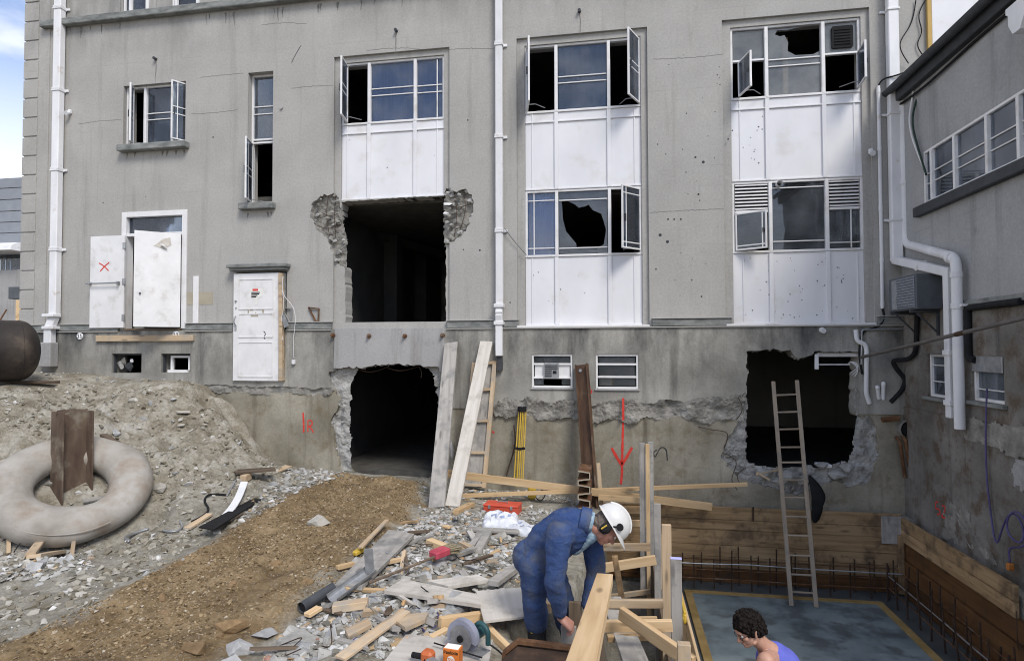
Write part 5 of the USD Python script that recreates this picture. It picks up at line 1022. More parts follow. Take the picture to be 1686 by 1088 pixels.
# earth fill behind the boards
single('backfill', cat([box(-.3, XW, yB + .06, .02, -1.6, ed[0] - .10), box(xR + .085, XW + .05, -8.3, yB + .05, -1.6, zt0 - .12)]), M_GROUND, kind='structure')
fl = thing('formwork', 'low timber formwork along the trench below the uprights', 'formwork', (FX0, -3, ZS))
for k in range(3): zc = ZS + .12 + .24 * k; board('plank', None, (FX0 + .02, -7.6, zc), (FX0 + .02, yB, zc), .04, .232, M_DARKWOOD, parent=fl)
# reinforcement
rf = thing('reinforcement', 'rusty starter bars and level bars standing round the edge of the slab', 'reinforcing bars', ((FX0 + xR) / 2, -1, ZS))
rng = np.random.default_rng(17)
yr = [y1 + .16, y1 + .36]; nbar = 0
for r_, yy in enumerate(yr):
    for x in np.arange(x0 - .1 + .12 * r_, xR - .05, .275):
        xx = x + rng.uniform(-.02, .02); top_ = ZS + rng.uniform(.42, .58)
        part(rf, 'starter_bar', tube([(xx, yy, ZS - .05), (xx + rng.uniform(-.012, .012), yy + rng.uniform(-.02, .02), top_)], .0105, 6), M_RUSTD)
    for dz_, mt in ((.20 if r_ else .14, M_RUST), (.36, M_STEEL if r_ == 0 else M_RUST)):
        part(rf, 'level_bar', tube(np.linspace((FX0 + .1, yy - .012, ZS + dz_), (xR - .1, yy - .012, ZS + dz_ + .01), 6) + rng.normal(0, .006, (6, 3)) * [0, 1, 1], .009, 6), mt)
for r_, xx in enumerate((x1 + .13, x1 + .34)):
    for y in np.arange(y1 + .1 - .1 * r_, -6.0, -.30):
        top_ = ZS + rng.uniform(.40, .62); part(rf, 'starter_bar', tube([(xx + rng.uniform(-.02, .02), y, ZS - .05), (xx + rng.uniform(-.03, .03), y + rng.uniform(-.02, .02), top_)], .0105, 6), M_RUSTD)
    for dz_, mt in ((.16, M_RUST), (.34, M_STEEL if r_ == 0 else M_RUST)):
        part(rf, 'level_bar', tube(np.linspace((xx + .012, y1 + .2, ZS + dz_), (xx + .012, -6.0, ZS + dz_), 8) + rng.normal(0, .006, (8, 3)) * [1, 0, 1], .009, 6), mt)
# ================================================================ BIG OBJECTS
# rusty tank
rt = .53; apex = J(66, 577, 10.9); tvd = (apex - EYE) * [1, 1, 0]; tvd /= np.linalg.norm(tvd); tax = np.array([-tvd[1], tvd[0], 0.0]) - tvd * .18; tax /= np.linalg.norm(tax); tsd = np.cross([0, 0, 1.0], tax)
Rt_ = np.stack([tax, tsd, [0, 0, 1.0]], 1)
tk = thing('rusty_tank', 'big dark rusty boiler tank lying on the bank, its domed end towards the building', 'tank', apex - [0, 0, rt], Rt_)
prof = [(0, 0)] + [(rt * math.sin(a), .30 * (1 - math.cos(a))) for a in np.linspace(.15, math.pi / 2, 12)] + [(rt, .8), (rt, 2.6), (0, 2.62)]
m = trimesh.creation.revolve(np.array(prof), sections=48); v = m.vertices; m = trimesh.Trimesh(np.stack([v[:, 2], v[:, 0], v[:, 1] + rt], 1), m.faces, process=False); m.fix_normals()
M_TANK = gmat('dark_tank_rust', [(.25, (.012, .010, .009)), (.5, (.028, .022, .019)), (.75, (.06, .045, .034))], nscale=2.2, rough=.7, bump=.3, bscale=30, vary=0, stops2=[(.3, (.05, .034, .023)), (.7, (.105, .08, .06))], n2scale=2.4, thr2=(.56, .76))
part(tk, 'shell', m, M_TANK, smooth=35, local=True)
part(tk, 'weld_seam', tube([(.31, (rt + .0) * math.cos(a), rt + rt * math.sin(a)) for a in np.linspace(0, 2 * math.pi, 40)], .010, 5, False), M_TANK, local=True)
part(tk, 'port', tube([(.36, -.10, rt * 1.97), (.36, -.10, rt * 2.0)], .055, 14), M_BLACK, local=True)
part(tk, 'rod', tube([(.56, -.05, rt * 1.98), (.47, -.05, rt * 2.0 + .19)], .013, 6), M_RUST, local=True)
single('old_plank', cbox(1.2, .16, .05, .006), M_DARKWOOD, 'dark plank lying under the rusty tank', 'plank', base=on_ground(40, 632) + [0, 0, .03], R=frame_of((0, 0, 0), (1, .12, .0))[0], local=True)
# pale inner-tube ring
ctr = ring_c; R0, ra_, rb_ = ring_R, ring_a, ring_b
M_RING = gmat('dusty_pale_rubber', [(.25, (.195, .172, .145)), (.5, (.315, .29, .255)), (.75, (.395, .372, .34))], nscale=2.4, rough=.75, bump=.35, bscale=26, bdist=.012, stops2=[(.3, (.19, .145, .105)), (.7, (.29, .24, .19))], n2scale=3.4, thr2=(.50, .72))
U_, V_ = 96, 40; uu = np.arange(U_) * 2 * np.pi / U_; vv = np.arange(V_) * 2 * np.pi / V_; UU, VV = np.meshgrid(uu, vv, indexing='ij')
wr = 1 + .06 * np.sin(UU * 2 + .6) + .035 * np.sin(3 * UU + 1)
rr_ = R0 * (1 + .025 * np.cos(2 * UU)) + ra_ * np.cos(VV) * wr; P = np.stack([rr_ * np.cos(UU), rr_ * np.sin(UU), rb_ * np.sin(VV) * wr], -1)
fold = .010 * np.exp(-((np.mod(UU - 3.9 + np.pi, 2 * np.pi) - np.pi) / .05) ** 2) + .008 * np.exp(-((np.mod(UU - 5.6 + np.pi, 2 * np.pi) - np.pi) / .04) ** 2)
P += (meshkit.fbm(P * 2.2, 4, 5) - .5)[..., None] * .04; P[..., 2] -= fold * np.sin(VV)
i, j = np.meshgrid(np.arange(U_), np.arange(V_), indexing='ij'); q = lambda a, b: ((a % U_) * V_ + (b % V_)).ravel()
rf_ = np.vstack([np.stack([q(i, j), q(i + 1, j), q(i + 1, j + 1)], 1), np.stack([q(i, j), q(i + 1, j + 1), q(i, j + 1)], 1)])
vd = ctr - EYE; vd[2] = 0; vd /= np.linalg.norm(vd); rt_ = np.array([vd[1], -vd[0], 0]); tl = ring_t
upn = np.array([0, 0, 1.0]) * math.cos(tl) - vd * math.sin(tl); Rm = np.stack([rt_, np.cross(upn, rt_), upn], 1)
rg_ = thing('rubber_ring', 'huge dusty pale inner tube ring lying on the bank round a rusty steel stub', 'inner tube', ctr, Rm)
part(rg_, 'tube', (P.reshape(-1, 3), rf_), M_RING, smooth=True, local=True)
part(rg_, 'seam', tube([( (R0 + ra_ * .80) * math.cos(a) * 1.0, (R0 + ra_ * .80) * math.sin(a), rb_ * .62) for a in np.linspace(3.4, 5.2, 30)], .006, 5), M_RING, local=True)
m = ext_xz(Polygon([(-.66, -.74), (-.52, -.80), (-.36, -.78), (-.40, -.88), (-.55, -1.02), (-.60, -.92), (-.70, -1.0), (-.80, -.9)]), -.03, .0); v = m.vertices.copy(); m = trimesh.Trimesh(np.stack([v[:, 0] - .12, v[:, 2] + .05, v[:, 1] * 0 - .16 + v[:, 1] * .0], 1) if False else np.stack([v[:, 0], v[:, 2] * .9 + .02, v[:, 1] * 0 - .15], 1), m.faces, process=False)
fl_ = jag(Polygon([(-.74, -.60), (-.55, -.76), (-.40, -.86), (-.55, -1.02), (-.63, -.93), (-.72, -1.0), (-.86, -.84)]), .012, .05, 4)
m = trimesh.creation.extrude_polygon(polys(fl_)[0], .02, engine='earcut'); m.apply_translation((0, 0, -.17)); part(rg_, 'torn_flap', m, M_RING, local=True)
# steel stub standing in it
base_ = J(118, 812, 7.75); ztop = J(120, 676, 7.75)[2]; zb_ = base_[2] - .75
tow = -vd; a_ = rt_ * .90 - tow * .436; b_ = rt_ * .436 + tow * .90
M_STUB = gmat('brown_rusted_steel', [(.25, (.048, .030, .022)), (.5, (.098, .066, .047)), (.75, (.17, .125, .09))], nscale=5, scale=(1, 1, .4), rough=.85, bump=.5, bscale=40, bdist=.01, coord='position', vary=0, stops2=[(.3, (.16, .13, .09)), (.7, (.25, .22, .17))], n2scale=3, thr2=(.55, .72))
Rs = np.stack([a_, np.cross([0, 0, 1.0], a_), [0, 0, 1.0]], 1); st = thing('steel_stub', 'rusty steel column stub standing inside the pale ring', 'steel column', (base_[0], base_[1], zb_), Rs)
h_ = ztop - zb_
for sx in (-1, 1): part(st, 'flange', (lambda m: (m.apply_translation((sx * .17, 0, h_ / 2 - .012 * (sx > 0))), m)[1])(cbox(.018, .29, h_, .004)), M_STUB, local=True)
part(st, 'web', (lambda m: (m.apply_translation((0, 0, h_ / 2 - .02)), m)[1])(cbox(.322, .014, h_ - .03, .002)), M_STUB, local=True)
m = ext_xz(jag(Polygon([(-.19, h_ - .03), (-.17, h_ + .02), (-.10, h_ + .012), (0, h_ + .02), (.12, h_ + .006), (.18, h_ + .012), (.18, h_ - .03)]), .006, .03, 8), -.008, .008); part(st, 'torn_edge', m, M_STUB, local=True)

# ---- things leaning on the basement wall
def px_w(px, Z): return px * Z / FPX
def leaning(name, label, top, foot, w, h, mat, cat_='plank', group=None):
    return board(name, label, foot, top, w, h, mat, cat_, up=(0, -1, .15), group=group)
g1 = on_ground(719, 836); t1_ = F(743, 565, -.09); leaning('leaning_plank', 'broad pale plank leaning on the wall beside the broken doorway', t1_, g1 + [0, 0, .0], .235, .05, M_GREYWOOD)
g2 = on_ground(745, 834); t2_ = F(801, 563, -.12); leaning('leaning_plank', 'cement smeared plank leaning steeply to the right over the timber frame', t2_, g2 + [0, 0, 0], .215, .05, M_PALE)
f0, f1 = F(758, 800, -.42), F(797, 803, -.42); u0, u1 = F(781, 597, -.062), F(815, 594, -.062); f1[2] = f0[2] = min(f0[2], f1[2])
lf = thing('framed_panel', 'plywood backed timber frame with rungs, leaning behind the cement smeared plank', 'timber frame', (f0 + f1) / 2)
for a, b in ((f0, u0), (f1, u1)): board('stile', None, a, b, .075, .05, M_PINE2, parent=lf, up=(0, -1, .1))
for k in (.02, .27, .52, .77, .985): board('rung', None, f0 + (u0 - f0) * k + [.03, .0, 0], f1 + (u1 - f1) * k - [.03, .0, 0], .045, .05, M_PINE2, parent=lf, up=(0, -1, .1))
mid0, mid1 = (f0 + f1) / 2 + [0, .03, 0], (u0 + u1) / 2 + [0, .032, 0]; board('backing_sheet', None, mid0, mid1, np.linalg.norm(f1 - f0) - .02, .01, M_GREYWOOD, parent=lf, up=(0, -1, .1))
single('cement_patch', (lambda m: (m.apply_translation(F(742, 742, -.10)), m)[1])(chunk(.2, 33, (.5, .4, 1))), M_BEAM, 'grey lump of mortar stuck behind the broad pale plank', 'mortar lump')
# yellow tripod, folded
tp0, tp1 = F(853, 800, -.35), F(860, 672, -.12)
tr = thing('tripod', 'folded yellow survey tripod leaning on the wall left of the rusty post', 'tripod', tp0)
M_YEL = gmat('yellow_paint', [(.3, (.42, .27, .03)), (.7, (.58, .40, .06))], rough=.5)
for k, (dx, dy) in enumerate(((-.045, 0), (.045, .01), (.0, -.05))):
    for s_ in (-.016, .016): part(tr, 'leg', tube([tp0 + [dx * 1.3 + s_, dy, .0], tp1 + [dx + s_, dy, -.04]], .010, 6), M_YEL)
    part(tr, 'clamp', (lambda m: (m.apply_translation(tp0 + (tp1 - tp0) * .48 + [dx * 1.15, dy, 0]), m)[1])(cbox(.06, .045, .04, .006)), M_BLACK)
part(tr, 'head', tube([tp1 + [0, -.01, -.05], tp1 + [0, -.01, .03]], .075, 14), M_BLACK); part(tr, 'screw', tube([tp1 + [0, -.01, .03], tp1 + [0, -.01, .07]], .018, 8), M_STEEL)
single('tripod_strap', tube(spline([F(846, 700, -.1), F(848, 730, -.12), F(836, 775, -.15), F(833, 790, -.2)], 16), .012, 6), M_RUSTD, 'rusty bent rod hanging beside the yellow tripod', 'rod')
# rusty post leaning
a, b = F(976, 842, -.62), F(959, 600, -.10); Rp, mp_, Lp = frame_of(a, b, (-.35, -1, 0))
rp = thing('steel_post', 'tall brown rusty steel channel post leaning against the basement windows', 'steel post', a, Rp)
M_POST = gmat('brown_post', [(.25, (.032, .018, .012)), (.5, (.075, .042, .026)), (.75, (.15, .088, .05))], nscale=5, scale=(.35, 2, 2), rough=.8, bump=.4, bscale=40, vary=0, stops2=[(.3, (.12, .085, .06)), (.7, (.2, .15, .11))], n2scale=3, thr2=(.58, .72))
part(rp, 'web', (lambda m: (m.apply_translation((Lp / 2, 0, .0)), m)[1])(cbox(Lp, .19, .018, .003)), M_POST, local=True)
for s_ in (-1, 1): part(rp, 'flange', (lambda m: (m.apply_translation((Lp / 2, s_ * .10, .035)), m)[1])(cbox(Lp, .016, .09, .003)), M_POST, local=True)
part(rp, 'bolt', (lambda m: (m.apply_translation((Lp - .10, .04, .012)), m)[1])(trimesh.creation.cylinder(.028, .02, sections=10)), M_STEEL, local=True)
# corrugated trench sheet holding the earth
zz0, zz1 = F(965, 868, -1.25)[2], F(965, 775, -1.25)[2]; n_ = 4; hh = (zz1 - zz0) / n_; xx = F(952, 800, -1.25)[0]; zig = []
for k in range(n_):
    z = zz0 + k * hh; zig += [(xx, z), (xx, z + hh * .30), (xx + .17, z + hh * .42), (xx + .17, z + hh * .86), (xx, z + hh * .98)]
ln = LineString(zig).buffer(.011, cap_style=2, join_style=2)
ts = thing('trench_sheet', 'rusty corrugated trench sheet standing at the foot of the leaning post', 'trench sheet', (xx, -1.1, zz0)); part(ts, 'sheet', ext_xz(ln, -1.25, -.7), M_RUST)
part(ts, 'worn_edge', ext_xz(LineString(zig).buffer(.008, cap_style=2, join_style=2), -1.262, -1.251), M_TAN)
# rails
board('long_rail', 'long new pine rail running from the pale planks across to the formwork', F(735, 779, -1.0), F(1172, 834, -.50), .05, .115, M_PINE, 'timber')
board('long_rail', 'thin pine batten running level behind the long rail towards the ladder', F(757, 816, -1.0), F(1230, 797, -.40), .05, .06, M_PINE, 'timber')
board('short_rail', 'short pine rail beside the corrugated trench sheet', F(985, 818, -.9), F(1070, 824, -.9), .05, .085, M_PINE, 'timber')
board('stake', 'pointed timber stake right of the leaning rusty post', F(992, 850, -.6), F(985, 762, -.42), .06, .05, M_PINE2, 'stake', up=(0, -1, 0))

# ---- left side of the pit: uprights, braces, boards
POSTX = .45
grp_u = None
def upright(px, py, x, w, t, mat, label, pylow=None, tip=None):
    p = W(px, py, x); q = np.array([p[0], p[1], ZS])
    nm = board('formwork_post', label, q, p, w, t, mat, 'post', up=(0, -1, 0)); return p
upright(1113, 919, .46, .085, .05, M_GREYWOOD, 'nearest grey formwork post, its top splashed lilac')
p_ = W(1113, 919, .46); single('paint_splash', box(p_[0] - .044, p_[0] + .044, p_[1] - .027, p_[1] + .027, p_[2] + .001, p_[2] + .004), gmat('lilac_paint', [(.3, (.34, .33, .62)), (.7, (.45, .44, .7))]), 'lilac paint splash on top of the nearest post', 'paint')
upright(1097, 863, .47, .09, .05, M_PINE2, 'second formwork post from the front, brown with a pale sawn top')
upright(1082, 829, .46, .08, .05, M_GREYWOOD, 'third formwork post from the front, grey')
upright(1071, 727, .46, .075, .045, M_GREYWOOD, 'tallest grey formwork post, standing before the black wall mark')
upright(1066, 731, .40, .05, .05, M_PINE, 'orange tinted formwork post just left of the tallest post')
upright(1057, 729, .33, .075, .05, M_GREYWOOD, 'white tipped formwork post nearest the red arrow')
upright(1061, 748, .40, .06, .04, M_GREYWOOD, 'short lilac topped formwork post before the red arrow')
pp = W(1088, 880, .50); board('pine_packer', 'thin pine packer between the second and third posts', (pp[0], pp[1], -.6), (pp[0], pp[1], pp[2]), .05, .03, M_PINE, 'timber', up=(0, -1, 0))
br = [((1026, 839), (1062, 839), .11, M_FORM, 'dark board across the trench furthest back'), ((1030, 861), (1068, 861), .085, M_PINE, 'pine brace level with the top of the white helmet'), ((992, 887), (1056, 887), .035, M_PINE2, 'thin brace just above the thick pale one'),
      ((992, 900), (1071, 900), .095, M_PINE2, 'thick pale brace across the trench behind the helmet peak'), ((990, 935), (1080, 921), .10, M_PINE, 'sloping pine brace rising to the third post'), ((1010, 944), (1050, 947), .05, M_FORM, 'short dark brace under the sloping one'),
      ((998, 983), (1071, 973), .06, M_PINE2, 'low sloping brace behind the thick lower brace'), ((992, 993), (1092, 993), .075, M_PINE2, 'thick brace running to the second post'), ((995, 1018), (1082, 1017), .03, M_PINE, 'thin batten just under the brace of the second post'),
      ((985, 1030), (1107, 1029), .085, M_PINE, 'broad pine brace running to the nearest post')]
for k, (a, b, h, mt, lab) in enumerate(br):
    q1 = W(b[0], b[1], POSTX - .03); q0 = F(a[0], a[1], q1[1]); board('trench_brace', lab, q0, q1, .05, h, mt, 'brace')
q0, q1 = J(1022, 1008, 4.75), J(1142, 1092, 4.2); board('raking_brace', 'loose pine brace slanting down past the foot of the nearest post', q0, q1, .05, .10, M_PINE, 'brace')
q0, q1 = J(1006, 985, 6.2), J(1050, 1100, 4.6); board('trench_walkway', 'grey plank lying along the bottom of the trench', q0, q1, .20, .045, M_GREYWOOD, 'plank')
for k, (px0, py0, px1, py1, Z) in enumerate(((1000, 1050, 1070, 1047, 5.2), (1012, 915, 1024, 985, 6.4), (984, 1040, 984, 1088, 4.9))):
    board('trench_timber', ('low dark pine strut across the bottom of the trench', 'upright timber deep in the trench behind the braces', 'timber upright at the trench edge behind the foreground beam')[k], J(px0, py0, Z), J(px1, py1, Z), .06, .05, M_FORM if k < 2 else M_PINE2, 'timber', up=(0, -1, 0) if k else (0, 0, 1))
q0, q1 = W(1118, 962, .56), W(1152, 1085, .56); q1[2] = q0[2]; q1 = np.array([.56, q1[1] - .3, q0[2]])
lb = board('form_board', 'thin pine formwork board beside the nearest post, a level clipped on it', q0 + [0, 0, -.16], q1 + [0, 0, -.16], .022, .32, M_PINE, 'formwork')
lv = thing('spirit_level', 'yellow spirit level against the formwork board', 'spirit level', W(1126, 1000, .53))
la, lb_ = W(1121, 978, .535), W(1128, 1018, .535); lb_[2] = la[2]; 
for dz_ in (0, -.085): part(lv, 'rail', beam(la + [0, 0, dz_ - .02], lb_ + [0, 0, dz_ - .02], .022, .018), M_YEL)
for k in (0, .33, .66, 1): q = la + (lb_ - la) * k; part(lv, 'web', beam(q + [0, 0, -.03], q + [0, 0, -.10], .02, .03), M_YEL)
board('corner_block', 'short timber block in front of the nearest post', J(1126, 1100, 4.05), J(1126, 1058, 4.05), .085, .06, M_PINE2, 'timber', up=(0, -1, 0))
# foreground beam and its trestle
q0, q1 = J(996, 952, 4.0), J(957, 1100, 2.15); e = (q0 - q1) / np.linalg.norm(q0 - q1)
board('foreground_beam', 'big new pine beam thrusting in from the bottom edge beside the worker', q1 - e * .9, q0, .105, .062, M_PINE, 'timber')
qq = J(975, 1000, 3.95)
board('trestle_post', 'dark upright board under the end of the big pine beam', np.array([q0[0] - .06, q0[1] + .12, -.75]), np.array([q0[0] - .06, q0[1] + .12, J(0, 1000, 4.1)[2] + .08]), .10, .05, M_DARKWOOD, 'post', up=(0, -1, 0))
bq = q1 - e * .85; board('trestle_post', 'post carrying the near end of the big pine beam', np.array([bq[0], bq[1], 0.0]), bq - [0, 0, .035], .10, .08, M_PINE2, 'post', up=(0, -1, 0))
board('gripped_board', 'grey board on end which the stooping worker grips', J(938, 1100, 4.55), J(936, 1030, 4.55), .115, .03, M_GREYWOOD, 'board', up=(0, -1, 0))
board('dark_board', 'dark old board on end behind the gloveless hand', J(947, 1060, 4.75), J(947, 990, 4.75), .10, .03, M_DARKWOOD, 'board', up=(0, -1, 0))
# rusty trough at the bottom edge
tq = J(895, 1062, 4.0); t_ = thing('rusty_trough', 'rusty flared steel trough at the bottom edge under the worker', 'trough', tq + [0, -.3, -.25])
pr = [(-.28, -.28), (-.26, -.06), (-.17, .02), (.33, .0), (.36, -.28)]
ln = LineString(pr).buffer(.010, cap_style=2, join_style=2); part(t_, 'end_plate', ext_xz(Polygon([(tq[0] + a, tq[2] + b) for a, b in pr]), tq[1] - .012, tq[1]), M_RUSTD)
part(t_, 'rim', ext_xz(shapely.affinity.translate(LineString(pr[:4]).buffer(.012, cap_style=2, join_style=2), tq[0], tq[2]), tq[1] - .03, tq[1] + .014), M_RUST)
part(t_, 'side', ext_xz(shapely.affinity.translate(LineString(pr).buffer(.006, cap_style=2, join_style=2), tq[0], tq[2] - .03), tq[1] - .75, tq[1] - .031), M_RUSTD)
# ---- ladder in the pit, cloth over its stile
lb0, lb1 = G(1303, 997, ZS), G(1345, 1001, ZS); lb1[1] = lb0[1]; lt0, lt1 = F(1273, 628, .06), F(1312, 626, .06)
ld = thing('ladder', 'worn timber ladder rising from the slab into the big broken opening', 'ladder', (lb0 + lb1) / 2)
M_LADDER = woodmat('ladder_wood', (.19, .145, .10), (.28, .225, .165), (.37, .31, .24), knots=False, dirt=(.20, .18, .155))
for a, b in ((lb0, lt0), (lb1, lt1)): board('stile', None, a, b, .03, .058, M_LADDER, parent=ld, up=(1, 0, 0))
for py in (650, 678, 706, 736, 761, 790, 819, 850, 881, 914, 946, 975):
    k = np.interp(py, [628, 1000], [0, 1]); z_at = None
    # where the sight line at the rung's height meets the ladder's plane
    best = min(np.linspace(0, 1, 400), key=lambda s_: abs((lambda q: 544 - FPX * ((q - EYE) @ UP) / ((q - EYE) @ FWD))((lb0 * (1 - s_) + lt0 * s_ + lb1 * (1 - s_) + lt1 * s_) / 2) - py))
    a, b = lb0 + (lt0 - lb0) * best, lb1 + (lt1 - lb1) * best; part(ld, 'rung', tube([a, b], .015, 8), M_LADDER)
cv = spline([F(1333, 782, -.30), F(1341, 800, -.36), F(1347, 815, -.40), F(1346, 840, -.42), F(1341, 860, -.40)], 14)
wv = np.array([.015, .04, .06, .075, .085, .09, .09, .085, .08, .075, .07, .06, .05, .02]); cm = []
ang = np.linspace(0, 2 * np.pi, 14, endpoint=False); vv_ = np.concatenate([cv[i] + np.stack([np.cos(ang) * wv[i] * (1 + .25 * np.sin(3 * ang + i * .6)), np.sin(ang) * wv[i] * .45, np.zeros(14)], 1) for i in range(14)])
ff = []
for i in range(13):
    for j in range(14): a = i * 14 + j; b = i * 14 + (j + 1) % 14; ff += [[a, b, b + 14], [a, b + 14, a + 14]]
single('black_cloth', trimesh.Trimesh(vv_, ff, process=False), M_BLACK, 'black cloth hanging from the ladder', 'cloth', smooth=True)
for k, (pa, pb) in enumerate((((1245, 781, -.16), (1286, 772, -.10)), ((1246, 777, -.14), (1268, 790, -.2)))): board('sill_stick', ('stick lying across the sill of the ladder opening', 'shorter stick crossing the other on the sill')[k], F(*pa), F(*pb), .03, .03, M_PINE2, 'stick')
for k, (px, py, r) in enumerate(((1352, 766, .11), (1300, 782, .17), (1325, 790, .14), (1380, 782, .15), (1285, 792, .13), (1395, 770, .12), (1262, 780, .12))):
    m = chunk(r, 300 + k, (1.2, .8, .7), 16); m.apply_translation(F(px, py, -.02)); single('concrete_lump', m, M_ROUGH, ('pale lump at the right of the ladder opening sill, by the white block', 'lump between the ladder stiles on the sill', 'lump just right of the ladder stile on the sill', 'largest lump near the right jamb of the ladder opening', 'lump just left of the ladder on the sill', 'lump in the right corner of the ladder opening', 'lump under the two crossed sticks on the sill')[k], 'concrete lump', group='lumps on the sill of the ladder opening')
m = box(*(lambda a, b: (a[0], b[0], -.02, .2, b[2], a[2]))(F(1344, 762, .1), F(1366, 768, .1)), .01); single('white_brick', m, M_PAINT, 'white block lying inside the ladder opening', 'block')
single('hook_bolt', beam(F(1240, 834, yB - .03), F(1240, 858, yB - .03), .025, .012, up=(0, 1, 0)), M_RUSTD, 'rusty steel strap hooked over the back formwork', 'strap')

# ---- tools
q = on_ground(826, 845); vdir = np.array([.985, -.17, 0]); Rt = frame_of((0, 0, 0), (1, -.10, 0))[0]
tb = thing('toolbox', 'red metal toolbox lying on the rubble by the cement bags', 'toolbox', q, Rt); M_REDM = gmat('red_enamel', [(.3, (.42, .055, .03)), (.7, (.56, .09, .05))], rough=.45, stops2=[(.3, (.25, .1, .06)), (.7, (.4, .2, .15))], n2scale=9, thr2=(.62, .72))
part(tb, 'body', (lambda m: (m.apply_translation((0, .05, .05)), m)[1])(cbox(.50, .24, .10, .008)), M_REDM, local=True); part(tb, 'lid', (lambda m: (m.apply_translation((0, .05, .118)), m)[1])(cbox(.51, .25, .032, .012)), M_REDM, local=True)
part(tb, 'handle', tube(bend([(-.07, .05, .134), (-.07, .05, .158), (.07, .05, .158), (.07, .05, .134)], .02), .007, 8), M_STEEL, local=True)
for s_ in (-.16, .16): part(tb, 'latch', (lambda m: (m.apply_translation((s_, -.076, .10)), m)[1])(cbox(.035, .008, .05, .002)), M_STEEL, local=True)
M_BAG = gmat('white_paper_sack', [(.3, (.52, .53, .56)), (.7, (.68, .69, .72))], nscale=5, rough=.6, bump=.5, bscale=12, bdist=.03); M_BAGPRINT = gmat('blue_sack_print', [(.3, (.22, .26, .40)), (.7, (.30, .34, .48))], nscale=8)
def sack(px, py, sx, sy, h, rot, seed, label):
    q = on_ground(px, py); n = 34; u = np.linspace(-1, 1, n); X, Y = np.meshgrid(u, u, indexing='ij'); e = np.clip(1 - np.maximum(np.abs(X), np.abs(Y)) ** 4, 0, 1) ** .5
    Pn = np.stack([X * 2.2 + seed, Y * 2.2, 0 * X], -1); Z = e * h * (.5 + .9 * np.abs(meshkit.fbm(Pn, 4, seed) - .35)) + e * .02 + .01; wob = .10 * (meshkit.fbm(Pn * 1.3, 3, seed + 4) - .5)
    X2, Y2 = X * sx / 2 + wob * sx, Y * sy / 2 + wob.T * sy; i, j = np.meshgrid(np.arange(n - 1), np.arange(n - 1), indexing='ij'); a = (i * n + j).ravel(); f = np.vstack([np.stack([a, a + n, a + n + 1], 1), np.stack([a, a + n + 1, a + 1], 1)])
    top = np.stack([X2, Y2, Z], -1).reshape(-1, 3); bot = top * [1, 1, 0] - [0, 0, .02]; R_ = trimesh.transformations.rotation_matrix(rot, (0, 0, 1))[:3, :3]
    t = thing('paper_sack', label, 'sack', q, R_); part(t, 'sack', trimesh.Trimesh(np.vstack([top, bot]), np.vstack([f, f[:, ::-1] + n * n]), process=False), M_BAG, smooth=True, local=True)
    from scipy.interpolate import RegularGridInterpolator as RGI
    zi = RGI((u, u), Z)
    for k, (u0, v0, u1, v1) in enumerate(((-.5, -.35, -.42, .25), (-.5, .17, -.2, .25), (-.28, -.35, -.2, .25), (-.05, -.35, .03, .25), (.03, .17, .22, .25), (.03, -.35, .22, -.27), (.32, -.3, .4, .2), (.4, -.3, .58, -.22))):
        c_ = ((u0 + u1) / 2, (v0 + v1) / 2); zc = max(float(zi((a_, b_))) for a_ in (u0, u1) for b_ in (v0, v1))
        if h > .13: part(t, 'print', (lambda g: g)((np.array([[a_ * sx / 2, b_ * sy / 2, float(zi((a_, b_))) + .006] for a_, b_ in ((u0, v0), (u1, v0), (u1, v1), (u0, v1))]), np.array([[0, 1, 2], [0, 2, 3]]))), M_BAGPRINT, local=True)
sack(824, 868, .46, .40, .20, .2, 3, 'crumpled white cement sack in front of the red toolbox'); sack(862, 880, .50, .34, .14, -.55, 7, 'flattened white cement sack with blue print nearest the worker')
q = on_ground(876, 822); yl = thing('yellow_lamp', 'small yellow site lamp lying behind the rails', 'lamp', q); part(yl, 'body', (lambda m: (m.apply_translation(q + [0, 0, .11]), m)[1])(cbox(.13, .12, .20, .03)), M_YEL); part(yl, 'cap', (lambda m: (m.apply_translation(q + [.0, 0, .225]), m)[1])(cbox(.09, .09, .04, .015)), M_YEL); part(yl, 'cord', tube(spline([q + [.07, -.05, .05], q + [.16, -.12, .02], q + [.22, -.05, .12], q + [.15, .02, .16]], 20), .008, 6), M_BLACK)
# broom
bh0, bh1 = on_ground(607, 978) + [0, 0, .10], on_ground(716, 940) + [0, 0, .14]
bm = thing('broom', 'red headed yard broom lying on the rubble, its handle to the left', 'broom', bh1); part(bm, 'handle', tube([bh0, bh1], .013, 8), M_DARKWOOD)
d_ = (bh1 - bh0); d_ /= np.linalg.norm(d_); s_ = np.cross(d_, [0, 0, 1.0]); s_ /= np.linalg.norm(s_); M_BROOM = gmat('faded_red_paint', [(.3, (.30, .035, .055)), (.7, (.42, .07, .10))], rough=.6)
hc = on_ground(724, 933) + [0, 0, .14]; part(bm, 'head', (lambda m: (m.apply_transform(mat4(np.stack([d_ * .95 + s_ * .0, s_, np.cross(d_, s_)], 1), hc)), m)[1])(cbox(.19, .13, .07, .012)), M_BROOM)
rg = np.random.default_rng(3); bl = []
for k in range(90): o = s_ * rg.uniform(-.06, .06) + np.array([0, 0, rg.uniform(-.03, .03)]); bl.append(tube([hc + d_ * .09 + o, hc + d_ * (.09 + rg.uniform(.10, .15)) + o * rg.uniform(1.1, 1.7) + [0, 0, -.02]], .0035, 4, False))
part(bm, 'bristles', cat(bl), gmat('straw_bristles', [(.3, (.16, .13, .08)), (.7, (.30, .25, .16))]), kind='stuff')
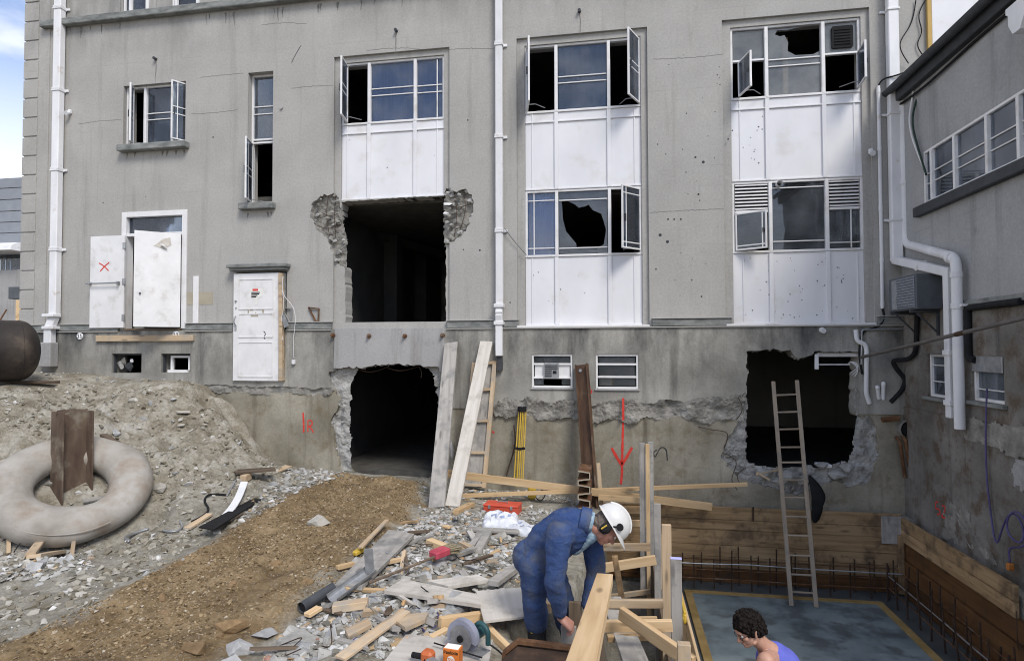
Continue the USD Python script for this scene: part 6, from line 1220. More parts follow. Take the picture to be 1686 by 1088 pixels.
# plywood work board with saw, box and drill
c4 = [on_ground(x, y) for x, y in ((668, 1044), (812, 1052), (803, 1100), (622, 1100))]; zc = max(p[2] for p in c4) + .06; c4 = [G(x, y, zc) for x, y in ((668, 1044), (812, 1052), (803, 1100), (622, 1100))]
m = trimesh.creation.extrude_polygon(Polygon([(p[0], p[1]) for p in c4]), .018, engine='earcut'); m.apply_translation((0, 0, zc - .018)); single('plywood_board', m, M_PALE, 'grey plywood board under the circular saw', 'plywood')
sq = G(767, 1068, zc); Rsaw = frame_of((0, 0, 0), (.93, -.36, 0))[0]
sw = thing('circular_saw', 'circular saw with a round grey guard standing on the plywood board', 'circular saw', sq, Rsaw); M_GUARD = gmat('cast_guard', [(.3, (.28, .29, .36)), (.7, (.38, .39, .47))], rough=.4, metal=.3); M_TEAL = gmat('teal_housing', [(.3, (.015, .05, .055)), (.7, (.03, .08, .085))], rough=.45)
def disc(r0, r1, y0, y1, cz, a0=0, a1=360):
    a = np.radians(np.linspace(a0, a1, 40)); o = [(math.cos(t) * r1, cz + math.sin(t) * r1) for t in a]; i_ = [(math.cos(t) * r0, cz + math.sin(t) * r0) for t in a[::-1]]
    return ext_xz(Polygon(o + i_).buffer(0) if r0 > 0 else Polygon(o), y0, y1)
S_ = 1.0
part(sw, 'base_plate', cbox(.32, .15, .006, .002), M_STEEL, local=True)
part(sw, 'upper_guard', disc(.055, .125, -.055, -.01, .10, -12, 200), M_GUARD, local=True); part(sw, 'guard_face', disc(0, .118, -.010, .0, .10), M_GUARD, local=True)
part(sw, 'blade', disc(.012, .090, -.066, -.062, .10), M_STEEL, local=True); part(sw, 'hub', (lambda m: (m.apply_transform(mat4(trimesh.transformations.rotation_matrix(math.pi / 2, (1, 0, 0))[:3, :3], (0, -.07, .10))), m)[1])(trimesh.creation.cylinder(.024, .02, sections=14)), M_BLACK, local=True)
part(sw, 'motor', (lambda m: (m.apply_transform(mat4(trimesh.transformations.rotation_matrix(math.pi / 2, (1, 0, 0))[:3, :3], (.05, .07, .10))), m)[1])(trimesh.creation.cylinder(.045, .14, sections=16)), M_TEAL, local=True)
part(sw, 'handle', tube(bend([(.05, .03, .15), (.10, .03, .205), (.17, .03, .165), (.17, .03, .06)], .04), .019, 10), M_TEAL, local=True, smooth=True); part(sw, 'rip_fence', beam((-.21, -.10, .035), (.20, -.09, .03), .012, .008), M_BLACK, local=True)
part(sw, 'cord', tube(spline([(.17, .03, .07), (.24, .05, .03), (.36, -.05, .035), (.55, -.28, .0)], 20), .006, 6), M_BLACK, local=True)
bq_ = G(742, 1098, zc); M_ORBOX = gmat('orange_carton', [(.3, (.52, .14, .022)), (.7, (.60, .18, .035))], rough=.6, bump=.05); Rb = frame_of((0, 0, 0), (.99, -.12, 0))[0]
ob = thing('orange_box', 'small orange nail carton with a white disc, standing in front of the saw', 'carton', bq_, Rb)
part(ob, 'carton', (lambda m: (m.apply_translation((0, .04, .06)), m)[1])(cbox(.115, .075, .12, .003)), M_ORBOX, local=True); part(ob, 'lid_label', box(-.05, .05, .006, .072, .1202, .1214), M_PAPER, local=True)
part(ob, 'white_disc', (lambda m: (m.apply_transform(mat4(trimesh.transformations.rotation_matrix(math.pi / 2, (1, 0, 0))[:3, :3], (.0, .0017, .047))), m)[1])(trimesh.creation.cylinder(.027, .0016, sections=24)), M_PAPER, local=True)
def txt(s, h, pos, parent, name, mat):
    tm = meshkit.text_mesh(s, h, .001, True); v = tm.vertices; b0, b1 = v.min(0), v.max(0)
    part(parent, name, trimesh.Trimesh(np.stack([v[:, 0] - (b0[0] + b1[0]) / 2 + pos[0], pos[1] - v[:, 2], v[:, 1] - (b0[1] + b1[1]) / 2 + pos[2]], 1), tm.faces[:, ::-1], process=False), mat, local=True)
txt('Paslode', .020, (0, .0018, .096), ob, 'lettering', M_BLACK); txt('3¼', .024, (0, .0006, .047), ob, 'lettering', M_ORBOX)
dq = G(703, 1100, zc); dr = thing('power_drill', 'orange and black power drill lying on the plywood board', 'drill', dq, frame_of((0, 0, 0), (1, -.25, 0))[0])
part(dr, 'grip', tube(bend([(-.14, .04, .045), (-.05, .04, .05), (.0, .0, .055)], .03), [.020] * 8, 10), M_BLACK, local=True, smooth=True); part(dr, 'gear_case', (lambda m: (m.apply_translation((-.01, .03, .07)), m)[1])(cbox(.09, .08, .08, .02)), gmat('orange_housing', [(.3, (.42, .10, .03)), (.7, (.52, .14, .05))], rough=.45), local=True)
part(dr, 'battery', (lambda m: (m.apply_transform(trimesh.transformations.rotation_matrix(-.5, (0, 0, 1))), m.apply_translation((.06, -.02, .045)), m)[2])(cbox(.10, .07, .07, .012)), M_STEEL, local=True); part(dr, 'foot', (lambda m: (m.apply_translation((.11, -.06, .03)), m)[1])(cbox(.12, .06, .05, .015)), M_BLACK, local=True)
# cables and hoses on the ground
def lay(pts, lift=.012, n=40): return spline([on_ground(a, b) + [0, 0, lift] for a, b in pts], n)
single('cable', tube(lay([(705, 1020), (695, 1030), (703, 1042), (715, 1035), (722, 1018), (712, 1003), (700, 1010)]), .008, 6), M_PURPLE, 'purple cable looped by the pale boards', 'cable', smooth=True)
single('cable', tube(lay([(556, 1086), (575, 1062), (600, 1040), (610, 1025), (622, 1022)]), .008, 6), M_PURPLE, 'thin purple cable on the rubble near the bottom edge', 'cable', smooth=True)
single('cable', tube(lay([(372, 818), (345, 818), (337, 828), (343, 842), (330, 855), (316, 862)], .03), .014, 6), M_BLACK, 'black cable curling on the ground right of the ring', 'cable', smooth=True)
single('hose', tube(lay([(212, 895), (232, 878), (245, 874)], .03), .018, 8), M_STEEL, 'grey hose end at the right edge of the ring', 'hose', smooth=True)
single('wire_end', tube(lay([(268, 877), (290, 878), (300, 870), (296, 862)], .03), .012, 6), M_STEEL, 'grey bent wire on the ground right of the ring', 'wire', smooth=True)
p0, p1 = on_ground(496, 1012) + [0, 0, .06], on_ground(548, 984) + [0, 0, .09]; bp = thing('black_pipe', 'short dark pipe length on the rubble beside the track', 'pipe', p0); part(bp, 'pipe', tube([p0, p1], .045, 16, False), M_DARKMETAL, smooth=True); part(bp, 'bore', tube([p0 + (p1 - p0) * .04, p1], .039, 16), M_BLACK)
gp0, gp1 = on_ground(548, 1000) + [0, 0, .05], on_ground(612, 968) + [0, 0, .14]; Rg, mg, Lg = frame_of(gp0, gp1); sc_ = [(math.cos(t) * .07, math.sin(t) * .06) for t in np.linspace(math.pi, 2 * math.pi, 12)]; gl_ = LineString(sc_).buffer(.003, cap_style=2)
m = trimesh.creation.extrude_polygon(polys(gl_)[0], Lg, engine='earcut'); v = m.vertices; m = trimesh.Trimesh(np.stack([v[:, 2] - Lg / 2, v[:, 0], v[:, 1] + .05], 1), m.faces, process=False)
gu = thing('metal_gutter', 'bent grey metal gutter length lying by the broom', 'gutter', mg, Rg); part(gu, 'trough', m, M_STEEL, local=True); part(gu, 'end_bracket', beam((Lg / 2 - .02, 0, .0), (Lg / 2 + .03, .02, .22), .09, .006), M_STEEL, local=True)
# ================================================================ PEOPLE
import manifold3d as m3
def ball(p, r, n=24):
    return m3.Manifold.sphere(1.0, n).scale([float(k) for k in (r if np.ndim(r) else (r, r, r))]).translate([float(k) for k in p])
def bone(a, ra, b, rb): return m3.Manifold.batch_hull([ball(a, ra), ball(b, rb)])
def chain(pts): return [bone(pts[i][0], pts[i][1], pts[i + 1][0], pts[i + 1][1]) for i in range(len(pts) - 1)]
def fuse(ms, res=.03, it=8, lam=.5):
    u = m3.Manifold.batch_boolean(ms, m3.OpType.Add).refine_to_length(res)
    me = u.to_mesh(); t = trimesh.Trimesh(me.vert_properties[:, :3], me.tri_verts, process=True)
    if it: trimesh.smoothing.filter_taubin(t, lamb=lam, nu=lam + .03, iterations=it)
    return t
M_SKIN = gmat('skin', [(.3, (.40, .215, .15)), (.7, (.50, .29, .21))], nscale=9, rough=.5, bump=.15, bscale=120, vary=0, spec=.35)
M_SKINR = gmat('weathered_skin', [(.3, (.36, .165, .115)), (.7, (.46, .235, .175))], nscale=12, rough=.5, bump=.25, bscale=90, vary=0, spec=.35)
M_DENIM = usdkit.material(stage, LOOKS + '/blue_coverall', {
    'tc': ('texture_coordinate', {}), 'n': ('noise_texture', {'scale': 7.0, 'detail': 8.0}), 'r': ('rgb_ramp', {'ramp': [(.3, (.024, .046, .128)), (.7, (.046, .080, .19))]}),
    'n2': ('noise_texture', {'scale': 4.2, 'detail': 9.0, 'roughness': .68}), 't2': ('map_range', {'from_min': .46, 'from_max': .68, 'to_max': .85, 'clamp': True}), 'm': ('mix', {'color2': (.115, .118, .118)}),
    'sz': ('separate_xyz', {}), 'tz': ('map_range', {'from_min': .95, 'from_max': .25, 'to_max': .62, 'clamp': True}), 'n3': ('noise_texture', {'scale': 3.0, 'detail': 9.0, 'roughness': .7}), 't3': ('map_range', {'from_min': .30, 'from_max': .60, 'clamp': True}), 'k': ('math', {'math_type': 'multiply'}), 'm2': ('mix', {'color2': (.060, .064, .068)}),
    'nb': ('noise_texture', {'scale': 26.0, 'detail': 7.0, 'roughness': .62, 'distortion': .8}), 'b': ('bump', {'strength': .75, 'distance': .014}), 'p': ('principled_bsdf', {'roughness': .9, 'specular_ior_level': .12})},
    [('tc.object', 'n.vector'), ('n.fac', 'r.fac'), ('tc.object', 'n2.vector'), ('n2.fac', 't2.value'), ('t2.result', 'm.fac'), ('r.color', 'm.color1'), ('tc.object', 'sz.vector'), ('sz.z', 'tz.value'), ('tc.object', 'n3.vector'), ('n3.fac', 't3.value'), ('tz.result', 'k.value1'), ('t3.result', 'k.value2'),
     ('k.value', 'm2.fac'), ('m.color', 'm2.color1'), ('m2.color', 'p.base_color'), ('tc.object', 'nb.vector'), ('nb.fac', 'b.height'), ('b.normal', 'p.normal')], surface='p.BSDF')
M_HAIRG = gmat('greying_hair', [(.3, (.07, .055, .045)), (.7, (.20, .165, .14))], nscale=40, rough=.8, bump=.8, bscale=60)
M_HAIRB = gmat('black_curls', [(.3, (.006, .005, .0045)), (.7, (.018, .014, .012))], nscale=40, rough=.9, bump=.3, bscale=60, spec=.08)
M_HELMET = gmat('scuffed_helmet', [(.3, (.52, .51, .49)), (.7, (.62, .61, .59))], nscale=3, rough=.35, bump=.06, bscale=60, vary=0, stops2=[(.3, (.40, .38, .35)), (.7, (.52, .50, .47))], n2scale=9, thr2=(.60, .74))
M_SINGLET = gmat('violet_singlet', [(.3, (.085, .095, .40)), (.7, (.13, .145, .52))], nscale=5, rough=.85, bump=.4, bscale=20, bdist=.012, vary=0)
M_SHIRT = gmat('checked_shirt', [(.35, (.05, .10, .16)), (.5, (.20, .30, .38)), (.65, (.40, .46, .50))], nscale=30, rough=.85)
def hand(wrist, fwd, palm_n, side, curl, scale=1.0):
    """five-fingered hand: wrist point, direction of the fingers, palm normal, thumb side; curl = bend per joint in degrees"""
    f = np.array(fwd, float); f /= np.linalg.norm(f); n = np.array(palm_n, float); n -= f * (n @ f); n /= np.linalg.norm(n); s = np.cross(f, n) * side
    w = np.array(wrist, float); S = scale; ms = []
    pal = [ball(w + f * .012 * S, (.026 * S))] + [ball(w + f * .085 * S + s * k * S, .0135 * S) for k in (-.033, -.011, .011, .033)] + [ball(w + f * .03 * S + s * .024 * S, .018 * S), ball(w + f * .03 * S - s * .022 * S, .017 * S)]
    ms.append(m3.Manifold.batch_hull(pal))
    for k, L, r in ((.033, .070, .0088), (.011, .080, .0092), (-.011, .074, .0088), (-.033, .058, .0078)):
        p = w + f * .085 * S + s * k * S; d = f.copy(); a = 0; q = [(p, r * S * 1.05)]
        for seg, c in zip((.45, .32, .25), curl):
            a += math.radians(c); d = f * math.cos(a) + n * math.sin(a); p = p + d * L * seg * S; q.append((p, r * S * (1 - .08 * len(q))))
        ms += chain(q)
    p = w + f * .028 * S + s * .030 * S; d = f * .55 + s * .62 + n * .55; d /= np.linalg.norm(d); p2 = p + d * .045 * S; d2 = f * .75 + s * .05 + n * .66; d2 /= np.linalg.norm(d2); p3 = p2 + d2 * .032 * S; p4 = p3 + (f * .8 + n * .6) * .022 * S
    ms += chain([(p, .0135 * S), (p2, .011 * S), (p3, .0098 * S), (p4, .0085 * S)])
    return ms
def head_parts(c, fw, up, s=1.0):
    """skull, jaw, nose, ears, lips, brow as solids; fw = the way the face looks, up = crown"""
    f = np.array(fw, float); f /= np.linalg.norm(f); u = np.array(up, float); u -= f * (u @ f); u /= np.linalg.norm(u); l = np.cross(u, f)
    P = lambda a, b, d: np.array(c) + (f * a + l * b + u * d) * s
    def ell(p, r):
        m = m3.Manifold.sphere(1.0, 32).scale([float(r[0] * s), float(r[1] * s), float(r[2] * s)]); M = np.zeros((3, 4)); M[:, 0], M[:, 1], M[:, 2], M[:, 3] = f, l, u, p; return m.transform(M)
    ms = [ell(P(-.005, 0, .03), (.098, .077, .092)), ell(P(.022, 0, -.03), (.068, .062, .075)), bone(P(.05, 0, -.075), .034 * s, P(.068, 0, -.085), .022 * s), m3.Manifold.batch_hull([ball(P(.02, k, -.07), .022 * s) for k in (-.04, .04)] + [ball(P(.07, 0, -.085), .02 * s)]),
          m3.Manifold.batch_hull([ball(P(.086, 0, .018), .009 * s), ball(P(.112, 0, -.028), .011 * s), ball(P(.092, .013, -.032), .009 * s), ball(P(.092, -.013, -.032), .009 * s)]),
          m3.Manifold.batch_hull([ball(P(.082, .034, .032), .012 * s), ball(P(.088, 0, .030), .011 * s), ball(P(.082, -.034, .032), .012 * s)]),
          bone(P(.084, .016, -.056), .008 * s, P(.090, 0, -.054), .009 * s), bone(P(.084, -.016, -.056), .008 * s, P(.090, 0, -.054), .009 * s), bone(P(.082, .012, -.066), .008 * s, P(.086, -.012, -.066), .008 * s)]
    for k in (-1, 1):
        ms.append(m3.Manifold.batch_hull([ball(P(-.008, k * .078, .02), .012 * s), ball(P(-.016, k * .086, .028), .010 * s), ball(P(-.004, k * .078, -.026), .009 * s)]))
        ms.append(ball(P(.062, k * .036, -.012), .026 * s))
    return ms, P, (f, l, u), ell
def wrinkle(t, seed, amp=.014):
    """folds that run round the limbs and drag at the joints"""
    t = t.copy(); 
    for s_, a_ in ((3.2, 1.0), (8, .38)):
        v = t.vertices; n = t.vertex_normals; w = v @ np.array([[.86, .2, .3], [-.1, .5, .2], [.3, .2, 2.1]]).T * s_
        r = np.abs(meshkit.fbm(w + seed, 3, seed) - .5) * 2; t.vertices = v + n * (amp * a_ * (.35 - np.minimum(r * 1.6, 1)))[:, None]
    return t
def cloth(t, amp, sc, seed):
    v = t.vertices; n = t.vertex_normals; r = np.abs(meshkit.fbm(v * np.array([sc, sc, sc * .8]) + seed, 4, seed) - .5) * 2
    t.vertices = v + n * (amp * (.5 - r))[:, None]; return t
# ---- stooping worker in a blue coverall
pel, wst, chs, nek = J(884, 922, 4.78), J(903, 893, 4.74), J(935, 872, 4.66), J(966, 858, 4.58)
shN, elN, wrN = J(921, 880, 4.44), J(913, 955, 4.40), J(922, 1008, 4.46)
shF, elF, wrF = J(972, 872, 4.84), J(982, 940, 4.80), J(968, 1000, 4.72)
hpN, knN, anN, ftN = J(884, 932, 4.66), J(880, 988, 4.66), J(884, 1040, 4.74), J(884, 1066, 4.70)
hpF, knF, anF, ftF = J(900, 930, 4.90), J(925, 985, 4.92), J(932, 1040, 4.95), J(940, 1062, 4.9)
hc_ = J(999, 867, 4.56); rgt = RIGHT; upw = UP
fwd_ = rgt * .52 - upw * .80 - FWD * .12; crown = rgt * .80 + upw * .55
W1 = thing('person', 'worker in a dirty blue coverall, white helmet and ear muffs stooping over the trench', 'person', (pel[0], pel[1], ftN[2] - .05))
hm, HP, HA, ell = head_parts(hc_, fwd_, crown, 1.06)
skin = hm + [bone(nek, .062, hc_ - HA[0] * .01 - HA[2] * .05, .06)]
skin += chain([(wrN - (wrN - elN) * .25, .034), (wrN + (wrN - elN) * .16, .029)]) + chain([(wrF - (wrF - elF) * .25, .034), (wrF, .03)])
hn0 = wrN + (wrN - elN) * .16
skin += hand(hn0, rgt * .80 - upw * .62 - FWD * .1, -upw * .6 - rgt * .7 + FWD * .35, 1, (38, 52, 40), 1.12)
skin += hand(wrF, rgt * .2 - upw * .95, rgt * .3 + FWD * -.9, -1, (30, 45, 35), 1.05)
skin += chain([(pel, .12), (wst, .11), (chs, .12), (nek, .055)]) + chain([(chs, .10), (shN, .06), (elN, .042), (wrN, .033)]) + chain([(chs, .10), (shF, .06), (elF, .042), (wrF, .033)]) + chain([(pel, .11), (hpN, .09), (knN, .06), (anN, .045), (ftN, .04)]) + chain([(pel, .11), (hpF, .09), (knF, .06), (anF, .045), (ftF, .04)])
part(W1, 'body', fuse(skin, .008, 6), M_SKINR, smooth=True)
bul = J(872, 916, 4.78)
cov = chain([(pel, .165), (wst, .165), (chs, .172), (nek + (chs - nek) * .30, .105)]) + [bone(pel, .16, bul, .135)] + chain([(chs, .14), (shN, .098), (shN + (elN - shN) * .5, .083), (elN, .074), (elN + (wrN - elN) * .55, .066), (wrN - (wrN - elN) * .05, .058)]) + chain([(chs, .14), (shF, .094), (elF, .072), (wrF - (wrF - elF) * .12, .058)])
cov += [m3.Manifold.batch_hull([ball(shN, .085), ball(shF, .085), ball(chs, .13)])] + chain([(hpN, .135), (hpN + (knN - hpN) * .5, .118), (knN, .098), (knN + (anN - knN) * .5, .092), (knN + (anN - knN) * .72, .084)]) + chain([(hpF, .13), (knF, .095), (knF + (anF - knF) * .7, .08)]) + [bone(pel, .15, hpN, .135), bone(pel, .15, hpF, .13)]
part(W1, 'coverall', wrinkle(fuse(cov, .012, 12), 3, .016), M_DENIM, smooth=True)
# collar, shirt
cq = nek + (hc_ - nek) * .12; ax = (hc_ - nek) / np.linalg.norm(hc_ - nek)
def ring(c_, a_, r, h, th, n=28, wob=0.0):
    R_, _, _ = frame_of((0, 0, 0), a_); m = trimesh.creation.annulus(r - th, r, h, sections=n); Mx = mat4(np.stack([R_[:, 1], R_[:, 2], R_[:, 0]], 1), c_); m.apply_transform(Mx); return m
part(W1, 'collar', cloth(ring(cq - ax * .035, ax, .098, .075, .014), .006, 14, 5), M_DENIM, smooth=50); part(W1, 'shirt_collar', ring(cq - ax * .005, ax, .080, .065, .012), M_SHIRT, smooth=50)
m = fuse([m3.Manifold.batch_hull([ball(nek - upw * .10 + rgt * .03, .06), ball(chs - upw * .12 + rgt * .05, .07), ball(nek, .06)])], .03, 2); part(W1, 'shirt', m, M_SHIRT, smooth=True)
# boots
for an, ft, lab in ((anN, ftN, 'boot'), (anF, ftF, 'boot')):
    toe = ft + rgt * .15 - FWD * .05 - UP * .015; toe[2] = ft[2] - .01
    b_m = fuse([bone(an + [0, 0, .13], .082, ft + [0, 0, .02], .068), m3.Manifold.batch_hull([ball(ft, .062), ball(ft - [0, 0, .03], .06), ball(toe, .05), ball(toe + [0, 0, .02], .042)])], .025, 5)
    bt = part(W1, 'boot', b_m, M_BLACK, 'black rubber boot with a yellow tab' if an is anN else None, smooth=True)
    if an is anN:
        q = an + [0, 0, .045] - FWD * .083 - rgt * .02; part(bt, 'yellow_tab', beam(q - rgt * .03, q + rgt * .03, .006, .028, up=UP), M_YEL)
# helmet
f_, l_, u_ = HA
def shell(c_, rx, ry, rz, zmin, n=40, rings=16, th=.0):
    v = []; fcs = []
    t0 = math.acos(zmin)
    for i_ in range(rings + 1):
        t = t0 * i_ / rings
        for j_ in range(n): a = 2 * math.pi * j_ / n; v.append(c_ + f_ * rx * math.sin(t) * math.cos(a) + l_ * ry * math.sin(t) * math.sin(a) + u_ * rz * math.cos(t))
    for i_ in range(rings):
        for j_ in range(n): a = i_ * n + j_; b = i_ * n + (j_ + 1) % n; fcs += [[a, a + n, b + n], [a, b + n, b]]
    return trimesh.Trimesh(np.array(v), fcs, process=False)
hc2 = HP(-.004, 0, .052); hmx = shell(hc2, .146, .120, .128, -.06)
hl = part(W1, 'helmet', hmx, M_HELMET, 'scuffed white hard hat', smooth=True)
br_v, br_f = [], []; n_ = 48
for j_ in range(n_):
    a = 2 * math.pi * j_ / n_; k = max(0, math.cos(a)) ** 1.5
    for (e, dz_) in ((0, -.004), (.010 + .062 * k, -.012 - .022 * k), (.010 + .060 * k, -.017 - .022 * k), (-.004, -.012)): br_v.append(hc2 + f_ * (.146 + e) * math.cos(a) + l_ * (.120 + e * .8) * math.sin(a) + u_ * dz_)
for j_ in range(n_):
    for r_ in range(4): a = j_ * 4 + r_; b = j_ * 4 + (r_ + 1) % 4; c2 = ((j_ + 1) % n_) * 4 + r_; d2 = ((j_ + 1) % n_) * 4 + (r_ + 1) % 4; br_f += [[a, c2, d2], [a, d2, b]]
part(hl, 'brim', trimesh.Trimesh(np.array(br_v), br_f, process=False), M_HELMET, smooth=35)
part(hl, 'ridge', tube([hc2 + f_ * .148 * math.cos(t) + u_ * .130 * math.sin(t) for t in np.linspace(.5, 2.6, 24)], .010, 8), M_HELMET, smooth=True)
# the side that shows: the camera side
sgn = 1 if (l_ @ -FWD) > 0 else -1
def disc3(c_, a_, r, h): R_, _, _ = frame_of((0, 0, 0), a_); m = trimesh.creation.cylinder(r, h, sections=22); m.apply_transform(mat4(np.stack([R_[:, 1], R_[:, 2], R_[:, 0]], 1), c_)); return m
for k in (-1, 1): part(hl, 'muff_socket', disc3(hc2 + l_ * k * .122 + u_ * .03 + f_ * .03, l_, .026, .022), M_BLACK)
for k in (-1, 1):
    ec = HP(-.02, k * .098, -.005); em = fuse([m3.Manifold.batch_hull([ball(ec + u_ * .022, .028), ball(ec - u_ * .022, .030), ball(ec + f_ * .014, .03), ball(ec - l_ * k * .01, .034)])], .012, 3); ef = part(W1, 'ear_muff', em, M_BLACK, smooth=True)
    part(ef, 'muff_stripe', tube([ec + l_ * k * .031 + f_ * (.012 - .03) + u_ * t for t in np.linspace(-.03, .02, 5)], .006, 6), M_YEL)
    part(ef, 'muff_arm', tube([ec + l_ * k * .01 + u_ * .02, hc2 + l_ * k * .128 + u_ * .02 + f_ * .02], .007, 6), M_BLACK)
hr = [ell(HP(-.030, 0, .006), (.080, .083, .082)), bone(HP(-.075, .03, -.04), .035, HP(-.075, -.03, -.04), .035), bone(HP(-.02, .066, -.02), .018, HP(.008, .07, -.035), .012), bone(HP(-.02, -.066, -.02), .018, HP(.008, -.07, -.035), .012)]
part(W1, 'hair', cloth(fuse(hr, .008, 2), .012, 60, 2), M_HAIRG, smooth=False)
for k in (-1, 1): part(W1, 'eye', trimesh.Trimesh(*(lambda s_: (s_.vertices * .0125 + HP(.082, k * .033, .008), s_.faces))(trimesh.creation.icosphere(2))), M_PAPER, smooth=True)

# ---- second man down in the pit
Zc = 4.9
hc_ = J(1233, 1037, Zc); face = -rgt * .86 - upw * .42 - FWD * .18; crown = upw * .88 - rgt * .40
nk, ch, ws, pl = J(1262, 1066, Zc + .03), J(1283, 1098, Zc + .08), J(1302, 1130, Zc + .14), J(1312, 1160, Zc + .2)
sN, eN, wN = J(1262, 1088, Zc - .15), J(1236, 1148, Zc - .20), J(1200, 1196, Zc - .1)
sF, eF, wF = J(1276, 1078, Zc + .24), J(1240, 1140, Zc + .3), J(1196, 1190, Zc + .15)
def low(px, z, Z): d = J(px, 1000, Z); return np.array([d[0], d[1], z])
hN, kN, aN = J(1308, 1166, Zc + .08), low(1278, ZS + .48, Zc + .0), low(1310, ZS + .09, Zc + .1); hF, kF, aF = J(1318, 1164, Zc + .3), low(1288, ZS + .48, Zc + .35), low(1325, ZS + .09, Zc + .4)
W2 = thing('person', 'dark curly haired man in glasses and a violet blue singlet working down on the slab', 'person', (pl[0], pl[1], ZS))
hm, HP, HA, ell = head_parts(hc_, face, crown, 1.05)
sk = hm + [bone(nk, .062, HP(-.02, 0, -.06), .058)] + chain([(pl, .15), (ws, .140), (ch, .155), (nk, .068)]) + [m3.Manifold.batch_hull([ball(sN, .062), ball(sF, .062), ball(nk + (ch - nk) * .5, .09)])]
sk += chain([(sN, .070), (sN + (eN - sN) * .4, .058), (eN, .044), (eN + (wN - eN) * .3, .043), (wN, .030)]) + chain([(sF, .068), (eF, .044), (wF, .030)]) + hand(wN, wN - eN, -upw, 1, (30, 40, 30)) + hand(wF, wF - eF, -upw, -1, (30, 40, 30))
sk += chain([(pl, .13), (hN, .105), (kN, .068), (aN, .045)]) + chain([(pl, .13), (hF, .105), (kF, .068), (aF, .045)])
part(W2, 'body', fuse(sk, .008, 6), M_SKIN, smooth=True)
sg = chain([(pl, .168), (ws, .157), (ch, .170), (ch + (nk - ch) * .42, .135)]) + [m3.Manifold.batch_hull([ball(sN + (sF - sN) * .27 + (ch - sN) * .10, .085), ball(sF + (sN - sF) * .27 + (ch - sF) * .10, .085), ball(ch, .155)])]
part(W2, 'singlet', cloth(fuse(sg, .016, 8), .010, 8, 4), M_SINGLET, smooth=True)
for a_, b_ in ((sN, sF), (sF, sN)):
    k = a_ + (b_ - a_) * .26; part(W2, 'strap', tube(spline([k + (ch - nk) * .35 + HA[0] * -.02, k + upw * .068, k + HA[0] * .09 - upw * .03, k + HA[0] * .13 - upw * .14], 14), [.014] * 14, 8), M_SINGLET, smooth=True)
sh_ = chain([(pl, .172), (hN, .135), (hN + (kN - hN) * .6, .112)]) + chain([(pl, .17), (hF, .135), (hF + (kF - hF) * .6, .112)]); part(W2, 'shorts', cloth(fuse(sh_, .02, 6), .01, 7, 6), M_DENIM, smooth=True)
for a_ in (aN, aF):
    toe = a_ - rgt * .16; toe[2] = ZS + .055; part(W2, 'boot', fuse([bone(a_ + [0, 0, .10], .062, a_ - [0, 0, .02], .062), m3.Manifold.batch_hull([ball((a_[0], a_[1], ZS + .055), .052), ball(toe, .046)])], .025, 4), M_BLACK, smooth=True)
rg = np.random.default_rng(9); hr = [ell(HP(-.018, 0, .052), (.108, .094, .092)), ell(HP(-.055, 0, .0), (.075, .085, .085))]; base_h = fuse(hr, .012, 1)
curls = [base_h]; pts_, _f = trimesh.sample.sample_surface(base_h, 330, seed=4)
for p in pts_:
    a, b, d = (p - np.array(hc_)) @ HA[0], (p - np.array(hc_)) @ HA[1], (p - np.array(hc_)) @ HA[2]
    if d < -.05 or (a > .05 and d < .055): continue
    s_ = trimesh.creation.icosphere(1, rg.uniform(.010, .019)); s_.apply_translation(p + rg.normal(0, .004, 3)); curls.append(s_)
part(W2, 'hair', cat(curls), M_HAIRB, smooth=True)
gl = [tube([HP(.095, k * .034 + .026 * math.cos(t), .006 + .020 * math.sin(t)) for t in np.linspace(0, 2 * math.pi, 20)], .0022, 5) for k in (-1, 1)] + [tube([HP(.095, .010, .008), HP(.097, -.010, .008)], .002, 5)] + [tube([HP(.093, k * .058, .010), HP(.0, k * .083, .014)], .002, 5) for k in (-1, 1)]
part(W2, 'glasses', cat(gl), M_BLACK)
for k in (-1, 1): part(W2, 'eye', trimesh.Trimesh(*(lambda s_: (s_.vertices * .0125 + HP(.081, k * .033, .008), s_.faces))(trimesh.creation.icosphere(2))), M_PAPER, smooth=True)
# ================================================================ DEBRIS
rng = np.random.default_rng(77)
def at(px, py, lift=0.0): q = on_ground(px, py); return q + [0, 0, lift]
def slab(name, label, pxs, th, mat, cat_='board', lift=.05, tilt=None, grain=None):
    """a flat board whose corners were measured in the photograph, laid on the rubble"""
    q = [at(x, y) for x, y in pxs]; z = [p[2] for p in q]; zc = np.mean(z) + lift
    c_ = np.mean(q, axis=0); tl_ = tilt or 0.0
    P = [G(x, y, zc + tl_ * k) for (x, y), k in zip(pxs, (1, 1, -1, -1) if len(pxs) == 4 else [0] * len(pxs))]
    e = np.array(P[1]) - np.array(P[0]); e2 = np.array(P[-1]) - np.array(P[0])
    if np.linalg.norm(e2) > np.linalg.norm(e): e = e2
    nrm = np.cross(np.array(P[1]) - P[0], np.array(P[2]) - P[0]); nrm /= np.linalg.norm(nrm); nrm *= np.sign(nrm[2]); e /= np.linalg.norm(e); s_ = np.cross(nrm, e); R_ = np.stack([e, s_, nrm], 1); c_ = np.mean(P, axis=0)
    loc = [R_.T @ (np.array(p) - c_) for p in P]; m = trimesh.creation.extrude_polygon(Polygon([(p[0], p[1]) for p in loc]).buffer(-.004).buffer(.004), th, engine='earcut'); m.apply_translation((0, 0, -th / 2))
    return single(name, m, mat, label, cat_, base=c_, R=R_, local=True)
def stick(name, label, a, b, w, h, mat, cat_='timber', la=.03, lb=.03, group=None, up=(0, 0, 1)): return board(name, label, at(*a, la), at(*b, lb), w, h, mat, cat_, up=up, group=group)
